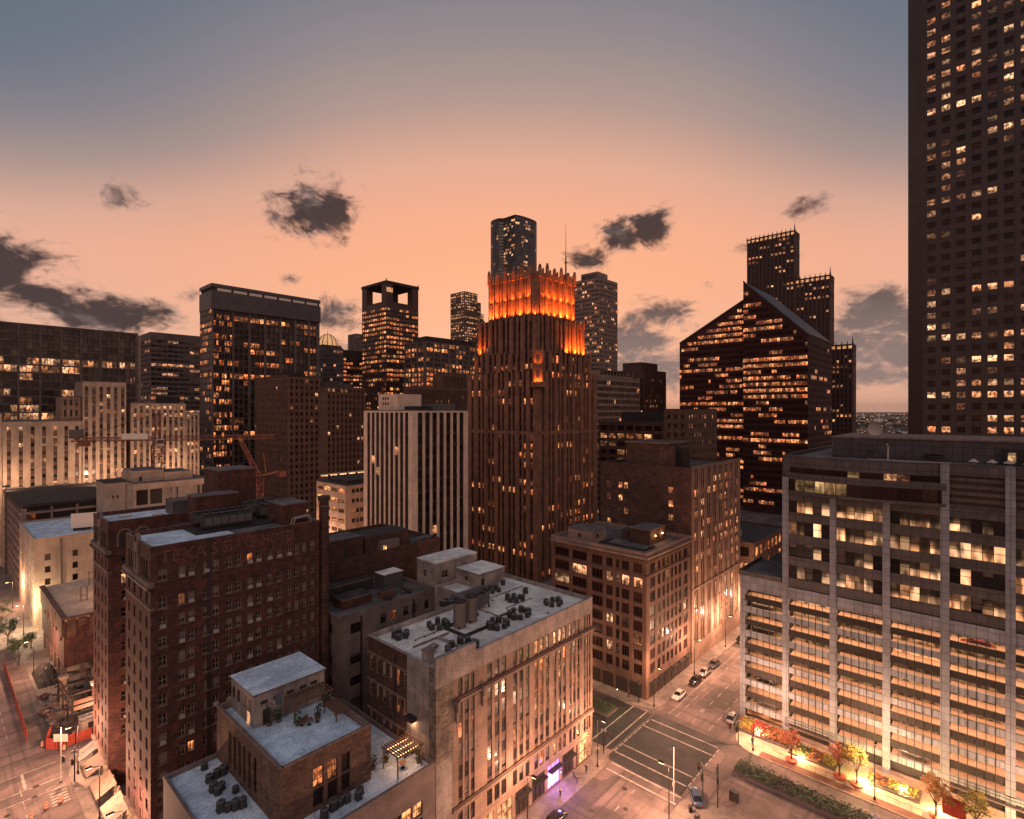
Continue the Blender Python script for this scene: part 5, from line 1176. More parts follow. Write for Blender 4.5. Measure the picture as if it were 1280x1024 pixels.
b.block(0, 0, 23, 22, 0, 67.5, None, bays(9, 1.2, 1.3), floors(67.5, 3.35, .5, 0, 1.2), W1, 'roof_gray', 'stone_mid', litR=runs(.5, 2, 241), litm='lit_pale', gl='glass_blind', dw=.3, ds=.1, dp=.1)
b.block(23.2, 1, 29.5, 20, 0, 63, None, bays(3, 1.1, 1.0), floors(63, 3.35, .5, 0, 1.2), W1, 'roof_gray', 'stone_mid', litR=runs(.45, 2, 242), litm='lit_pale', gl='glass_blind', dw=.3, ds=.1, dp=.1)
b.box('plant_room', 14, 5, 67.77, 22, 15, 71, 'dark_panel')
b = B('gray_terrace_block', 'gray office block with stepped pale floors behind the cream stone block', 80.5, 345.)
b.block(0, 0, 20, 24, 0, 69, bays(6, 3, .5), bays(5, 3.4, .3), floors(69, 3.9, .45, 0, 2), 'concrete_pale', 'roof_gray', litL=runs(.3, 2, 243), litR=runs(.3, 3, 244), litm='lit_pale', dw=.4)
b = B('low_cream_block', 'low cream building with big dark openings at the foot of the crane', 49.2, 222.)
b.block(0, 0, 23.5, 26, 0, 38.5, bays(5, 2, 2.4), fit([(1.2, 'p'), (5.2, 'w'), (.9, 'p'), (5.6, 'w'), (3.2, 'p'), (1.3, 'w'), (1.6, 'p'), (1.3, 'w'), (9.5, 'p'), (1.2, 'w'), (1.2, 'p'), (1.2, 'w'), (1.6, 'p')], 23.5), fit([(4, 's'), (2.2, 'w')] * 3 + [(3.0, 's'), (1.8, 'w'), (1.4, 's'), (4.2, 'w'), (1.8, 's')], 38.5), W1, 'roof_gray', litR=runs(.04, 1, 251), litm='lit_pale', dw=.4, ds=0)
b.box('upper_storey', 1, 4, 38.77, 10, 20, 42.6, W1, top='roof_gray'); b.box('upper_storey', 10.02, 2.4, 38.77, 19, 16, 41.6, W1, top='roof_gray'); b.box('upper_storey', 2.5, 3.94, 39, 3.4, 3.99, 40.6, 'frame_dark')
b = B('cream_side_block', 'small cream gabled house between the hall and the crane', 43., 232.)
b.block(0, 0, 6, 14, 0, 38.4, None, fit([(4, 'p'), (.9, 'w'), (1.6, 'p'), (.9, 'w'), (4, 'p')], 6), fit([(30, 's'), (1., 'w'), (4, 's')], 38.4), W1, 'roof_dark', dw=.2, ds=0)
b = B('cream_corner_house', 'cream rendered building with a white roof and a roof billboard beside the building site', 22., 209.)
b.block(0, 0, 60, 36, 0, 26.3, bays(6, 1.5, 3.4), fit([(2.3, 'p'), (1.3, 'w'), (5.0, 'p'), (1.3, 'w'), (5.5, 'p'), (1.3, 'w'), (5, 'p'), (1.3, 'w'), (36, 'p')], 60), fit([(5, 's')] + [(1.9, 'w'), (1.75, 's')] * 5 + [(3., 's')], 26.3), W1, 'roof_blue', litL=runs(.25, 1, 261), litR=None, litm='lit_red', dw=.25, ds=0, par=.5)
b.box('drainpipe', 5.9, -.3, 2, 6.2, -.02, 25.6, 'unit_gray')
b = B('parking_deck', 'open concrete parking deck with many levels at the left edge', 22.3, 246.)
m = b.p('deck')
for k in range(10): m.box(0, 0, 1 + k * 3.05, 36, 60, 1.8 + k * 3.05, 'concrete_pale')
m = b.p('column')
for k in range(11): m.box(.3, .3 + k * 5.9, 0, .9, .9 + k * 5.9, 30.5, 'concrete_pale')
for k in range(5): m.box(.95 + k * 7, .3, 0, 1.6 + k * 7, .9, 30.5, 'concrete_pale')
for k in range(9):
    for j in range(10): b.win([(4, 6.5 + j * 5.9 - 1, 1.9 + k * 3.05), (4, 1 + j * 5.9, 1.9 + k * 3.05), (4, 1 + j * 5.9, 3.9 + k * 3.05), (4, 6.5 + j * 5.9 - 1, 3.9 + k * 3.05)], 'lit_red' if (k + j) % 2 else 'lit_orange', 'glass')
b.box('roof', -.2, -.2, 31.0, 36.2, 60.2, 31.9, 'roof_dark')
m = b.p('core'); m.box(5, 1, 0, 36, 59, 30.9, 'dark_panel')
# half-demolished block with its bare lit roof slab
b = B('half_demolished_block', 'half demolished brick block with a bare lit roof slab and ragged edges', 22., 160.)
m = b.p('wall'); q_ = random.Random(9)
m.box(0, 0, 4.5, 34, 34, 14.9, 'brick_red')
for k in range(16):
    y = 1 + k * 2.1; m.box(-.35, y, 10 + q_.uniform(0, 3), -.02, y + 1.4, 15.4 + q_.uniform(0, .5), 'brick_tan'); m.box(.5 + k * 2.1, -.4, 11 + q_.uniform(0, 3), 2.1 + k * 2.1, -.02, 15.2 + q_.uniform(0, .6), 'brick_tan')
for k in range(6): m.box(-.1, 3 + k * 5.4, .1, .9, 3.9 + k * 5.4, 4.48, 'stone_trim'); m.box(3 + k * 5.4, -.1, .1, 3.9 + k * 5.4, .9, 4.48, 'stone_trim')
b.box('roof_slab', .2, .2, 15.0, 34, 34, 15.7, 'pavement_tan'); b.box('torn_roof_edge', -.6, -.6, 15.72, .6, 34, 16.1, 'brick_tan'); b.box('torn_roof_edge', .62, -.6, 15.72, 34, .6, 16.0, 'brick_tan')
for x, y in ((5, 12), (9, 26), (18, 10), (20, 24), (12, 6)):
    q = b.p('roof_frame#%d' % x)
    for dx in (0, 1.3):
        for dy in (0, 1.3): q.bar((x + dx, y + dy, 15.7), (x + dx, y + dy, 19.2), .07, 'timber', 4)
    for z in (17, 19.2):
        q.bar((x, y, z), (x + 1.3, y, z), .06, 'timber', 4); q.bar((x, y + 1.3, z), (x + 1.3, y + 1.3, z), .06, 'timber', 4); q.bar((x, y, z), (x, y + 1.3, z), .06, 'timber', 4)
# courtyard row behind the loft: gray flank, dark roofs, tall stair block
b = B('gray_courtyard_block', 'narrow gray rendered block with a cluttered dark roof behind the white-roofed loft', 48.2, 84.)
b.block(0, 0, 21.2, 15.5, 0, 28.4, fit([(2, 'p'), (1.1, 'w'), (2.2, 'p'), (1.1, 'w'), (3, 'p'), (1.1, 'w'), (2, 'p')], 15.5), fit([(1.9, 'p'), (2.0, 'w'), (3.4, 'p'), (1.2, 'w'), (.8, 'p'), (1.2, 'w'), (1.3, 'p'), (1.2, 'w'), (.6, 'p'), (1.1, 'w'), (1.6, 'p'), (1, 'w'), (1.4, 'p')], 21.2), fit([(7.5, 's')] + [(1.6, 'w'), (2.0, 's')] * 4 + [(1.5, 's'), (1.7, 'w'), (1.7, 's')], 28.4), 'plaster_gray', 'roof_gray', litL=litw([(1, 0), (2, 0), (3, 0), (1, 1)]), litR=litw([(4, 2), (0, 0)]), litm='lit_red', dw=.25, ds=0, par=.7)
b.box('drainpipe', 4.1, -.2, 2, 4.35, -.01, 27.6, 'frame_dark'); b.box('drainpipe', 15.6, -.2, 2, 15.85, -.01, 27.6, 'frame_dark')
b = B('stair_block', 'pale square stair block rising over the white roof', 69.8, 84.4)
b.block(0, 0, 11.5, 6, 0, 33, fit([(2, 'p'), (1, 'w'), (3, 'p')], 6), fit([(1.7, 'p'), (1.7, 'w'), (8, 'p')], 11.5), fit([(23.5, 's'), (1.6, 'w'), (4.6, 's'), (1.5, 'w'), (1.8, 's')], 33), 'plaster', 'roof_white', dw=.2, ds=0, bars=('frame_pale', 2, 2, .08))
b = B('dark_brick_row', 'dark brick row with uneven roof houses and one small lit window', 54., 100.)
b.core(0, 0, 30, 24, 0, 33.4, 'brick_brown', 'roof_dark', left=True, front=True, par=.8)
q = b.p('roof_house'); q.box(1.2, 1, 32.7, 9.5, 7, 37.2, 'brick_brown', top='roof_gray'); q.box(10.5, 1.6, 32.7, 22, 8, 36.6, 'brick_brown', top='roof_dark'); q.box(13.5, .3, 32.7, 18.5, 1.58, 35.2, 'plaster_gray'); q.box(5.2, .94, 32.7, 6.2, .99, 35.8, 'frame_dark'); q.box(14.2, .24, 33.4, 15.0, .29, 34.3, 'lit_shop_bright')
q.box(23, 2, 32.7, 29, 4, 33.6, 'roof_gray')
for bb in BL: bb.done()
# ------------------------------------------------------------------ things on the roofs
def thing_mesh(name, label, cat, parts, loc=(0, 0, 0), rz=0, group=None):
    o = empty(name, label, cat, loc, rz, group)
    for pn, mb in parts: mb.build(pn, o)
    return o
def ac_unit():
    m = MB(); m.cyl(0, 0, .08, .95, .46, .46, 'unit_dark', 10); m.box(-.42, -.42, 0, .42, .42, .08, 'unit_gray')
    t = MB(); t.cyl(0, 0, .955, 1.02, .44, .40, 'unit_gray', 10); t.cyl(0, 0, 1.03, 1.06, .12, .12, 'black_metal', 6)
    o = empty('condenser_unit', 'x', 'condenser'); m.build('casing', o); t.build('fan_grille', o); keep_kids(o); return o
AC = ac_unit(); first = [True]
def put_ac(x, y, z, label, group, rz=0):
    o = AC if first[0] else copy_tree(AC)
    first[0] = False; o.scale = (rng.uniform(.85, 1.15),) * 2 + (rng.uniform(.75, 1.2),); o.location = (x, y, z); o.rotation_euler = (0, 0, rz); o['label'] = label; o['group'] = group
clusters = [(50.3, 69.3, 5, 'round dark condenser in the cluster at the roof corner above the brick flank'), (56.7, 67.9, 6, 'round dark condenser in the cluster left of the steel tanks'), (64.3, 74.4, 5, 'round dark condenser in the row along the back edge of the white roof'),
            (53.8, 58.9, 11, 'round dark condenser in the big ring behind the raised front parapet'), (74.9, 73.6, 6, 'round dark condenser in the cluster in front of the white roof house'), (79.1, 74.6, 1, 'single round dark condenser right of the white roof house'),
            (74.4, 66.9, 6, 'round dark condenser in the middle cluster of the white roof'), (78.4, 68.0, 1, 'single round dark condenser behind the middle cluster'), (77.7, 60.4, 7, 'round dark condenser in the cluster nearest the far street corner'),
            (69.3, 61.4, 9, 'round dark condenser in the tight cluster by the street parapet'), (63.6, 61.0, 8, 'round dark condenser in the cluster right of the steel tanks')]
q_ = random.Random(21)
for x, y, n, lab in clusters:
    for k in range(n):
        r_ = 0 if n == 1 else .55 + .32 * (k % 3) * (n > 5) + n * .03; a = 2 * math.pi * k / max(1, n) + q_.uniform(-.1, .1); rr_ = max(r_, n * .17)
        put_ac(x + rr_ * 1.25 * math.cos(a), y + rr_ * math.sin(a), 28.62, lab, lab.replace('round dark condenser', 'condensers') if n > 1 else None, q_.uniform(0, 3))
for x, y, lab in ((24.8, 75.1, 'dark condenser standing beside the low white duct on the blue-white deck'), (25.7, 75.2, 'dark condenser standing beside the low white duct on the blue-white deck'), (26.5, 75.3, 'dark condenser standing beside the low white duct on the blue-white deck'), (24.5, 72.9, 'dark condenser in the middle group on the blue-white deck'), (25.3, 72.5, 'dark condenser in the middle group on the blue-white deck'), (24.7, 71.9, 'dark condenser in the middle group on the blue-white deck'),
                  (26.3, 70.6, 'lone dark condenser by the brick wall of the blue-white deck'), (24.5, 68.0, 'dark condenser in the front group on the blue-white deck'), (25.2, 67.6, 'dark condenser in the front group on the blue-white deck'), (25.9, 67.3, 'dark condenser in the front group on the blue-white deck'), (23.9, 68.6, 'dark condenser in the front group on the blue-white deck'), (25.2, 78.2, 'lone dark condenser in the back corner of the blue-white deck'),
                  (33.9, 58.9, 'dark condenser under the lit tall windows of the brick storey'), (34.8, 58.8, 'dark condenser under the lit tall windows of the brick storey'), (33.0, 58.9, 'dark condenser under the lit tall windows of the brick storey'), (36.0, 58.2, 'dark condenser of the pair near the street parapet'), (36.6, 58.9, 'dark condenser of the pair near the street parapet'), (31.6, 58.4, 'dark condenser nearest the front corner of the brick storey')):
    put_ac(x, y, 16.37, lab, lab.replace('dark condenser', 'condensers') if 'lone' not in lab and 'nearest' not in lab else None)
def tank(x, y, lab):
    o = empty('steel_tank', lab, 'tank', (x, y, 28.62), 0, None)
    m = MB(); m.cyl(0, 0, .5, 4.2, 1.05, 1.05, 'tank_steel', 18, False)
    for z in (1.4, 2.5, 3.5): m.cyl(0, 0, z, z + .06, 1.07, 1.07, 'steel', 18, False)
    m.build('shell', o, True); t = MB(); t.cyl(0, 0, 4.2, 4.45, 1.08, .95, 'dark_panel', 18); t.build('lid', o)
    l = MB()
    for a in range(4): l.bar((.9 * math.cos(a * 1.57 + .7), .9 * math.sin(a * 1.57 + .7), 0), (.9 * math.cos(a * 1.57 + .7), .9 * math.sin(a * 1.57 + .7), .5), .08, 'black_metal', 4)
    l.build('legs', o)
tank(59.0, 65.2, 'front one of two upright steel tanks on the white roof'); tank(61.9, 65.6, 'rear one of two upright steel tanks on the white roof')
o = empty('tank_platform', 'dark steel beam frame lying under the two roof tanks', 'platform', (60, 65, 28.62))
m = MB(); m.box(-3.2, 1.5, 0, 4.6, 1.8, .45, 'dark_panel'); m.box(-3.2, -3.4, 0, 4, -3.1, .45, 'dark_panel'); m.box(-3.2, -3.09, 0, -2.9, 1.49, .45, 'dark_panel'); m.build('frame', o)
o = empty('chiller', 'gray chiller on legs beside the roof tanks', 'chiller', (65.4, 68.0, 28.62))
m = MB(); m.box(0, 0, .7, 3.4, 2.2, 2.5, 'unit_gray'); m.build('casing', o); m = MB(); [m.cyl(.9 + 1.6 * k, 1.1, 2.51, 2.75, .6, .6, 'black_metal', 12) for k in (0, 1)]; m.build('fans', o)
m = MB(); [m.box(x, y, 0, x + .2, y + .2, .69, 'black_metal') for x in (0, 3.2) for y in (0, 2.)]; m.build('legs', o)
o = empty('roof_duct', 'bent gray duct running from the chiller to the white roof house', 'duct', (66, 71.2, 28.62)); m = MB(); m.box(0, 0, 0, 1.3, 4.2, 1.3, 'unit_gray'); m.box(1.32, 3, .2, 7.9, 4.1, 1.2, 'unit_gray'); m.build('sheet_metal', o)
o = empty('roof_house', 'white box-shaped roof house with a small window on the white roof', 'roof house', (74, 76, 28.61)); m = MB(); m.box(0, 0, 0, 7.3, 6.8, 2.9, 'plaster'); m.build('wall', o); m = MB(); m.box(-.15, -.15, 2.92, 7.45, 6.95, 3.1, 'stone_trim', top='roof_white'); m.build('roof', o)
m = MB(); m.box(-.05, 3.4, 1.2, -.004, 4.1, 1.9, 'frame_dark'); m.build('window', o); m = MB(); m.box(.5, -.05, .1, 1.3, -.004, 2.0, 'frame_dark'); m.build('door', o)
o = empty('roof_chimney', 'square white chimney on the near corner of the white roof', 'chimney', (46.9, 58.6, 28.62)); m = MB(); m.box(0, 0, 0, 1.3, 1.1, 1.9, 'plaster'); m.build('stack', o); m = MB(); m.box(-.1, -.1, 1.92, 1.4, 1.2, 2.1, 'stone_trim'); m.build('cap', o)
o = empty('roof_ventilator', 'round gray turbine ventilator near the white chimney', 'ventilator', (50.4, 61.4, 28.62)); m = MB(); m.cyl(0, 0, 0, .5, .45, .4, 'unit_pale', 12); m.build('stem', o); m = MB(); m.cyl(0, 0, .5, .9, .4, .75, 'steel', 12); m.cyl(0, 0, .9, 1.25, .75, .3, 'steel', 12); m.build('turbine', o, True)
for nm, lab, x, y, z, L_ in (('roof_beam', 'pale timber lying on the white roof behind the near parapet', 49.2, 64.6, 28.62, 7), ('roof_beam', 'dark steel angle lying on the white roof by the street cluster', 66, 63.4, 28.62, 5)):
    o = empty(nm, lab, 'beam', (x, y, z)); m = MB(); m.box(0, 0, 0, L_, .2, .25, 'stone_trim' if 'pale' in lab else 'dark_panel'); m.build('timber', o)
for x, y, lab in ((59, 71, 'thin whip aerial near the back edge of the white roof'), (71.5, 70, 'thin whip aerial in the middle of the white roof'), (54, 60.8, 'thin whip aerial in the big condenser ring'), (73.5, 58.4, 'thin whip aerial by the street parapet')):
    o = empty('whip_aerial', lab, 'aerial', (x, y, 28.62)); m = MB(); m.bar((0, 0, 0), (0, 0, 2.8), .035, 'steel', 4); m.build('rod', o); m = MB(); m.box(-.2, -.2, 0, .2, .2, .12, 'unit_gray'); m.build('foot', o)
# hotel roof: chillers, brick lift houses, chimney
def chiller(x, y, z, L_, W_, H_, lab, n=4):
    o = empty('rooftop_chiller', lab, 'chiller', (x, y, z)); m = MB(); m.box(0, 0, .5, L_, W_, H_, 'unit_dark'); m.build('casing', o)
    m = MB()
    for k in range(n): m.box(L_ * k / n + .08, -.06, .8, L_ * (k + 1) / n - .08, -.01, H_ - .3, 'unit_gray'); m.cyl(L_ * (k + .5) / n, W_ / 2, H_ + .01, H_ + .25, W_ * .32, W_ * .32, 'black_metal', 10)
    m.build('fan_panel', o); m = MB(); m.box(.1, .1, 0, L_ - .1, .3, .49, 'black_metal'); m.box(.1, W_ - .3, 0, L_ - .1, W_ - .1, .49, 'black_metal'); m.build('skid', o)
chiller(30.2, 93.6, 44.8, 7.4, 2.0, 2.3, 'front long dark chiller on the hotel roof', 6); chiller(30.0, 97.6, 44.8, 8.2, 2.0, 2.2, 'rear long dark chiller on the hotel roof', 6); chiller(40.0, 96.6, 44.8, 5.0, 1.8, 2.4, 'short dark chiller by the brick roof house of the hotel', 3)
chiller(39.2, 100.4, 44.8, 6.0, 2.2, 2.6, 'dark chiller behind the short one on the hotel roof', 3)
o = empty('chiller_platform', 'dark raised steel platform carrying the hotel chillers', 'platform', (28.6, 92.4, 44.62)); m = MB(); m.box(0, 0, .0, 16.5, 11.2, .18, 'dark_panel'); m.build('deck', o)
m = MB()
for z in (.5, .95): m.bar((0, 0, z), (16.5, 0, z), .04, 'black_metal', 4); m.bar((0, 0, z), (0, 11.2, z), .04, 'black_metal', 4)
for k in range(12): m.bar((k * 1.5, 0, .18), (k * 1.5, 0, .95), .03, 'black_metal', 4)
m.build('railing', o)
def house(nm, lab, x, y, z, a, c, e, wm, rm='roof_gray', door=None):
    o = empty(nm, lab, 'roof house', (x, y, z)); m = MB(); m.box(0, 0, 0, a, c, e, wm); m.build('wall', o); m = MB(); m.box(-.12, -.12, e + .01, a + .12, c + .12, e + .22, 'stone_trim', top=rm); m.build('roof', o)
    if door: m = MB(); m.box(door, -.05, 0, door + 1., -.004, 2.2, 'unit_pale'); m.build('door', o)
    return o
house('lift_house', 'tall square brick lift house with a pale door on the hotel roof', 38.6, 112, 44.63, 7, 8, 7.6, 'brick_red', door=2)
house('lift_house', 'low brick lift house with round-arched openings on the hotel roof', 33.2, 108, 44.63, 7.5, 3.9, 3.6, 'brick_red')
house('lift_house', 'dark gray plant box left of the brick lift houses', 31.2, 113.5, 44.63, 4.2, 4.2, 2.4, 'metal_panel')
house('lift_house', 'brick lift house at the right end of the hotel roof', 41.0, 89.6, 44.63, 4.2, 6, 3.3, 'brick_red')
o = empty('roof_stairs', 'pale arched steel stair hoop at the right end of the hotel roof', 'stair', (41.6, 87.4, 44.63)); m = MB()
for y in (0, .9):
    pts_ = [(0, y, 0), (.5, y, 1.3), (3, y, 1.5), (3.4, y, .2)]
    for a_, c_ in zip(pts_, pts_[1:]): m.bar(a_, c_, .09, 'unit_pale', 5)
m.build('rail', o); m = MB(); m.box(.4, 0, 1.2, 3.1, .9, 1.3, 'unit_gray'); m.build('tread', o)
for x, y, lab in ((24, 117.5, 'flat skylight on the far wing of the hotel, nearer its front'), (28.6, 115.2, 'flat skylight on the far wing of the hotel, further back')):
    o = empty('skylight', lab, 'skylight', (x, y, 44.6)); m = MB(); m.box(0, 0, 0, 1.7, 1.1, .25, 'unit_pale'); m.build('curb', o); m = MB(); m.box(.1, .1, .26, 1.6, 1., .33, 'white_paint'); m.build('dome', o)
o = empty('brick_chimney', 'tall round brick chimney at the right end of the hotel', 'chimney', (47.0, 87.0, 0)); m = MB(); m.cyl(0, 0, 0, 48.4, 1.0, .82, 'brick_brown', 16, False); m.build('shaft', o, True)
m = MB(); m.cyl(0, 0, 48.4, 49.2, 1.0, 1.05, 'brick_brown', 16); m.cyl(0, 0, 47.4, 47.6, .9, .9, 'stone_trim', 16, False); m.build('collar', o)
m = MB(); [m.cyl(0, 0, z, z + .15, .98 + (48 - z) * .003, .98 + (48 - z) * .003, 'black_metal', 16, False) for z in (13, 22, 31, 40)]; m.build('iron_bands', o)
# roof terrace: pergolas, seats, planters
def pergola(x, y, z, a, c, h, lab, light, n=11):
    o = empty('pergola', lab, 'pergola', (x, y, z)); P4 = ((.1, .1), (a - .1, .1), (.1, c - .1), (a - .1, c - .1))
    for px_, py_ in P4: m = MB(); m.box(px_ - .07, py_ - .07, 0, px_ + .07, py_ + .07, h, 'timber'); m.build('post', o)
    m = MB()
    for py_ in (.1, c - .1): m.box(-.2, py_ - .06, h + .01, a + .2, py_ + .06, h + .22, 'timber')
    m.build('beam', o)
    m = MB()
    for k in range(n): m.box(a * k / (n - 1) - .05, -.25, h + .23, a * k / (n - 1) + .05, c + .25, h + .38, 'timber')
    m.build('slats', o)
    if light:
        m = MB()
        for k in range(3): m.bar((.3, c * (k + .5) / 3, h - .05), (a - .3, c * (k + .5) / 3, h - .05), .05, 'bulb', 5)
        m.build('light_string', o)
        L = bpy.data.lights.new('string_light', 'POINT'); L.energy = 170; L.color = (1, .55, .28); L.shadow_soft_size = .6; lo = bpy.data.objects.new('string_light', L); COL.objects.link(lo); lo.parent = o; lo.location = (a / 2, c / 2, h - .35)
    return o
pergola(41.2, 57.4, 16.37, 4.0, 3.4, 2.6, 'lit timber pergola over the small terrace beside the loft', True)
pergola(33.0, 68.9, 22.64, 5.4, 2.7, 2.3, 'dark timber pergola against the penthouse wall on the upper deck', False, 12)
pergola(36.9, 65.1, 22.64, 1.9, 3.4, .9, 'low dark slatted frame at the right of the upper deck', False, 9)
def bench(x, y, z, rz, lab):
    o = empty('terrace_bench', lab, 'bench', (x, y, z), rz); m = MB(); m.box(0, 0, .38, 1.5, .5, .46, 'timber'); m.build('seat', o); m = MB(); m.box(0, .44, .5, 1.5, .5, .9, 'timber'); m.build('backrest', o)
    for k in (.08, 1.34): m = MB(); m.box(k, .05, 0, k + .08, .43, .37, 'black_metal'); m.build('leg', o)
bench(33.4, 67.4, 22.64, .4, 'dark bench in the middle of the upper deck'); bench(35.4, 66.7, 22.64, 1.2, 'dark bench nearest the dark pergola'); bench(44.4, 60.2, 16.37, 0, 'dark bench against the plaster wall by the lit pergola')
def round_table(x, y, z, lab):
    o = empty('terrace_table', lab, 'table', (x, y, z)); m = MB(); m.cyl(0, 0, .70, .74, .5, .5, 'timber', 12); m.build('tabletop', o); m = MB(); m.cyl(0, 0, 0, .695, .05, .05, 'black_metal', 6); m.cyl(0, 0, 0, .03, .28, .28, 'black_metal', 8); m.build('pedestal', o)
round_table(34.3, 67.3, 22.64, 'small round table between the benches of the upper deck'); round_table(43.1, 58.9, 16.37, 'small round table under the lit pergola')
q_ = random.Random(5)
def plant(nm, lab, x, y, z, r, h, mt, pot='planter', n=70, trunk=.0, cat='plant'):
    o = empty(nm, lab, cat, (x, y, z))
    if pot: m = MB(); m.cyl(0, 0, 0, .45, .3, .38, pot, 10); m.build('pot', o)
    m = MB()
    for k in range(6): a = q_.uniform(0, 6.3); m.bar((0, 0, .4), (r * .6 * math.cos(a), r * .6 * math.sin(a), .4 + trunk + h * q_.uniform(.4, .8)), .025, 'bark', 4)
    m.build('stems', o); m = MB()
    for k in range(n):
        a = q_.uniform(0, 6.3); t = q_.random() ** .6; z1 = .45 + trunk + q_.random() * h; c = Vector((r * t * math.cos(a), r * t * math.sin(a), z1)); s = q_.uniform(.08, .2)
        d1 = Vector((q_.gauss(0, 1), q_.gauss(0, 1), q_.gauss(0, 1))).normalized() * s; d2 = d1.cross(Vector((q_.gauss(0, 1), q_.gauss(0, 1), 1))).normalized() * s * .7
        m.quad(c - d1, c + d2, c + d1, c - d2, mt)
    m.build('foliage', o)
for i, (x, y, z, lab) in enumerate(((30.6, 71.0, 22.64, 'tall thin potted plant at the near corner of the penthouse'), (31.8, 70.9, 22.64, 'bushy potted plant beside the tall thin one'), (33.2, 68.3, 22.64, 'potted shrub in the middle of the upper deck'), (35.9, 68.0, 22.64, 'potted shrub under the dark pergola'), (38.0, 69.9, 22.64, 'potted shrub in the back corner of the upper deck'), (40.3, 61.6, 16.37, 'potted shrub behind the lit pergola, nearer the brick wall'), (42.3, 61.6, 16.37, 'potted shrub behind the lit pergola, nearer the loft'), (45.2, 58.2, 16.37, 'potted shrub by the loft wall'))):
    plant('potted_plant', lab, x, y, z, .55, 1.3 if i != 0 else 2.4, 'leaf_dark')
# a wall lamp that lights the terrace
o = empty('wall_lamp', 'small wall lamp on the plaster flank above the lit terrace', 'lamp', (46.34, 60.9, 20.2)); m = MB(); m.box(-.9, -.8, .5, 0, .8, 1.1, 'dark_panel'); m.build('hood', o); m = MB(); m.box(-.5, -.3, .42, -.1, .3, .49, 'lamp_glow'); m.build('bulb', o)
L = bpy.data.lights.new('wall_lamp_light', 'POINT'); L.energy = 140; L.color = (1, .6, .34); L.shadow_soft_size = .2; lo = bpy.data.objects.new('wall_lamp_light', L); COL.objects.link(lo); lo.parent = o; lo.location = (-.45, 0, .2)
# corner building roof lamps
for x, y, lab in ((119.0, 61.6, 'bright lamp on the brick roof house of the corner building, left'), (122.8, 61.7, 'bright lamp on the brick roof house of the corner building, right')):
    o = empty('roof_lamp', lab, 'lamp', (x, y, 33.8)); m = MB(); m.box(-.15, .0, 0, .15, .15, .2, 'black_metal'); m.build('bracket', o); m = MB(); m.cyl(0, -.15, -.1, .18, .14, .14, 'lamp_glow', 8); m.build('bulb', o)
    L = bpy.data.lights.new('roof_lamp_light', 'POINT'); L.energy = 120; L.color = (1, .5, .22); lo = bpy.data.objects.new('roof_lamp_light', L); COL.objects.link(lo); lo.parent = o; lo.location = (0, -.6, .1); L.shadow_soft_size = .15
for x0, y0, x1, y1, lab in ((51, 66.5, 62, 66.5, 'long gray conduit running to the steel tanks'), (66.5, 62.5, 66.5, 72, 'gray conduit crossing the white roof behind the street cluster'), (70, 71, 81, 71, 'gray conduit on the white roof in front of the roof house'), (70.2, 65.2, 77, 65.2, 'short gray conduit between the far clusters'), (52, 72.2, 66, 72.2, 'gray conduit along the back parapet of the white roof')):
    o = empty('roof_conduit', lab, 'conduit', (x0, y0, 28.62)); m = MB(); m.bar((0, 0, .18), (x1 - x0, y1 - y0, .18), .07, 'unit_gray', 5); m.build('pipe', o); m = MB(); n_ = int(max(x1 - x0, y1 - y0) / 1.8)
    for k in range(n_ + 1): px_, py_ = (x1 - x0) * k / n_, (y1 - y0) * k / n_; m.box(px_ - .12, py_ - .12, 0, px_ + .12, py_ + .12, .1, 'timber')
    m.build('sleepers', o)
# clutter on the dark courtyard roofs
house('roof_shed', 'pale-topped gray shed on the dark courtyard roof', 62.4, 91.5, 27.72, 4.6, 3.2, 3.0, 'metal_panel', 'roof_white')
house('roof_shed', 'long dark shed along the back of the courtyard roof', 51.0, 94.6, 27.72, 11, 2.2, 2.2, 'roof_dark', 'roof_dark')
house('roof_shed', 'low reddish shed at the near end of the courtyard roof', 51.4, 88.2, 27.72, 6, 3.6, 1.6, 'brick_red', 'roof_dark')
house('roof_shed', 'small brown box at the right end of the courtyard roof', 59.4, 87.6, 27.72, 3, 1.8, 1.3, 'stone_brown', 'roof_dark')
q_ = random.Random(77)
for i in range(12):
    x, y = q_.uniform(50, 68), q_.uniform(85.4, 94)
    o = empty('roof_duct', 'rusty duct piece lying on the dark courtyard roof', 'duct', (x, y, 27.7), q_.choice((0, 1.57)), 'ducts on the courtyard roof'); m = MB(); m.box(0, 0, .1, q_.uniform(1.2, 3.4), q_.uniform(.3, .6), q_.uniform(.5, .9), q_.choice(('roof_dark', 'rust_steel', 'unit_gray', 'brick_red'))); m.build('sheet_metal', o)
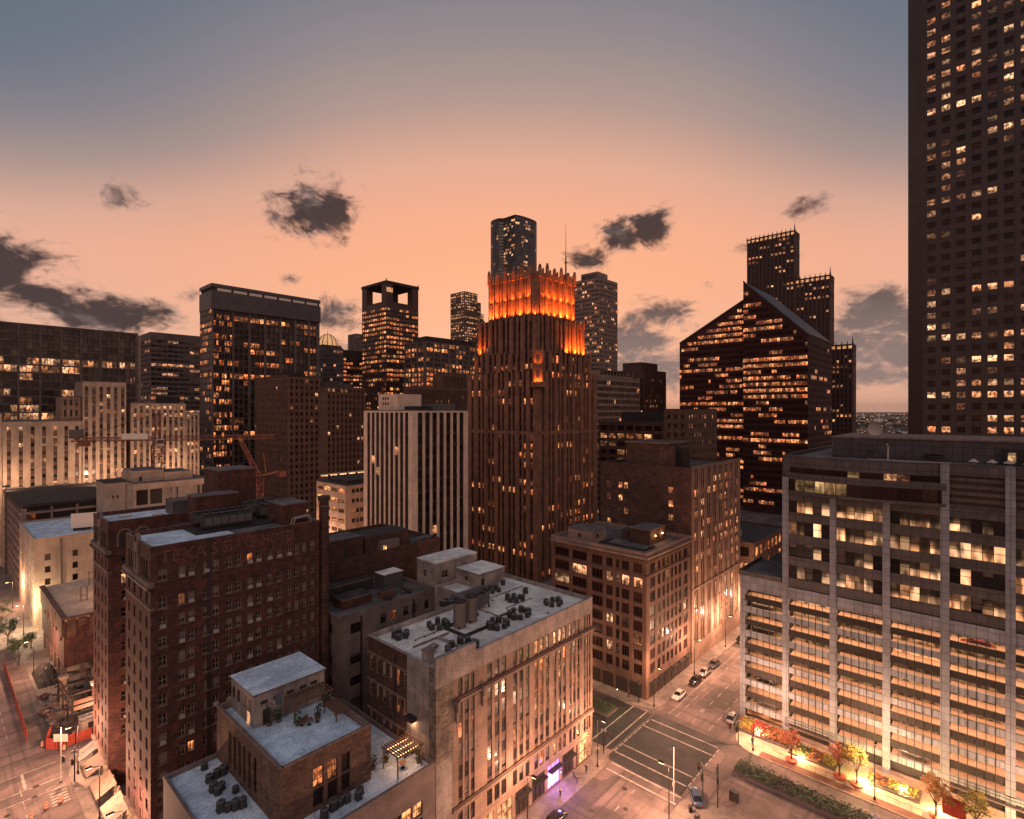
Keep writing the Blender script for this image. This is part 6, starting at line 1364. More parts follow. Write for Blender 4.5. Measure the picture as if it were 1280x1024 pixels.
# on the garage office roof
def vent(x, y, z, lab):
    o = empty('mushroom_vent', lab, 'vent', (x, y, z), 0, 'mushroom vents on the office roof'); m = MB(); m.cyl(0, 0, 0, .8, .3, .3, 'unit_gray', 8); m.build('stem', o); m = MB(); m.cyl(0, 0, .8, 1.3, .75, .12, 'unit_pale', 8); m.build('cap', o)
for k, y in enumerate((3.2, .9, -1.1, -3.4)): vent(117.5, y, 54.72, 'mushroom vent on the gray office roof, ' + ('leftmost of four', 'second of four from the left', 'third of four from the left', 'rightmost of four')[k])
chiller(117.6, 17.0, 54.7, 3.4, 1.6, 1.7, 'gray cooling unit in front of the office penthouse', 2); chiller(117.4, 6.2, 54.7, 2.2, 4.6, 1.3, 'long low slatted unit on the office roof', 3)
o = empty('roof_crane', 'white bent maintenance davit at the edge of the office roof', 'davit', (116.2, 14.8, 54.7)); m = MB(); m.bar((0, 0, 0), (0, 0, 3), .16, 'unit_pale', 6); m.bar((0, 0, 3), (-.9, 0, 3.3), .14, 'unit_pale', 6); m.build('arm', o); m = MB(); m.bar((-.3, -12, .5), (-.3, 3, .5), .1, 'unit_pale', 5); m.build('rail', o)
o = empty('satellite_dish', 'pale satellite dish on the office penthouse roof', 'dish', (126, 18, 58.9)); m = MB(); m.cyl(0, 0, 0, .9, .12, .1, 'steel', 6); m.build('mast', o); m = MB()
for k in range(12):
    for j in range(3):
        f_ = lambda k, j: (-.4 - .28 * (1 - (j / 3) ** 2) * 0 + .35 * (j / 3) ** 2 * -1, 1.3 * j / 3 * math.cos(k * math.pi / 6), 1.5 + 1.3 * j / 3 * math.sin(k * math.pi / 6)); m.poly([f_(k, j), f_(k + 1, j), f_(k + 1, j + 1), f_(k, j + 1)] if j else [f_(k, 0), f_(k + 1, 1), f_(k, 1)], 'unit_pale')
m.build('reflector', o)
# cream house billboard and roof clutter
o = empty('roof_billboard', 'pale blank billboard on the white roof of the cream rendered building', 'billboard', (31.5, 217, 25.8), -.3); m = MB(); m.box(0, 0, 1.0, 6.5, .25, 5.6, 'white_paint'); m.build('panel', o); m = MB()
for x in (.8, 3.2, 5.6): m.bar((x, .3, 0), (x, .3, 5.2), .1, 'black_metal', 4); m.bar((x, .3, 3.6), (x, 3, 0), .08, 'black_metal', 4)
m.build('struts', o); m = MB(); m.box(.4, 1, 0, 4.6, 4, 2.1, 'unit_dark'); m.build('cabinet', o)
o = empty('orange_skip', 'orange skip on the bare roof slab of the half demolished block', 'skip', (45, 188, 15.72)); m = MB(); m.extrude_y([(0, 0), (5, 0), (5.6, 2), (-.6, 2)], 0, 2.4, 'orange_plastic'); m.build('hull', o); m = MB(); m.box(-.7, -.1, 2.01, 5.7, 2.5, 2.12, 'rust_steel'); m.build('rim', o)

# ------------------------------------------------------------------ construction: crane, fences, cabins
def lattice(m, a, c, s, n, mt, r=.12):
    """square lattice boom from a to c, side s"""
    a = Vector(a); c = Vector(c); d = (c - a); L = d.length; d.normalize(); up = Vector((0, 0, 1)) if abs(d.z) < .9 else Vector((1, 0, 0)); x = d.cross(up).normalized() * s / 2; y = d.cross(x).normalized() * s / 2
    cs = [x + y, x - y, -x - y, -x + y]
    for k in cs: m.bar(a + k, c + k, r, mt, 4)
    for i in range(n):
        p = a + d * (L * i / n); q = a + d * (L * (i + 1) / n)
        for j in range(4):
            u, w = cs[j], cs[(j + 1) % 4]; m.bar(p + (u if i % 2 else w), q + (w if i % 2 else u), r * .6, mt, 4); m.bar(p + u, p + w, r * .6, mt, 4)
o = empty('tower_crane', 'red tower crane with its jib pointing right, in front of the cream hall', 'crane', (60.5, 238, 0))
m = MB(); lattice(m, (0, 0, 0), (0, 0, 51), 3.4, 22, 'rust_steel', .22); m.build('mast', o)
m = MB(); m.cyl(0, 0, 51, 52.6, 1.6, 1.6, 'rust_steel', 12); m.build('slewing_ring', o)
jd = Vector((.80, -.60, 0)); m = MB(); lattice(m, jd * 2 + Vector((0, 0, 53.4)), jd * 42 + Vector((0, 0, 53.8)), 1.6, 26, 'rust_steel', .15); m.build('jib', o)
m = MB(); lattice(m, -jd * 2 + Vector((0, 0, 53.4)), -jd * 29 + Vector((0, 0, 53.2)), 1.3, 12, 'rust_steel', .2); m.build('counter_jib', o)
m = MB(); p = -jd * 24; m.box(p.x - 2.6, p.y - 1.2, 50.8, p.x + 1.0, p.y + 1.2, 53, 'rust_steel'); p = -jd * 27.5; m.box(p.x - 2, p.y - 1, 53.9, p.x + 2.2, p.y + 1, 57, 'unit_gray'); m.build('counterweight', o)
m = MB(); m.box(-1.1, -2.9, 50.6, 1.3, -1.2, 53.2, 'unit_pale'); m.box(-1.0, -2.95, 51.6, 1.2, -2.91, 52.9, 'frame_dark'); m.build('cab', o)
m = MB(); lattice(m, (0, 0, 52.6), (0, 0, 63), 1.5, 6, 'rust_steel', .16); m.build('apex', o); m = MB(); m.bar((0, 0, 63), -jd * 26 + Vector((0, 0, 54)), .09, 'black_metal', 4); m.bar((0, 0, 63), jd * 30 + Vector((0, 0, 54.5)), .09, 'black_metal', 4); m.build('tie_cable', o)
m = MB(); a_ = math.atan2(jd.y, jd.x); p0 = -jd * 12; p1 = -jd * 3; nn = Vector((jd.y, -jd.x, 0)) * .95
m.quad(p0 + nn + Vector((0, 0, 53.2)), p1 + nn + Vector((0, 0, 53.2)), p1 + nn + Vector((0, 0, 55.4)), p0 + nn + Vector((0, 0, 55.4)), 'white_paint'); m.build('jib_banner', o)
o = empty('luffing_crane', 'red luffing crane with raised jib before the framed dark tower', 'crane', (104, 252, -7))
m = MB(); lattice(m, (0, 0, 0), (0, 0, 40), 3, 16, 'rust_steel', .2); m.build('mast', o); m = MB(); lattice(m, (0, 0, 41), (-8, 3, 60), 1.4, 10, 'rust_steel', .2); m.build('jib', o); m = MB(); m.bar((0, 0, 41), (9, -4, 43), .5, 'rust_steel', 4); m.box(7, -6, 40.5, 10, -3, 42.8, 'rust_steel'); m.bar((3, -1, 41), (1.5, -1, 52), .3, 'rust_steel', 4); m.bar((1.5, -1, 52), (-8, 3, 60), .1, 'black_metal', 4); m.build('machinery_deck', o)
def fence(pts, lab, h=2.1, mt='fence_red'):
    o = empty('site_fence', lab, 'fence', (pts[0][0], pts[0][1], 0)); f_ = MB(); x0, y0 = pts[0]
    for (ax, ay), (cx, cy) in zip(pts, pts[1:]):
        L = math.hypot(cx - ax, cy - ay); n = max(1, int(L / 2.2)); dx, dy = (cx - ax) / L, (cy - ay) / L; nx, ny = -dy * .04, dx * .04
        for k in range(n):
            s = L * k / n + .06; e = L * (k + 1) / n - .06; A = (ax + dx * s - x0, ay + dy * s - y0); C_ = (ax + dx * e - x0, ay + dy * e - y0)
            f_.prism([(A[0] - nx, A[1] - ny), (C_[0] - nx, C_[1] - ny), (C_[0] + nx, C_[1] + ny), (A[0] + nx, A[1] + ny)], .15, h, mt); po = MB(); po.box(A[0] - .12, A[1] - .12, 0, A[0] + .0, A[1] + .0, h + .15, 'black_metal'); po.build('post', o)
    f_.build('panels', o)
fence([(13.6, 182), (13.6, 138.5)], 'long red site fence along the street at the lower left'); fence([(17.0, 138), (15.6, 133.4), (17.2, 131.4), (30, 131.2)], 'red site fence turning the corner below the brick hotel')
for i, (x, y, rz, L_, lab) in enumerate(((21, 133.2, .02, 11, 'long pale site cabin behind the red corner fence'), (27, 146, 1.5, 6, 'dark site cabin in the middle of the building site'))):
    o = empty('site_cabin', lab, 'cabin', (x, y, .15), rz); m = MB(); m.box(0, 0, .2, L_, 3, 2.9, 'unit_pale' if i == 0 else 'unit_dark'); m.build('body', o); m = MB(); m.extrude_y([(-.2, 2.91), (L_ + .2, 2.91), (L_ + .2, 3.05), (-.2, 3.05)], -.2, 3.2, 'roof_gray'); m.build('roof', o); m = MB(); m.box(1, -.06, .3, 1.9, -.01, 2.3, 'frame_dark'); m.build('door', o); m = MB(); m.box(3, -.06, 1.1, 4.4, -.01, 2.1, 'frame_dark'); m.build('window', o)
o = empty('site_notice_board', 'pale blank notice board on the red corner fence', 'sign', (16.6, 131.9, 0), -.8); m = MB(); m.box(0, 0, 1.6, 2.6, .08, 3.0, 'white_paint'); m.build('board', o); m = MB(); [m.bar((x, .12, 0), (x, .12, 2.9), .05, 'black_metal', 4) for x in (.3, 2.3)]; m.build('legs', o)
q_ = random.Random(14)
for i, (x, y, h) in enumerate(((24.5, 141, 6.4), (29.5, 137, 6.8), (20.5, 150, 6))):
    o = empty('concrete_column', ('bare concrete column left standing in the site, by the hotel', 'bare concrete column left standing in the site, furthest right', 'bare concrete column left standing in the site, furthest left')[i], 'column', (x, y, .15)); m = MB(); m.box(-.5, -.5, 0, .5, .5, h, 'limestone'); m.build('shaft', o); m = MB(); m.box(-.8, -.8, h, .8, .8, h + .5, 'concrete_pale'); m.build('capital', o)
o = empty('scaffold_tower', 'dark half-built steel scaffold standing over the building site', 'scaffold', (20, 136, .15)); q_ = random.Random(14)
m = MB()
for x in (0, 5, 10, 15):
    for y in (0, 5.5, 11, 16.5): m.box(x - .15, y - .15, 0, x + .15, y + .15, 7.6 if (x + y) % 2 < 1 else 5.2, 'frame_dark')
m.build('columns', o); m = MB()
for z in (3.4, 5.0):
    for y in (0, 5.5, 11, 16.5): m.box(-.6, y - .12, z, 15.6, y + .12, z + .3, 'frame_dark')
    for x in (0, 5, 10, 15): m.box(x - .12, -.6, z + .31, x + .12, 17.1, z + .55, 'frame_dark')
m.build('beams', o); m = MB()
for x, y, a in ((0, 0, 5), (5, 5.5, 5), (10, 0, 5), (5, 11, 5), (10, 11, 5)): m.box(x + .2, y + .3, 3.98, x + 4.8, y + 4.9, 4.06, 'timber')
m.build('deck_boards', o)
m = MB()
for k in range(420):
    x = q_.uniform(17.5, 40); y = q_.uniform(133.5, 159); s = q_.uniform(.15, .8); a = q_.uniform(0, 3); p = [(x + s * math.cos(a + t), y + s * math.sin(a + t) * q_.uniform(.5, 1)) for t in (0, 1.4, 3, 4.6)]
    m.prism(p, .14, .15 + s * q_.uniform(.4, 1.3), q_.choice(('dirt', 'concrete_gray', 'brick_red', 'concrete_pale', 'roof_dark')))
tag(m.build('rubble'), kind='stuff')
for i in range(14):
    x = q_.uniform(18, 38); y = q_.uniform(135, 157); o = empty('timber_stack', 'stack of site timber lying among the rubble', 'timber', (x, y, .15), q_.uniform(0, 3), 'stacks of timber on the building site'); m = MB()
    for k in range(5): m.box(0, k * .32, 0, q_.uniform(3, 5), k * .32 + .25, .3 + .25 * (k % 2), q_.choice(('timber', 'rust_steel', 'unit_gray')))
    m.build('boards', o)
o = empty('tarpaulin_heap', 'dark tarpaulin heap beside the half demolished block', 'tarpaulin', (17.8, 163, .15)); m = MB(); N_ = 12; H_ = [[2.6 * math.sin(math.pi * i / N_) ** .7 * math.sin(math.pi * j / N_) ** .6 * (1 + .35 * math.sin(i * 1.9 + j * 2.3)) for j in range(N_ + 1)] for i in range(N_ + 1)]
for i in range(N_):
    for j in range(N_): f_ = lambda i, j: (i * .34, j * 1.0, H_[i][j]); m.quad(f_(i, j), f_(i + 1, j), f_(i + 1, j + 1), f_(i, j + 1), 'roof_dark')
m.build('sheet', o, True)
# ------------------------------------------------------------------ street life
def car(paint):
    o = empty('parked_car', 'x', 'car'); body = MB(); gl_ = MB()
    secs = [(-2.2, .62, .36, .76), (-2.15, .74, .3, .84), (-1.3, .84, .25, .92), (-.3, .88, .24, .95), (.9, .88, .24, .92), (1.7, .84, .27, .85), (2.15, .72, .34, .72), (2.2, .6, .4, .66)]
    rings = []
    for x, w, z0, z1 in secs: rings.append([(x, -w, z0 + .08), (x, -w * 1.02, (z0 + z1) / 2), (x, -w * .93, z1), (x, -w * .5, z1 + .05), (x, w * .5, z1 + .05), (x, w * .93, z1), (x, w * 1.02, (z0 + z1) / 2), (x, w, z0 + .08), (x, w * .7, z0), (x, -w * .7, z0)])
    def loft(m, rings, mt, caps=True):
        b = len(m.v); n = len(rings[0]); i = m.mat(mt); [m.v.extend(r) for r in rings]
        for a in range(len(rings) - 1):
            for k in range(n): m.f.append((b + a * n + k, b + a * n + (k + 1) % n, b + (a + 1) * n + (k + 1) % n, b + (a + 1) * n + k)); m.mi.append(i)
        if caps: m.f.append(tuple(b + k for k in range(n))[::-1]); m.mi.append(i); m.f.append(tuple(b + (len(rings) - 1) * n + k for k in range(n))); m.mi.append(i)
    loft(body, rings, paint); body.build('body', o, True)
    cab = [[(-1.75, -.74, .93), (-1.75, .74, .93), (1.15, .76, .93), (1.15, -.76, .93)], [(-1.1, -.6, 1.40), (-1.1, .6, 1.40), (.35, .6, 1.40), (.35, -.6, 1.40)]]
    loft(gl_, cab, 'car_glass'); gl_.build('windows', o)
    rf = MB(); rf.box(-1.1, -.6, 1.405, .35, .6, 1.45, paint)
    for sx, tx in ((-1.75, -1.1), (1.15, .35), (-.35, -.3)):
        for sy in (-1, 1): rf.bar((sx, sy * .755, .94), (tx, sy * .61, 1.41), .045, paint, 4)
    rf.build('roof', o)
    for x in (-1.35, 1.4):
        for sy in (-1, 1):
            w = MB(); i = w.mat('tyre'); n = 14
            for yy in (sy * .66, sy * .89): w.v.extend((x + .33 * math.cos(2 * math.pi * k / n), yy, .33 + .33 * math.sin(2 * math.pi * k / n)) for k in range(n))
            for k in range(n): w.f.append((k, (k + 1) % n, n + (k + 1) % n, n + k)); w.mi.append(i)
            w.f.append(tuple(range(n))); w.mi.append(i); w.f.append(tuple(range(n, 2 * n))); w.mi.append(i)
            wo = w.build('wheel', o); r_ = MB(); i = r_.mat('steel'); r_.v.extend((x + .2 * math.cos(2 * math.pi * k / n), sy * .897, .33 + .2 * math.sin(2 * math.pi * k / n)) for k in range(n)); r_.f.append(tuple(range(n))); r_.mi.append(i); r_.build('rim', wo)
    for sy in (-1, 1):
        h = MB(); h.box(2.13, sy * .52 - .14, .55, 2.21, sy * .52 + .14, .70, 'white_paint'); h.build('headlight', o); t = MB(); t.box(-2.22, sy * .5 - .16, .58, -2.14, sy * .5 + .16, .74, 'fence_red'); t.build('tail_light', o)
    keep_kids(o); return o
PC = {p: car(p) for p in ('car_white', 'car_silver', 'car_black', 'car_red', 'car_gray', 'car_blue')}; used = set()
def put_car(p, x, y, z, rz, lab, grp):
    o = PC[p] if p not in used else copy_tree(PC[p])
    used.add(p); o.location = (x, y, z); o.rotation_euler = (0, 0, rz); o['label'] = lab
    if grp: o['group'] = grp
G1 = 'cars parked along the left kerb past the crossing'
put_car('car_white', 113.6, 53.0, 0, math.pi, 'white car parked alone at the kerb beyond the crossing', G1); put_car('car_black', 122.4, 53.0, 0, math.pi, 'black car parked second from the crossing', G1); put_car('car_silver', 127.6, 53.0, 0, math.pi, 'silver car parked right behind the black one', G1); put_car('car_gray', 133.4, 53.0, 0, math.pi, 'gray car parked third from the crossing after a gap', G1)
put_car('car_black', 152.6, 53.1, 0, math.pi, 'dark car parked far up the street beside a white one', G1); put_car('car_white', 159.0, 53.1, 0, math.pi, 'white car parked furthest up the street', G1)
put_car('car_silver', 112.6, 41.0, 0, .12, 'silver car standing at the garage street corner', None); put_car('car_blue', 85.4, 36.9, .15, .62, 'dark blue car on the near pavement at the bottom edge', None); put_car('car_black', 66.2, 51.1, 0, 0, 'black car parked by the purple shop front', None)
put_car('car_gray', 4, 168, 0, 1.57, 'gray car in the left street beside the long red fence', None); put_car('car_silver', 7, 196, 0, 1.57, 'silver car in the left street beneath the street trees', None)
for p, v, z, lab in (('car_red', 2.8, 25.4, 'red car on the garage deck under the office floors'), ('car_gray', 36.2, 23.8, 'gray car on a high deck of the garage corner bay'), ('car_black', 36.0, 18.9, 'black car on a middle deck of the garage corner bay'), ('car_black', 35.4, 9.0, 'black car on a low deck of the garage corner bay'), ('car_gray', 35.0, 4.1, 'gray car on the lowest deck of the garage corner bay'), ('car_silver', 11.0, 4.1, 'silver car on the lowest deck of the garage, fourth bay')):
    put_car(p, 116.6, v, z - .45, 1.57, lab, 'cars on the garage decks')

LAMPS = []
def lamp_proto():
    o = empty('street_lamp', 'x', 'street lamp'); m = MB(); m.cyl(0, 0, 0, .5, .22, .16, 'black_metal', 8); m.bar((0, 0, .5), (0, 0, 8.4), .09, 'black_metal', 6, .06); m.build('pole', o); m = MB(); m.bar((0, 0, 8.35), (1.3, 0, 8.7), .05, 'black_metal', 5); m.build('arm', o)
    m = MB(); m.box(.9, -.18, 8.62, 1.8, .18, 8.82, 'black_metal'); m.build('head', o); m = MB(); m.box(1.0, -.14, 8.56, 1.7, .14, 8.61, 'lamp_glow'); m.build('lens', o); keep_kids(o); return o
LP = lamp_proto(); lf_ = [True]
def street_lamp(x, y, rz, lab, e=2600, col=(1, .55, .33), z=.15):
    o = LP if lf_[0] else copy_tree(LP)
    lf_[0] = False; o.location = (x, y, z); o.rotation_euler = (0, 0, rz); o['label'] = lab; o['group'] = 'street lamps'
    L = bpy.data.lights.new('lamp_light', 'POINT'); L.energy = e; L.color = col; L.shadow_soft_size = .3; lo = bpy.data.objects.new('lamp_light', L); COL.objects.link(lo); lo.parent = o; lo.location = (1.4, 0, 8.1)
E_ = 6800
street_lamp(105.1, 34.3, 0, 'street lamp at the garage corner of the crossing', E_ * 1.5); street_lamp(105.2, 15.2, 0, 'street lamp on the planted forecourt between two trees', E_ * 1.5)
street_lamp(105.4, -6, 0, 'street lamp on the forecourt at the right edge', E_ * 1.5); street_lamp(106.2, 55.2, -1.57, 'street lamp at the kerb of the ten storey corner building', E_ * .7)
street_lamp(126, 54.8, -1.57, 'street lamp on the left kerb behind the black parked car', E_ * 1.2); street_lamp(146, 54.8, -1.57, 'street lamp on the left kerb in front of the limestone street front', E_ * 1.5); street_lamp(166, 54.8, -1.57, 'street lamp furthest up the street on the left kerb', E_ * 1.6)
street_lamp(134, 38.2, 1.57, 'street lamp on the right kerb behind the garage corner', E_ * 2.4); street_lamp(81.5, 53.4, -1.57, 'street lamp outside the arched corner entrance', E_ * .5); street_lamp(62, 53.2, -1.57, 'street lamp outside the loft shops', E_ * .5); street_lamp(78, 38.0, 1.57, 'street lamp on the near right pavement before the crossing', E_ * 1.6)
street_lamp(60, 38.0, 1.57, 'street lamp on the near right pavement at the bottom of the picture', E_ * 2)
street_lamp(86.2, 60, 0, 'street lamp by the loft on the side street', E_ * .2); street_lamp(105, 76, math.pi, 'street lamp on the side street below the ten storey corner building', E_ * .3)
street_lamp(18.4, 120, math.pi, 'street lamp at the corner below the brick hotel', E_ * 1.4); street_lamp(18.6, 104, math.pi, 'street lamp in front of the brick hotel shops', E_); street_lamp(18.6, 90, math.pi, 'street lamp nearest the terrace building on the hotel side', E_)
street_lamp(-3.4, 118, 0, 'street lamp across the lower left street, nearer', E_ * 2); street_lamp(-3.4, 146, 0, 'street lamp across the lower left street, further', E_ * 1.2); street_lamp(18.0, 172, math.pi, 'street lamp beside the half demolished block', E_); street_lamp(19.4, 206, math.pi, 'bright street lamp at the corner of the cream rendered building', E_ * 1.9, (1, .78, .46)); street_lamp(19.6, 236, math.pi, 'street lamp in front of the parking deck', E_ * 1.4); street_lamp(-3.4, 190, 0, 'street lamp among the left street trees', E_)
street_lamp(24, 139, -1.57, 'work lamp on the building site behind the fence', E_ * 1.1); street_lamp(38, 172, 0, 'work lamp on the bare slab of the half demolished block', E_ * 1.1, z=15.7); street_lamp(100, 186, 0, 'street lamp lighting the low cream block from its side street', E_ * 4.5); street_lamp(100, 206, 0, 'street lamp deep in the side street by the low cream block', E_ * 4)
street_lamp(80, 228, math.pi, 'street lamp below the low cream building by the crane', E_ * 2.); 
# two big floodlights washing the cream hall
for x, y, lab in ((22, 288, 'area floodlight mast before the left wing of the cream hall'), (52, 282, 'area floodlight mast before the square tower of the cream hall'), (82, 288, 'area floodlight mast before the cream stone block')):
    o = empty('flood_mast', lab, 'floodlight', (x, y, 0), 0, 'flood masts before the cream hall'); m = MB(); m.bar((0, 0, 0), (0, 0, 34), .2, 'black_metal', 6, .12); m.build('pole', o); m = MB(); m.box(-.9, -.2, 34, .9, .3, 34.8, 'black_metal'); m.build('housing', o); m = MB(); m.box(-.8, .31, 34.1, .8, .35, 34.7, 'lamp_white'); m.build('lens', o)
    L = bpy.data.lights.new('flood_lamp', 'SPOT'); L.energy = 15000 if x != 52 else 24000; L.color = (1, .62, .38); L.spot_size = R(150); L.spot_blend = 1; L.shadow_soft_size = .6; lo = bpy.data.objects.new('flood_lamp', L); COL.objects.link(lo); lo.parent = o; lo.location = (0, .6, 34.4); lo.rotation_euler = Vector((0, 1, .15)).to_track_quat('-Z', 'Y').to_euler()
# shop light spilling on the pavement: entrance and purple window lamps
def shop_lamp(nm, lab, x, y, z, e, col):
    o = empty(nm, lab, 'lamp', (x, y, z)); m = MB(); m.box(-.25, -.1, 0, .25, .1, .16, 'black_metal'); m.build('housing', o); m = MB(); m.box(-.2, -.08, -.05, .2, .08, -.01, 'purple_glow' if 'purple' in lab else 'lamp_glow'); m.build('lens', o)
    L = bpy.data.lights.new(nm + '_light', 'POINT'); L.energy = e; L.color = col; L.shadow_soft_size = .25; lo = bpy.data.objects.new(nm + '_light', L); COL.objects.link(lo); lo.parent = o; lo.location = (0, -.25, -.3)
shop_lamp('shop_lamp', 'purple lamp over the purple-lit shop window', 72.1, 54.6, 3.4, 900, (.45, .2, 1)); shop_lamp('shop_lamp', 'warm lamp in front of the arched corner entrance', 81.2, 55.2, 5.2, 420, (1, .5, .2)); shop_lamp('shop_lamp', 'warm lamp under the awning at the left end of the loft shops', 56, 54.8, 3.3, 500, (1, .45, .25)); shop_lamp('shop_lamp', 'warm lamp at the side street shop of the corner building', 106.6, 75, 3.6, 700, (1, .5, .22)); shop_lamp('shop_lamp', 'greenish lamp over the side street planter', 99, 60, 5.0, 260, (.7, 1, .35))
def signal(x, y, rz, lab, h=6.):
    o = empty('traffic_signal', lab, 'traffic light', (x, y, .15), rz, 'traffic signals at the crossing'); m = MB(); m.bar((0, 0, 0), (0, 0, h), .1, 'black_metal', 6, .08); m.build('pole', o); m = MB(); m.bar((0, 0, h * .72), (1.6, 0, h * .72), .05, 'black_metal', 4); m.build('arm', o)
    for dx, z in ((.28, h * .5), (1.6, h * .62)):
        m = MB(); m.box(dx - .17, -.17, z, dx + .17, .17, z + 1.0, 'black_metal'); hd = m.build('signal_head', o); m = MB(); m.cyl(dx - .19, 0, z + .7, z + .9, .03, .03, 'red_lens', 6); m.build('lens', hd)
    m = MB(); m.box(-.5, -.04, h * .82, .5, .04, h * .82 + .45, 'unit_gray'); m.build('sign_plate', o)
signal(84.6, 35.4, .8, 'tall traffic signal pole on the near corner by the blue car', 8.); signal(86.2, 33.6, .4, 'lower traffic signal pole beside the tall one', 7.); signal(85.4, 54.6, -1.2, 'traffic signal by the arched corner entrance', 5); signal(105.4, 58.4, -2.4, 'traffic signal at the ten storey corner building', 5); signal(105, 37, 2.4, 'traffic signal at the garage corner', 5); signal(17.6, 117.8, 2.6, 'traffic signal at the corner below the brick hotel', 6)
o = empty('flagpole', 'thin pale pole at the lower left crossing', 'pole', (16.0, 119.4, .15)); m = MB(); m.bar((0, 0, 0), (0, 0, 9.5), .07, 'white_paint', 5, .05); m.build('shaft', o); m = MB(); m.cyl(0, 0, 0, .25, .25, .2, 'unit_gray', 8); m.build('base', o)
o = empty('flagpole', 'thin pale lamp pole at the near end of the crossing', 'pole', (82.6, 39.4, .0)); m = MB(); m.bar((0, 0, 0), (0, 0, 9), .07, 'white_paint', 5, .05); m.build('shaft', o); m = MB(); m.box(-.15, -.15, 2.6, .15, .15, 3.3, 'unit_pale'); m.build('box', o)
def awning(x, y, L_, lab, mt):
    o = empty('shop_awning', lab, 'awning', (x, y, 0), 0, 'awnings along the hotel'); m = MB(); m.poly([(0, 0, 4.4), (-2.6, 0, 3.1), (-2.6, L_, 3.1), (0, L_, 4.4)], mt); m.poly([(0, 0, 4.36), (0, L_, 4.36), (-2.6, L_, 3.06), (-2.6, 0, 3.06)], mt); m.quad((-2.6, 0, 3.1), (-2.6, 0, 2.7), (-2.6, L_, 2.7), (-2.6, L_, 3.1), mt); m.build('canvas', o); m = MB(); [m.bar((-2.5, yy, 3.05), (0, yy, 3.2), .04, 'black_metal', 4) for yy in (.1, L_ - .1)]; m.build('arms', o)
awning(20.9, 118.2, 3.4, 'gray-green awning at the far end of the hotel shops', 'unit_gray'); awning(20.9, 112, 4.6, 'tan awning second from the far end of the hotel shops', 'timber'); awning(20.9, 104.5, 5, 'pale tan awning in the middle of the hotel shops', 'limestone'); awning(20.9, 96.8, 5.4, 'cream awning at the near end of the hotel shops', 'limestone_cream')
def barrel(x, y, lab):
    o = empty('traffic_barrel', lab, 'barrel', (x, y, 0), 0, 'orange barrels on the lower left street'); m = MB()
    for k, mt in enumerate(('orange_plastic', 'white_paint', 'orange_plastic', 'white_paint', 'orange_plastic')): m.cyl(0, 0, .06 + k * .2, .26 + k * .2, .30 - k * .02, .28 - k * .02, mt, 10)
    m.build('drum', o); m = MB(); m.cyl(0, 0, 0, .06, .42, .42, 'black_metal', 10); m.build('base', o)
for x, y, lab in ((15.2, 113.6, 'orange traffic barrel nearest the hotel kerb'), (13.4, 113.4, 'orange traffic barrel second from the hotel kerb'), (11.4, 111.8, 'orange traffic barrel in the middle of the lane'), (9.6, 109.4, 'orange traffic barrel nearest the bottom edge'), (15.4, 135, 'orange traffic barrel at the gap in the red fence'), (18, 130.6, 'orange traffic barrel before the red corner fence')): barrel(x, y, lab)
# trees
def tree(x, y, h, r, mt, lab, seed, n=1500, grate=True, cat='tree', z=.15, mt2=None):
    g_ = random.Random(seed); o = empty('street_tree', lab, cat, (x, y, z)); m = MB(); th = h * .36
    m.bar((0, 0, 0), (.1, .05, th), .17, 'bark', 7, .11); tips = []
    for k in range(9):
        a = 2 * math.pi * k / 9 + g_.uniform(-.3, .3); rr_ = r * g_.uniform(.35, .75); e = (rr_ * math.cos(a), rr_ * math.sin(a), th + (h - th) * g_.uniform(.25, .85)); m.bar((.1, .05, th * g_.uniform(.75, 1)), e, .06, 'bark', 5, .02); tips.append(e)
        for j in range(3): e2 = (e[0] + g_.uniform(-.7, .7), e[1] + g_.uniform(-.7, .7), e[2] + g_.uniform(0, .9)); m.bar(e, e2, .02, 'bark', 3, .01); tips.append(e2)
    m.build('trunk', o); m = MB()
    cl_ = [(Vector(t), g_.uniform(.25, .95) * r * .42) for t in tips] + [(Vector((g_.gauss(0, r * .3), g_.gauss(0, r * .3), th + (h - th) * g_.uniform(.3, 1))), r * .35) for _ in range(8)]
    for k in range(int(n * 1.9)):
        c, s_ = g_.choice(cl_); v = Vector((g_.gauss(0, 1), g_.gauss(0, 1), g_.gauss(0, .8))); v = c + v.normalized() * s_ * g_.random() ** .4; s = g_.uniform(.07, .155)
        d1 = Vector((g_.gauss(0, 1), g_.gauss(0, 1), g_.gauss(0, .6))).normalized() * s; d2 = d1.cross(Vector((g_.gauss(0, .5), g_.gauss(0, .5), 1))).normalized() * s * .65
        m.quad(v - d1, v + d2, v + d1, v - d2, mt if g_.random() < .7 or not mt2 else mt2)
    m.build('crown', o)
    if grate: m = MB(); m.cyl(0, 0, 0, .35, .9, 1.0, 'shrub_red', 12); m.build('planting_ring', o)
tree(106.6, 28.1, 5.0, 1.7, 'leaf_rust', 'small rust-coloured tree on the forecourt, nearest the crossing', 1, 900, mt2='shrub_red'); tree(107.4, 20.6, 5.6, 1.6, 'leaf_rust', 'rust-coloured tree left of the yellow one on the forecourt', 2, 800, mt2='shrub_red'); tree(107.2, 18.0, 6.4, 2.3, 'leaf_yellow', 'yellow-lit tree in the middle of the forecourt', 3, 1600, mt2='leaf_mid'); tree(107.2, 7.4, 6.2, 2.3, 'leaf_rust', 'orange tree before the red banner on the forecourt', 4, 1500, mt2='leaf_yellow'); tree(107, 2.6, 6, 2.1, 'leaf_yellow', 'yellow tree at the right edge of the forecourt', 5, 1300, mt2='leaf_mid'); tree(107, -7, 6, 2.2, 'leaf_yellow', 'yellow tree furthest along the forecourt', 15, 1000, mt2='leaf_mid')
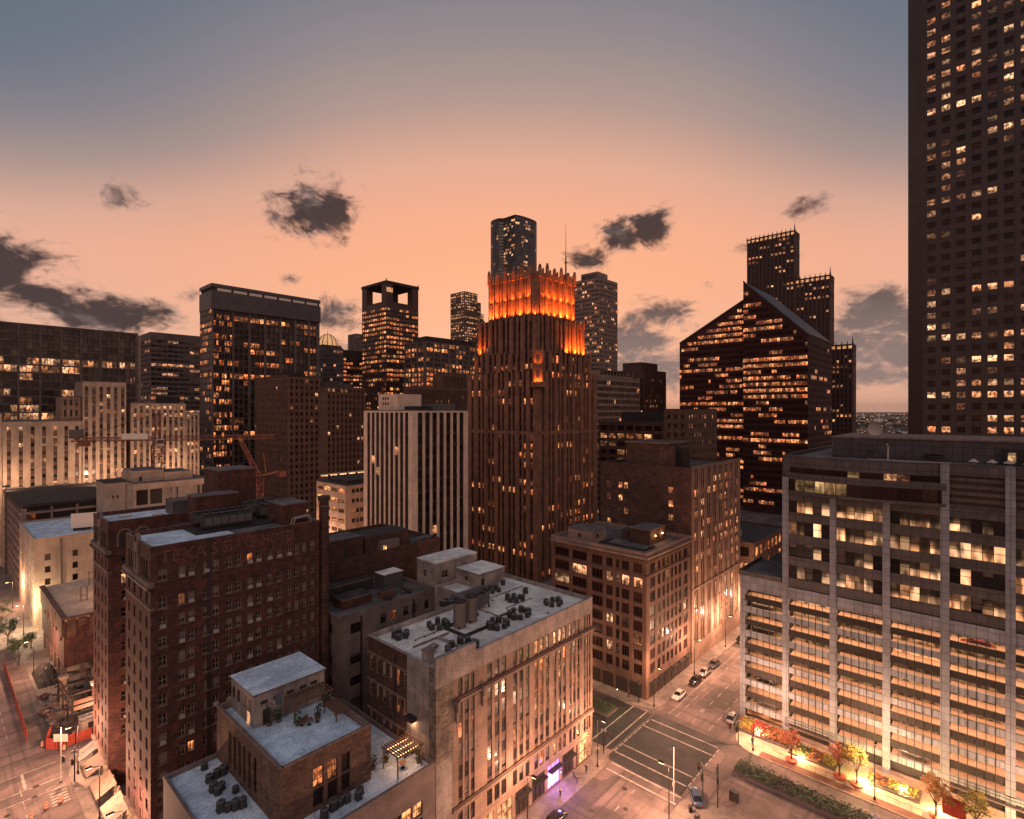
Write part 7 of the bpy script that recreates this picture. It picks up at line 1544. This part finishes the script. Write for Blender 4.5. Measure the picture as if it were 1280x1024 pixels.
tree(16.2, 182, 7, 2.6, 'leaf_dark', 'green street tree by the long red fence, nearer', 6, 2600, False, mt2='leaf_mid'); tree(15.6, 200, 7.5, 2.8, 'leaf_dark', 'dark green street tree, second along the left street', 7, 2600, False); tree(15.4, 216, 8, 3, 'leaf_dark', 'dark street tree in front of the parking deck', 8, 1500, False, mt2='leaf_mid'); tree(19.6, 193, 4, 1.6, 'leaf_mid', 'small bright green tree lit by the corner lamp', 9, 900, False)
# spotlights in the forecourt trees
def uplight(x, y, e, col, lab):
    o = empty('ground_uplight', lab, 'light', (x, y, .15), 0, 'ground lights of the forecourt'); m = MB(); m.cyl(0, 0, 0, .12, .18, .16, 'black_metal', 8); m.build('housing', o); m = MB(); m.cyl(0, 0, .121, .135, .13, .13, 'lamp_glow', 8); m.build('lens', o)
    L = bpy.data.lights.new('uplight_lamp', 'POINT'); L.energy = e; L.color = col; L.shadow_soft_size = .15; lo = bpy.data.objects.new('uplight_lamp', L); COL.objects.link(lo); lo.parent = o; lo.location = (0, 0, .9)
uplight(108.6, 17.0, 2570, (1, .85, .25), 'yellow ground light under the yellow-lit tree'); uplight(108.6, 27, 2325, (1, .5, .2), 'orange ground light under the tree nearest the crossing'); uplight(108.6, 7, 2325, (1, .6, .22), 'orange ground light under the orange tree'); uplight(110.5, 35, 3060, (1, .5, .25), 'orange ground light in the corner beds'); uplight(110, 12, 2570, (1, .75, .35), 'warm ground light between two forecourt trees'); uplight(110, -2, 2570, (1, .7, .3), 'warm ground light at the right end of the forecourt')
# planted beds
def bed(x0, y0, x1, y1, lab, mts, n, h=.7, wall='concrete_gray', z=.0, seed=1, wh=.45):
    g_ = random.Random(seed); o = empty('planter_bed', lab, 'planter', (x0, y0, z)); a, c = x1 - x0, y1 - y0; m = MB(); t = .25
    for q in ((0, 0, a, t), (0, c - t, a, c), (0, t, t, c - t), (a - t, t, a, c - t)): m.box(q[0], q[1], 0, q[2], q[3], wh, wall)
    m.build('kerb', o); m = MB(); m.box(t, t, 0, a - t, c - t, wh - .1, 'dirt'); m.build('soil', o); m = MB()
    for k in range(n):
        v = Vector((g_.uniform(t, a - t), g_.uniform(t, c - t), wh + g_.random() * h)); s = g_.uniform(.08, .22); d1 = Vector((g_.gauss(0, 1), g_.gauss(0, 1), g_.gauss(0, .8))).normalized() * s; d2 = d1.cross(Vector((g_.gauss(0, .5), g_.gauss(0, .5), 1))).normalized() * s * .7; m.quad(v - d1, v + d2, v + d1, v - d2, mts[int(v.y * .45) % len(mts)] if g_.random() < .93 else g_.choice(mts))
    tag(m.build('planting', o), kind='stuff')
bed(96.0, -14, 100.2, 35, 'long planted median bed with flowers and dark hedges', ('leaf_mid', 'flower', 'leaf_dark', 'leaf_dark', 'leaf_dark', 'leaf_dark', 'leaf_dark', 'bark', 'leaf_dark', 'leaf_dark', 'leaf_dark'), 7500, .8); bed(96.0, 60.5, 100.2, 76, 'planted median bed on the side street left of the crossing', ('leaf_dark', 'leaf_mid', 'leaf_dark'), 1800, .8, seed=2)
bed(109.6, 29.8, 114.0, 39.4, 'raised rust-coloured planting at the garage corner', ('leaf_rust', 'leaf_rust', 'shrub_red', 'leaf_yellow'), 2400, .9, seed=3, z=.15); bed(108.6, 21.5, 112.6, 29.2, 'low golden planting before the garage railing', ('leaf_yellow', 'leaf_rust', 'leaf_mid'), 900, .6, seed=4, z=.15, wh=.3); bed(108.8, 9.6, 112.4, 17.0, 'low golden planting between the yellow and the orange tree', ('leaf_yellow', 'leaf_yellow', 'leaf_rust'), 900, .6, seed=5, z=.15, wh=.3)
o = empty('red_banner', 'red banner panel on posts between forecourt trees', 'banner', (107.8, 5.4, .15)); m = MB(); m.box(0, -1.6, .7, .08, 1.3, 3.6, 'fence_red'); m.build('panel', o); m = MB(); [m.bar((.15, y, 0), (.15, y, 3.7), .06, 'white_paint', 5) for y in (-1.5, 1.2)]; m.build('posts', o)
o = empty('street_railing', 'long low railing along the red strip at the kerb', 'railing', (105.95, 0, .15)); m = MB()
m.bar((0, -30, .95), (0, 31, .95), .03, 'black_metal', 4); [m.bar((0, -30 + k * 1.5, 0), (0, -30 + k * 1.5, .95), .025, 'black_metal', 4) for k in range(41)]; m.build('rail', o)
# people on the pavement
def person(pose, coat, leg, x, y, rz, lab):
    o = empty('person', lab, 'person', (x, y, .15), rz)
    def skin(nm, pts, edges, radii, mt, sub=1):
        me = bpy.data.meshes.new(nm); me.from_pydata(pts, edges, []); me.materials.append(MATS[mt]); ob = bpy.data.objects.new(nm, me); COL.objects.link(ob); ob.parent = o
        md = ob.modifiers.new('skin', 'SKIN'); md.use_smooth_shade = True; ob.modifiers.new('sub', 'SUBSURF').levels = sub; ob.modifiers['sub'].render_levels = sub
        for v, r_ in zip(me.skin_vertices[0].data if me.skin_vertices else (), radii): v.radius = r_ if isinstance(r_, tuple) else (r_, r_)
        return ob
    s = .28 if pose == 'walk' else .06
    J = [(0, 0, .95), (0, 0, 1.2), (.02, 0, 1.43), (.03, 0, 1.55), (.05, 0, 1.66), (.05, 0, 1.74), (0, .19, 1.40), (.06 - s * .5, .24, 1.13), (.16 - s, .23, .90), (.2 - s, .23, .82), (0, -.19, 1.40), (.0 + s * .4, -.24, 1.13), (.1 + s, -.23, .92), (.14 + s, -.23, .84),
         (0, .1, .9), (s * .6, .1, .5), (s * .5, .1, .09), (s * .5 + .17, .1, .04), (0, -.1, .9), (-s * .3, -.1, .5), (-s * 1.1, -.1, .12), (-s * 1.1 + .16, -.1, .04)]
    Ed = [(0, 1), (1, 2), (2, 3), (3, 4), (4, 5), (2, 6), (6, 7), (7, 8), (8, 9), (2, 10), (10, 11), (11, 12), (12, 13), (0, 14), (14, 15), (15, 16), (16, 17), (0, 18), (18, 19), (19, 20), (20, 21)]
    ra = [.13, .13, .13, .05, .095, .085, .065, .045, .035, .03, .065, .045, .035, .03, .085, .06, .045, .035, .085, .06, .045, .035]
    def mk(nm, idx, mt, grow=0.):
        mp = {k: i for i, k in enumerate(idx)}; pts = [J[k] for k in idx]; ed = [(mp[a], mp[c]) for a, c in Ed if a in mp and c in mp]
        me = bpy.data.meshes.new(nm); me.from_pydata(pts, ed, []); me.materials.append(MATS[mt]); ob = bpy.data.objects.new(nm, me); COL.objects.link(ob); ob.parent = o
        bm = bmesh.new(); bm.from_mesh(me); ly = bm.verts.layers.skin.verify(); bm.verts.ensure_lookup_table()
        for i, k in enumerate(idx): bm.verts[i][ly].radius = (ra[k] + grow, ra[k] + grow)
        bm.verts[0][ly].use_root = True; bm.to_mesh(me); bm.free(); md = ob.modifiers.new('skin', 'SKIN'); md.use_smooth_shade = True; sb = ob.modifiers.new('sub', 'SUBSURF'); sb.levels = 1; sb.render_levels = 1
    mk('body', list(range(22)), 'skin'); mk('coat', [0, 1, 2, 6, 7, 8, 10, 11, 12], coat, .025); mk('trousers', [0, 14, 15, 16, 18, 19, 20], leg, .02)
    h = MB(); h.cyl(.04, 0, 1.70, 1.83, .105, .06, 'hair', 8); h.build('hair', o)
for i, (x, y, rz, c, l, lab) in enumerate(((78.7, 53.9, .2, 'cloth_dark', 'cloth_dark', 'person in dark clothes standing near the arched entrance'), (76.0, 54.6, 2., 'cloth_mid', 'cloth_dark', 'person in a brown coat on the loft pavement, middle of the group'), (75.2, 53.4, 3.3, 'cloth_dark', 'cloth_mid', 'person in a dark coat nearest the kerb on the loft pavement'), (71.0, 53.8, 3.0, 'cloth_pale', 'cloth_dark', 'person in a pale top walking past the purple shop'), (84.3, 55.2, .5, 'cloth_pale', 'cloth_mid', 'person in pale clothes at the rounded corner'), (105.6, 61, 1.8, 'cloth_dark', 'cloth_dark', 'person in dark clothes outside the corner building'), (106.6, 34.9, 1., 'cloth_dark', 'cloth_dark', 'person in dark clothes by the garage corner lamp'))):
    person('walk' if i % 2 else 'stand', c, l, x, y, rz, lab)
for x, y, lab in ((82.2, 36.4, 'dark square litter bin on the near corner, by the pale pole'), (86, 37.4, 'dark round litter bin on the near corner, by the signals')):
    o = empty('litter_bin', lab, 'bin', (x, y, .15)); m = MB(); m.cyl(0, 0, 0, .95, .3, .33, 'black_metal', 4 if 'square' in lab else 10); m.build('barrel', o); m = MB(); m.cyl(0, 0, .96, 1.1, .35, .2, 'unit_dark', 10); m.build('lid', o)
for nm, lab, x, y, a, c, e in (('signal_cabinet', 'dark signal cabinet on the near pavement by the median', 89.2, 31.6, .8, 1.3, 1.6), ('signal_cabinet', 'gray signal cabinet behind the litter bins', 80.4, 34.4, .7, .6, 1.5)):
    o = empty(nm, lab, 'cabinet', (x, y, .0)); m = MB(); m.box(0, 0, .1, a, c, e, 'unit_dark' if 'dark' in lab else 'unit_gray'); m.build('box', o); m = MB(); m.box(-.03, .08, .2, -.004, c - .08, e - .1, 'frame_dark'); m.build('door', o); m = MB(); m.box(-.05, -.05, 0, a + .05, c + .05, .09, 'concrete_gray'); m.build('plinth', o)

# ------------------------------------------------------------------ windows last: only now is it known which ones show
def _mk():
    return _new('haze')
T_, hm = _mk()
m = MB(); m.box(-28500, -28500, -1.2, 28500, 28500, 330, 'haze')
T_.t.links.new(T_.n('ShaderNodeVolumePrincipled', {'Color': (.95, .78, .68, 1), 'Density': 2.6e-5, 'Anisotropy': .3}).outputs[0], T_.n('ShaderNodeOutputMaterial').inputs[1])
finish_windows()
hz = m.build('haze'); tag(hz, kind='stuff')
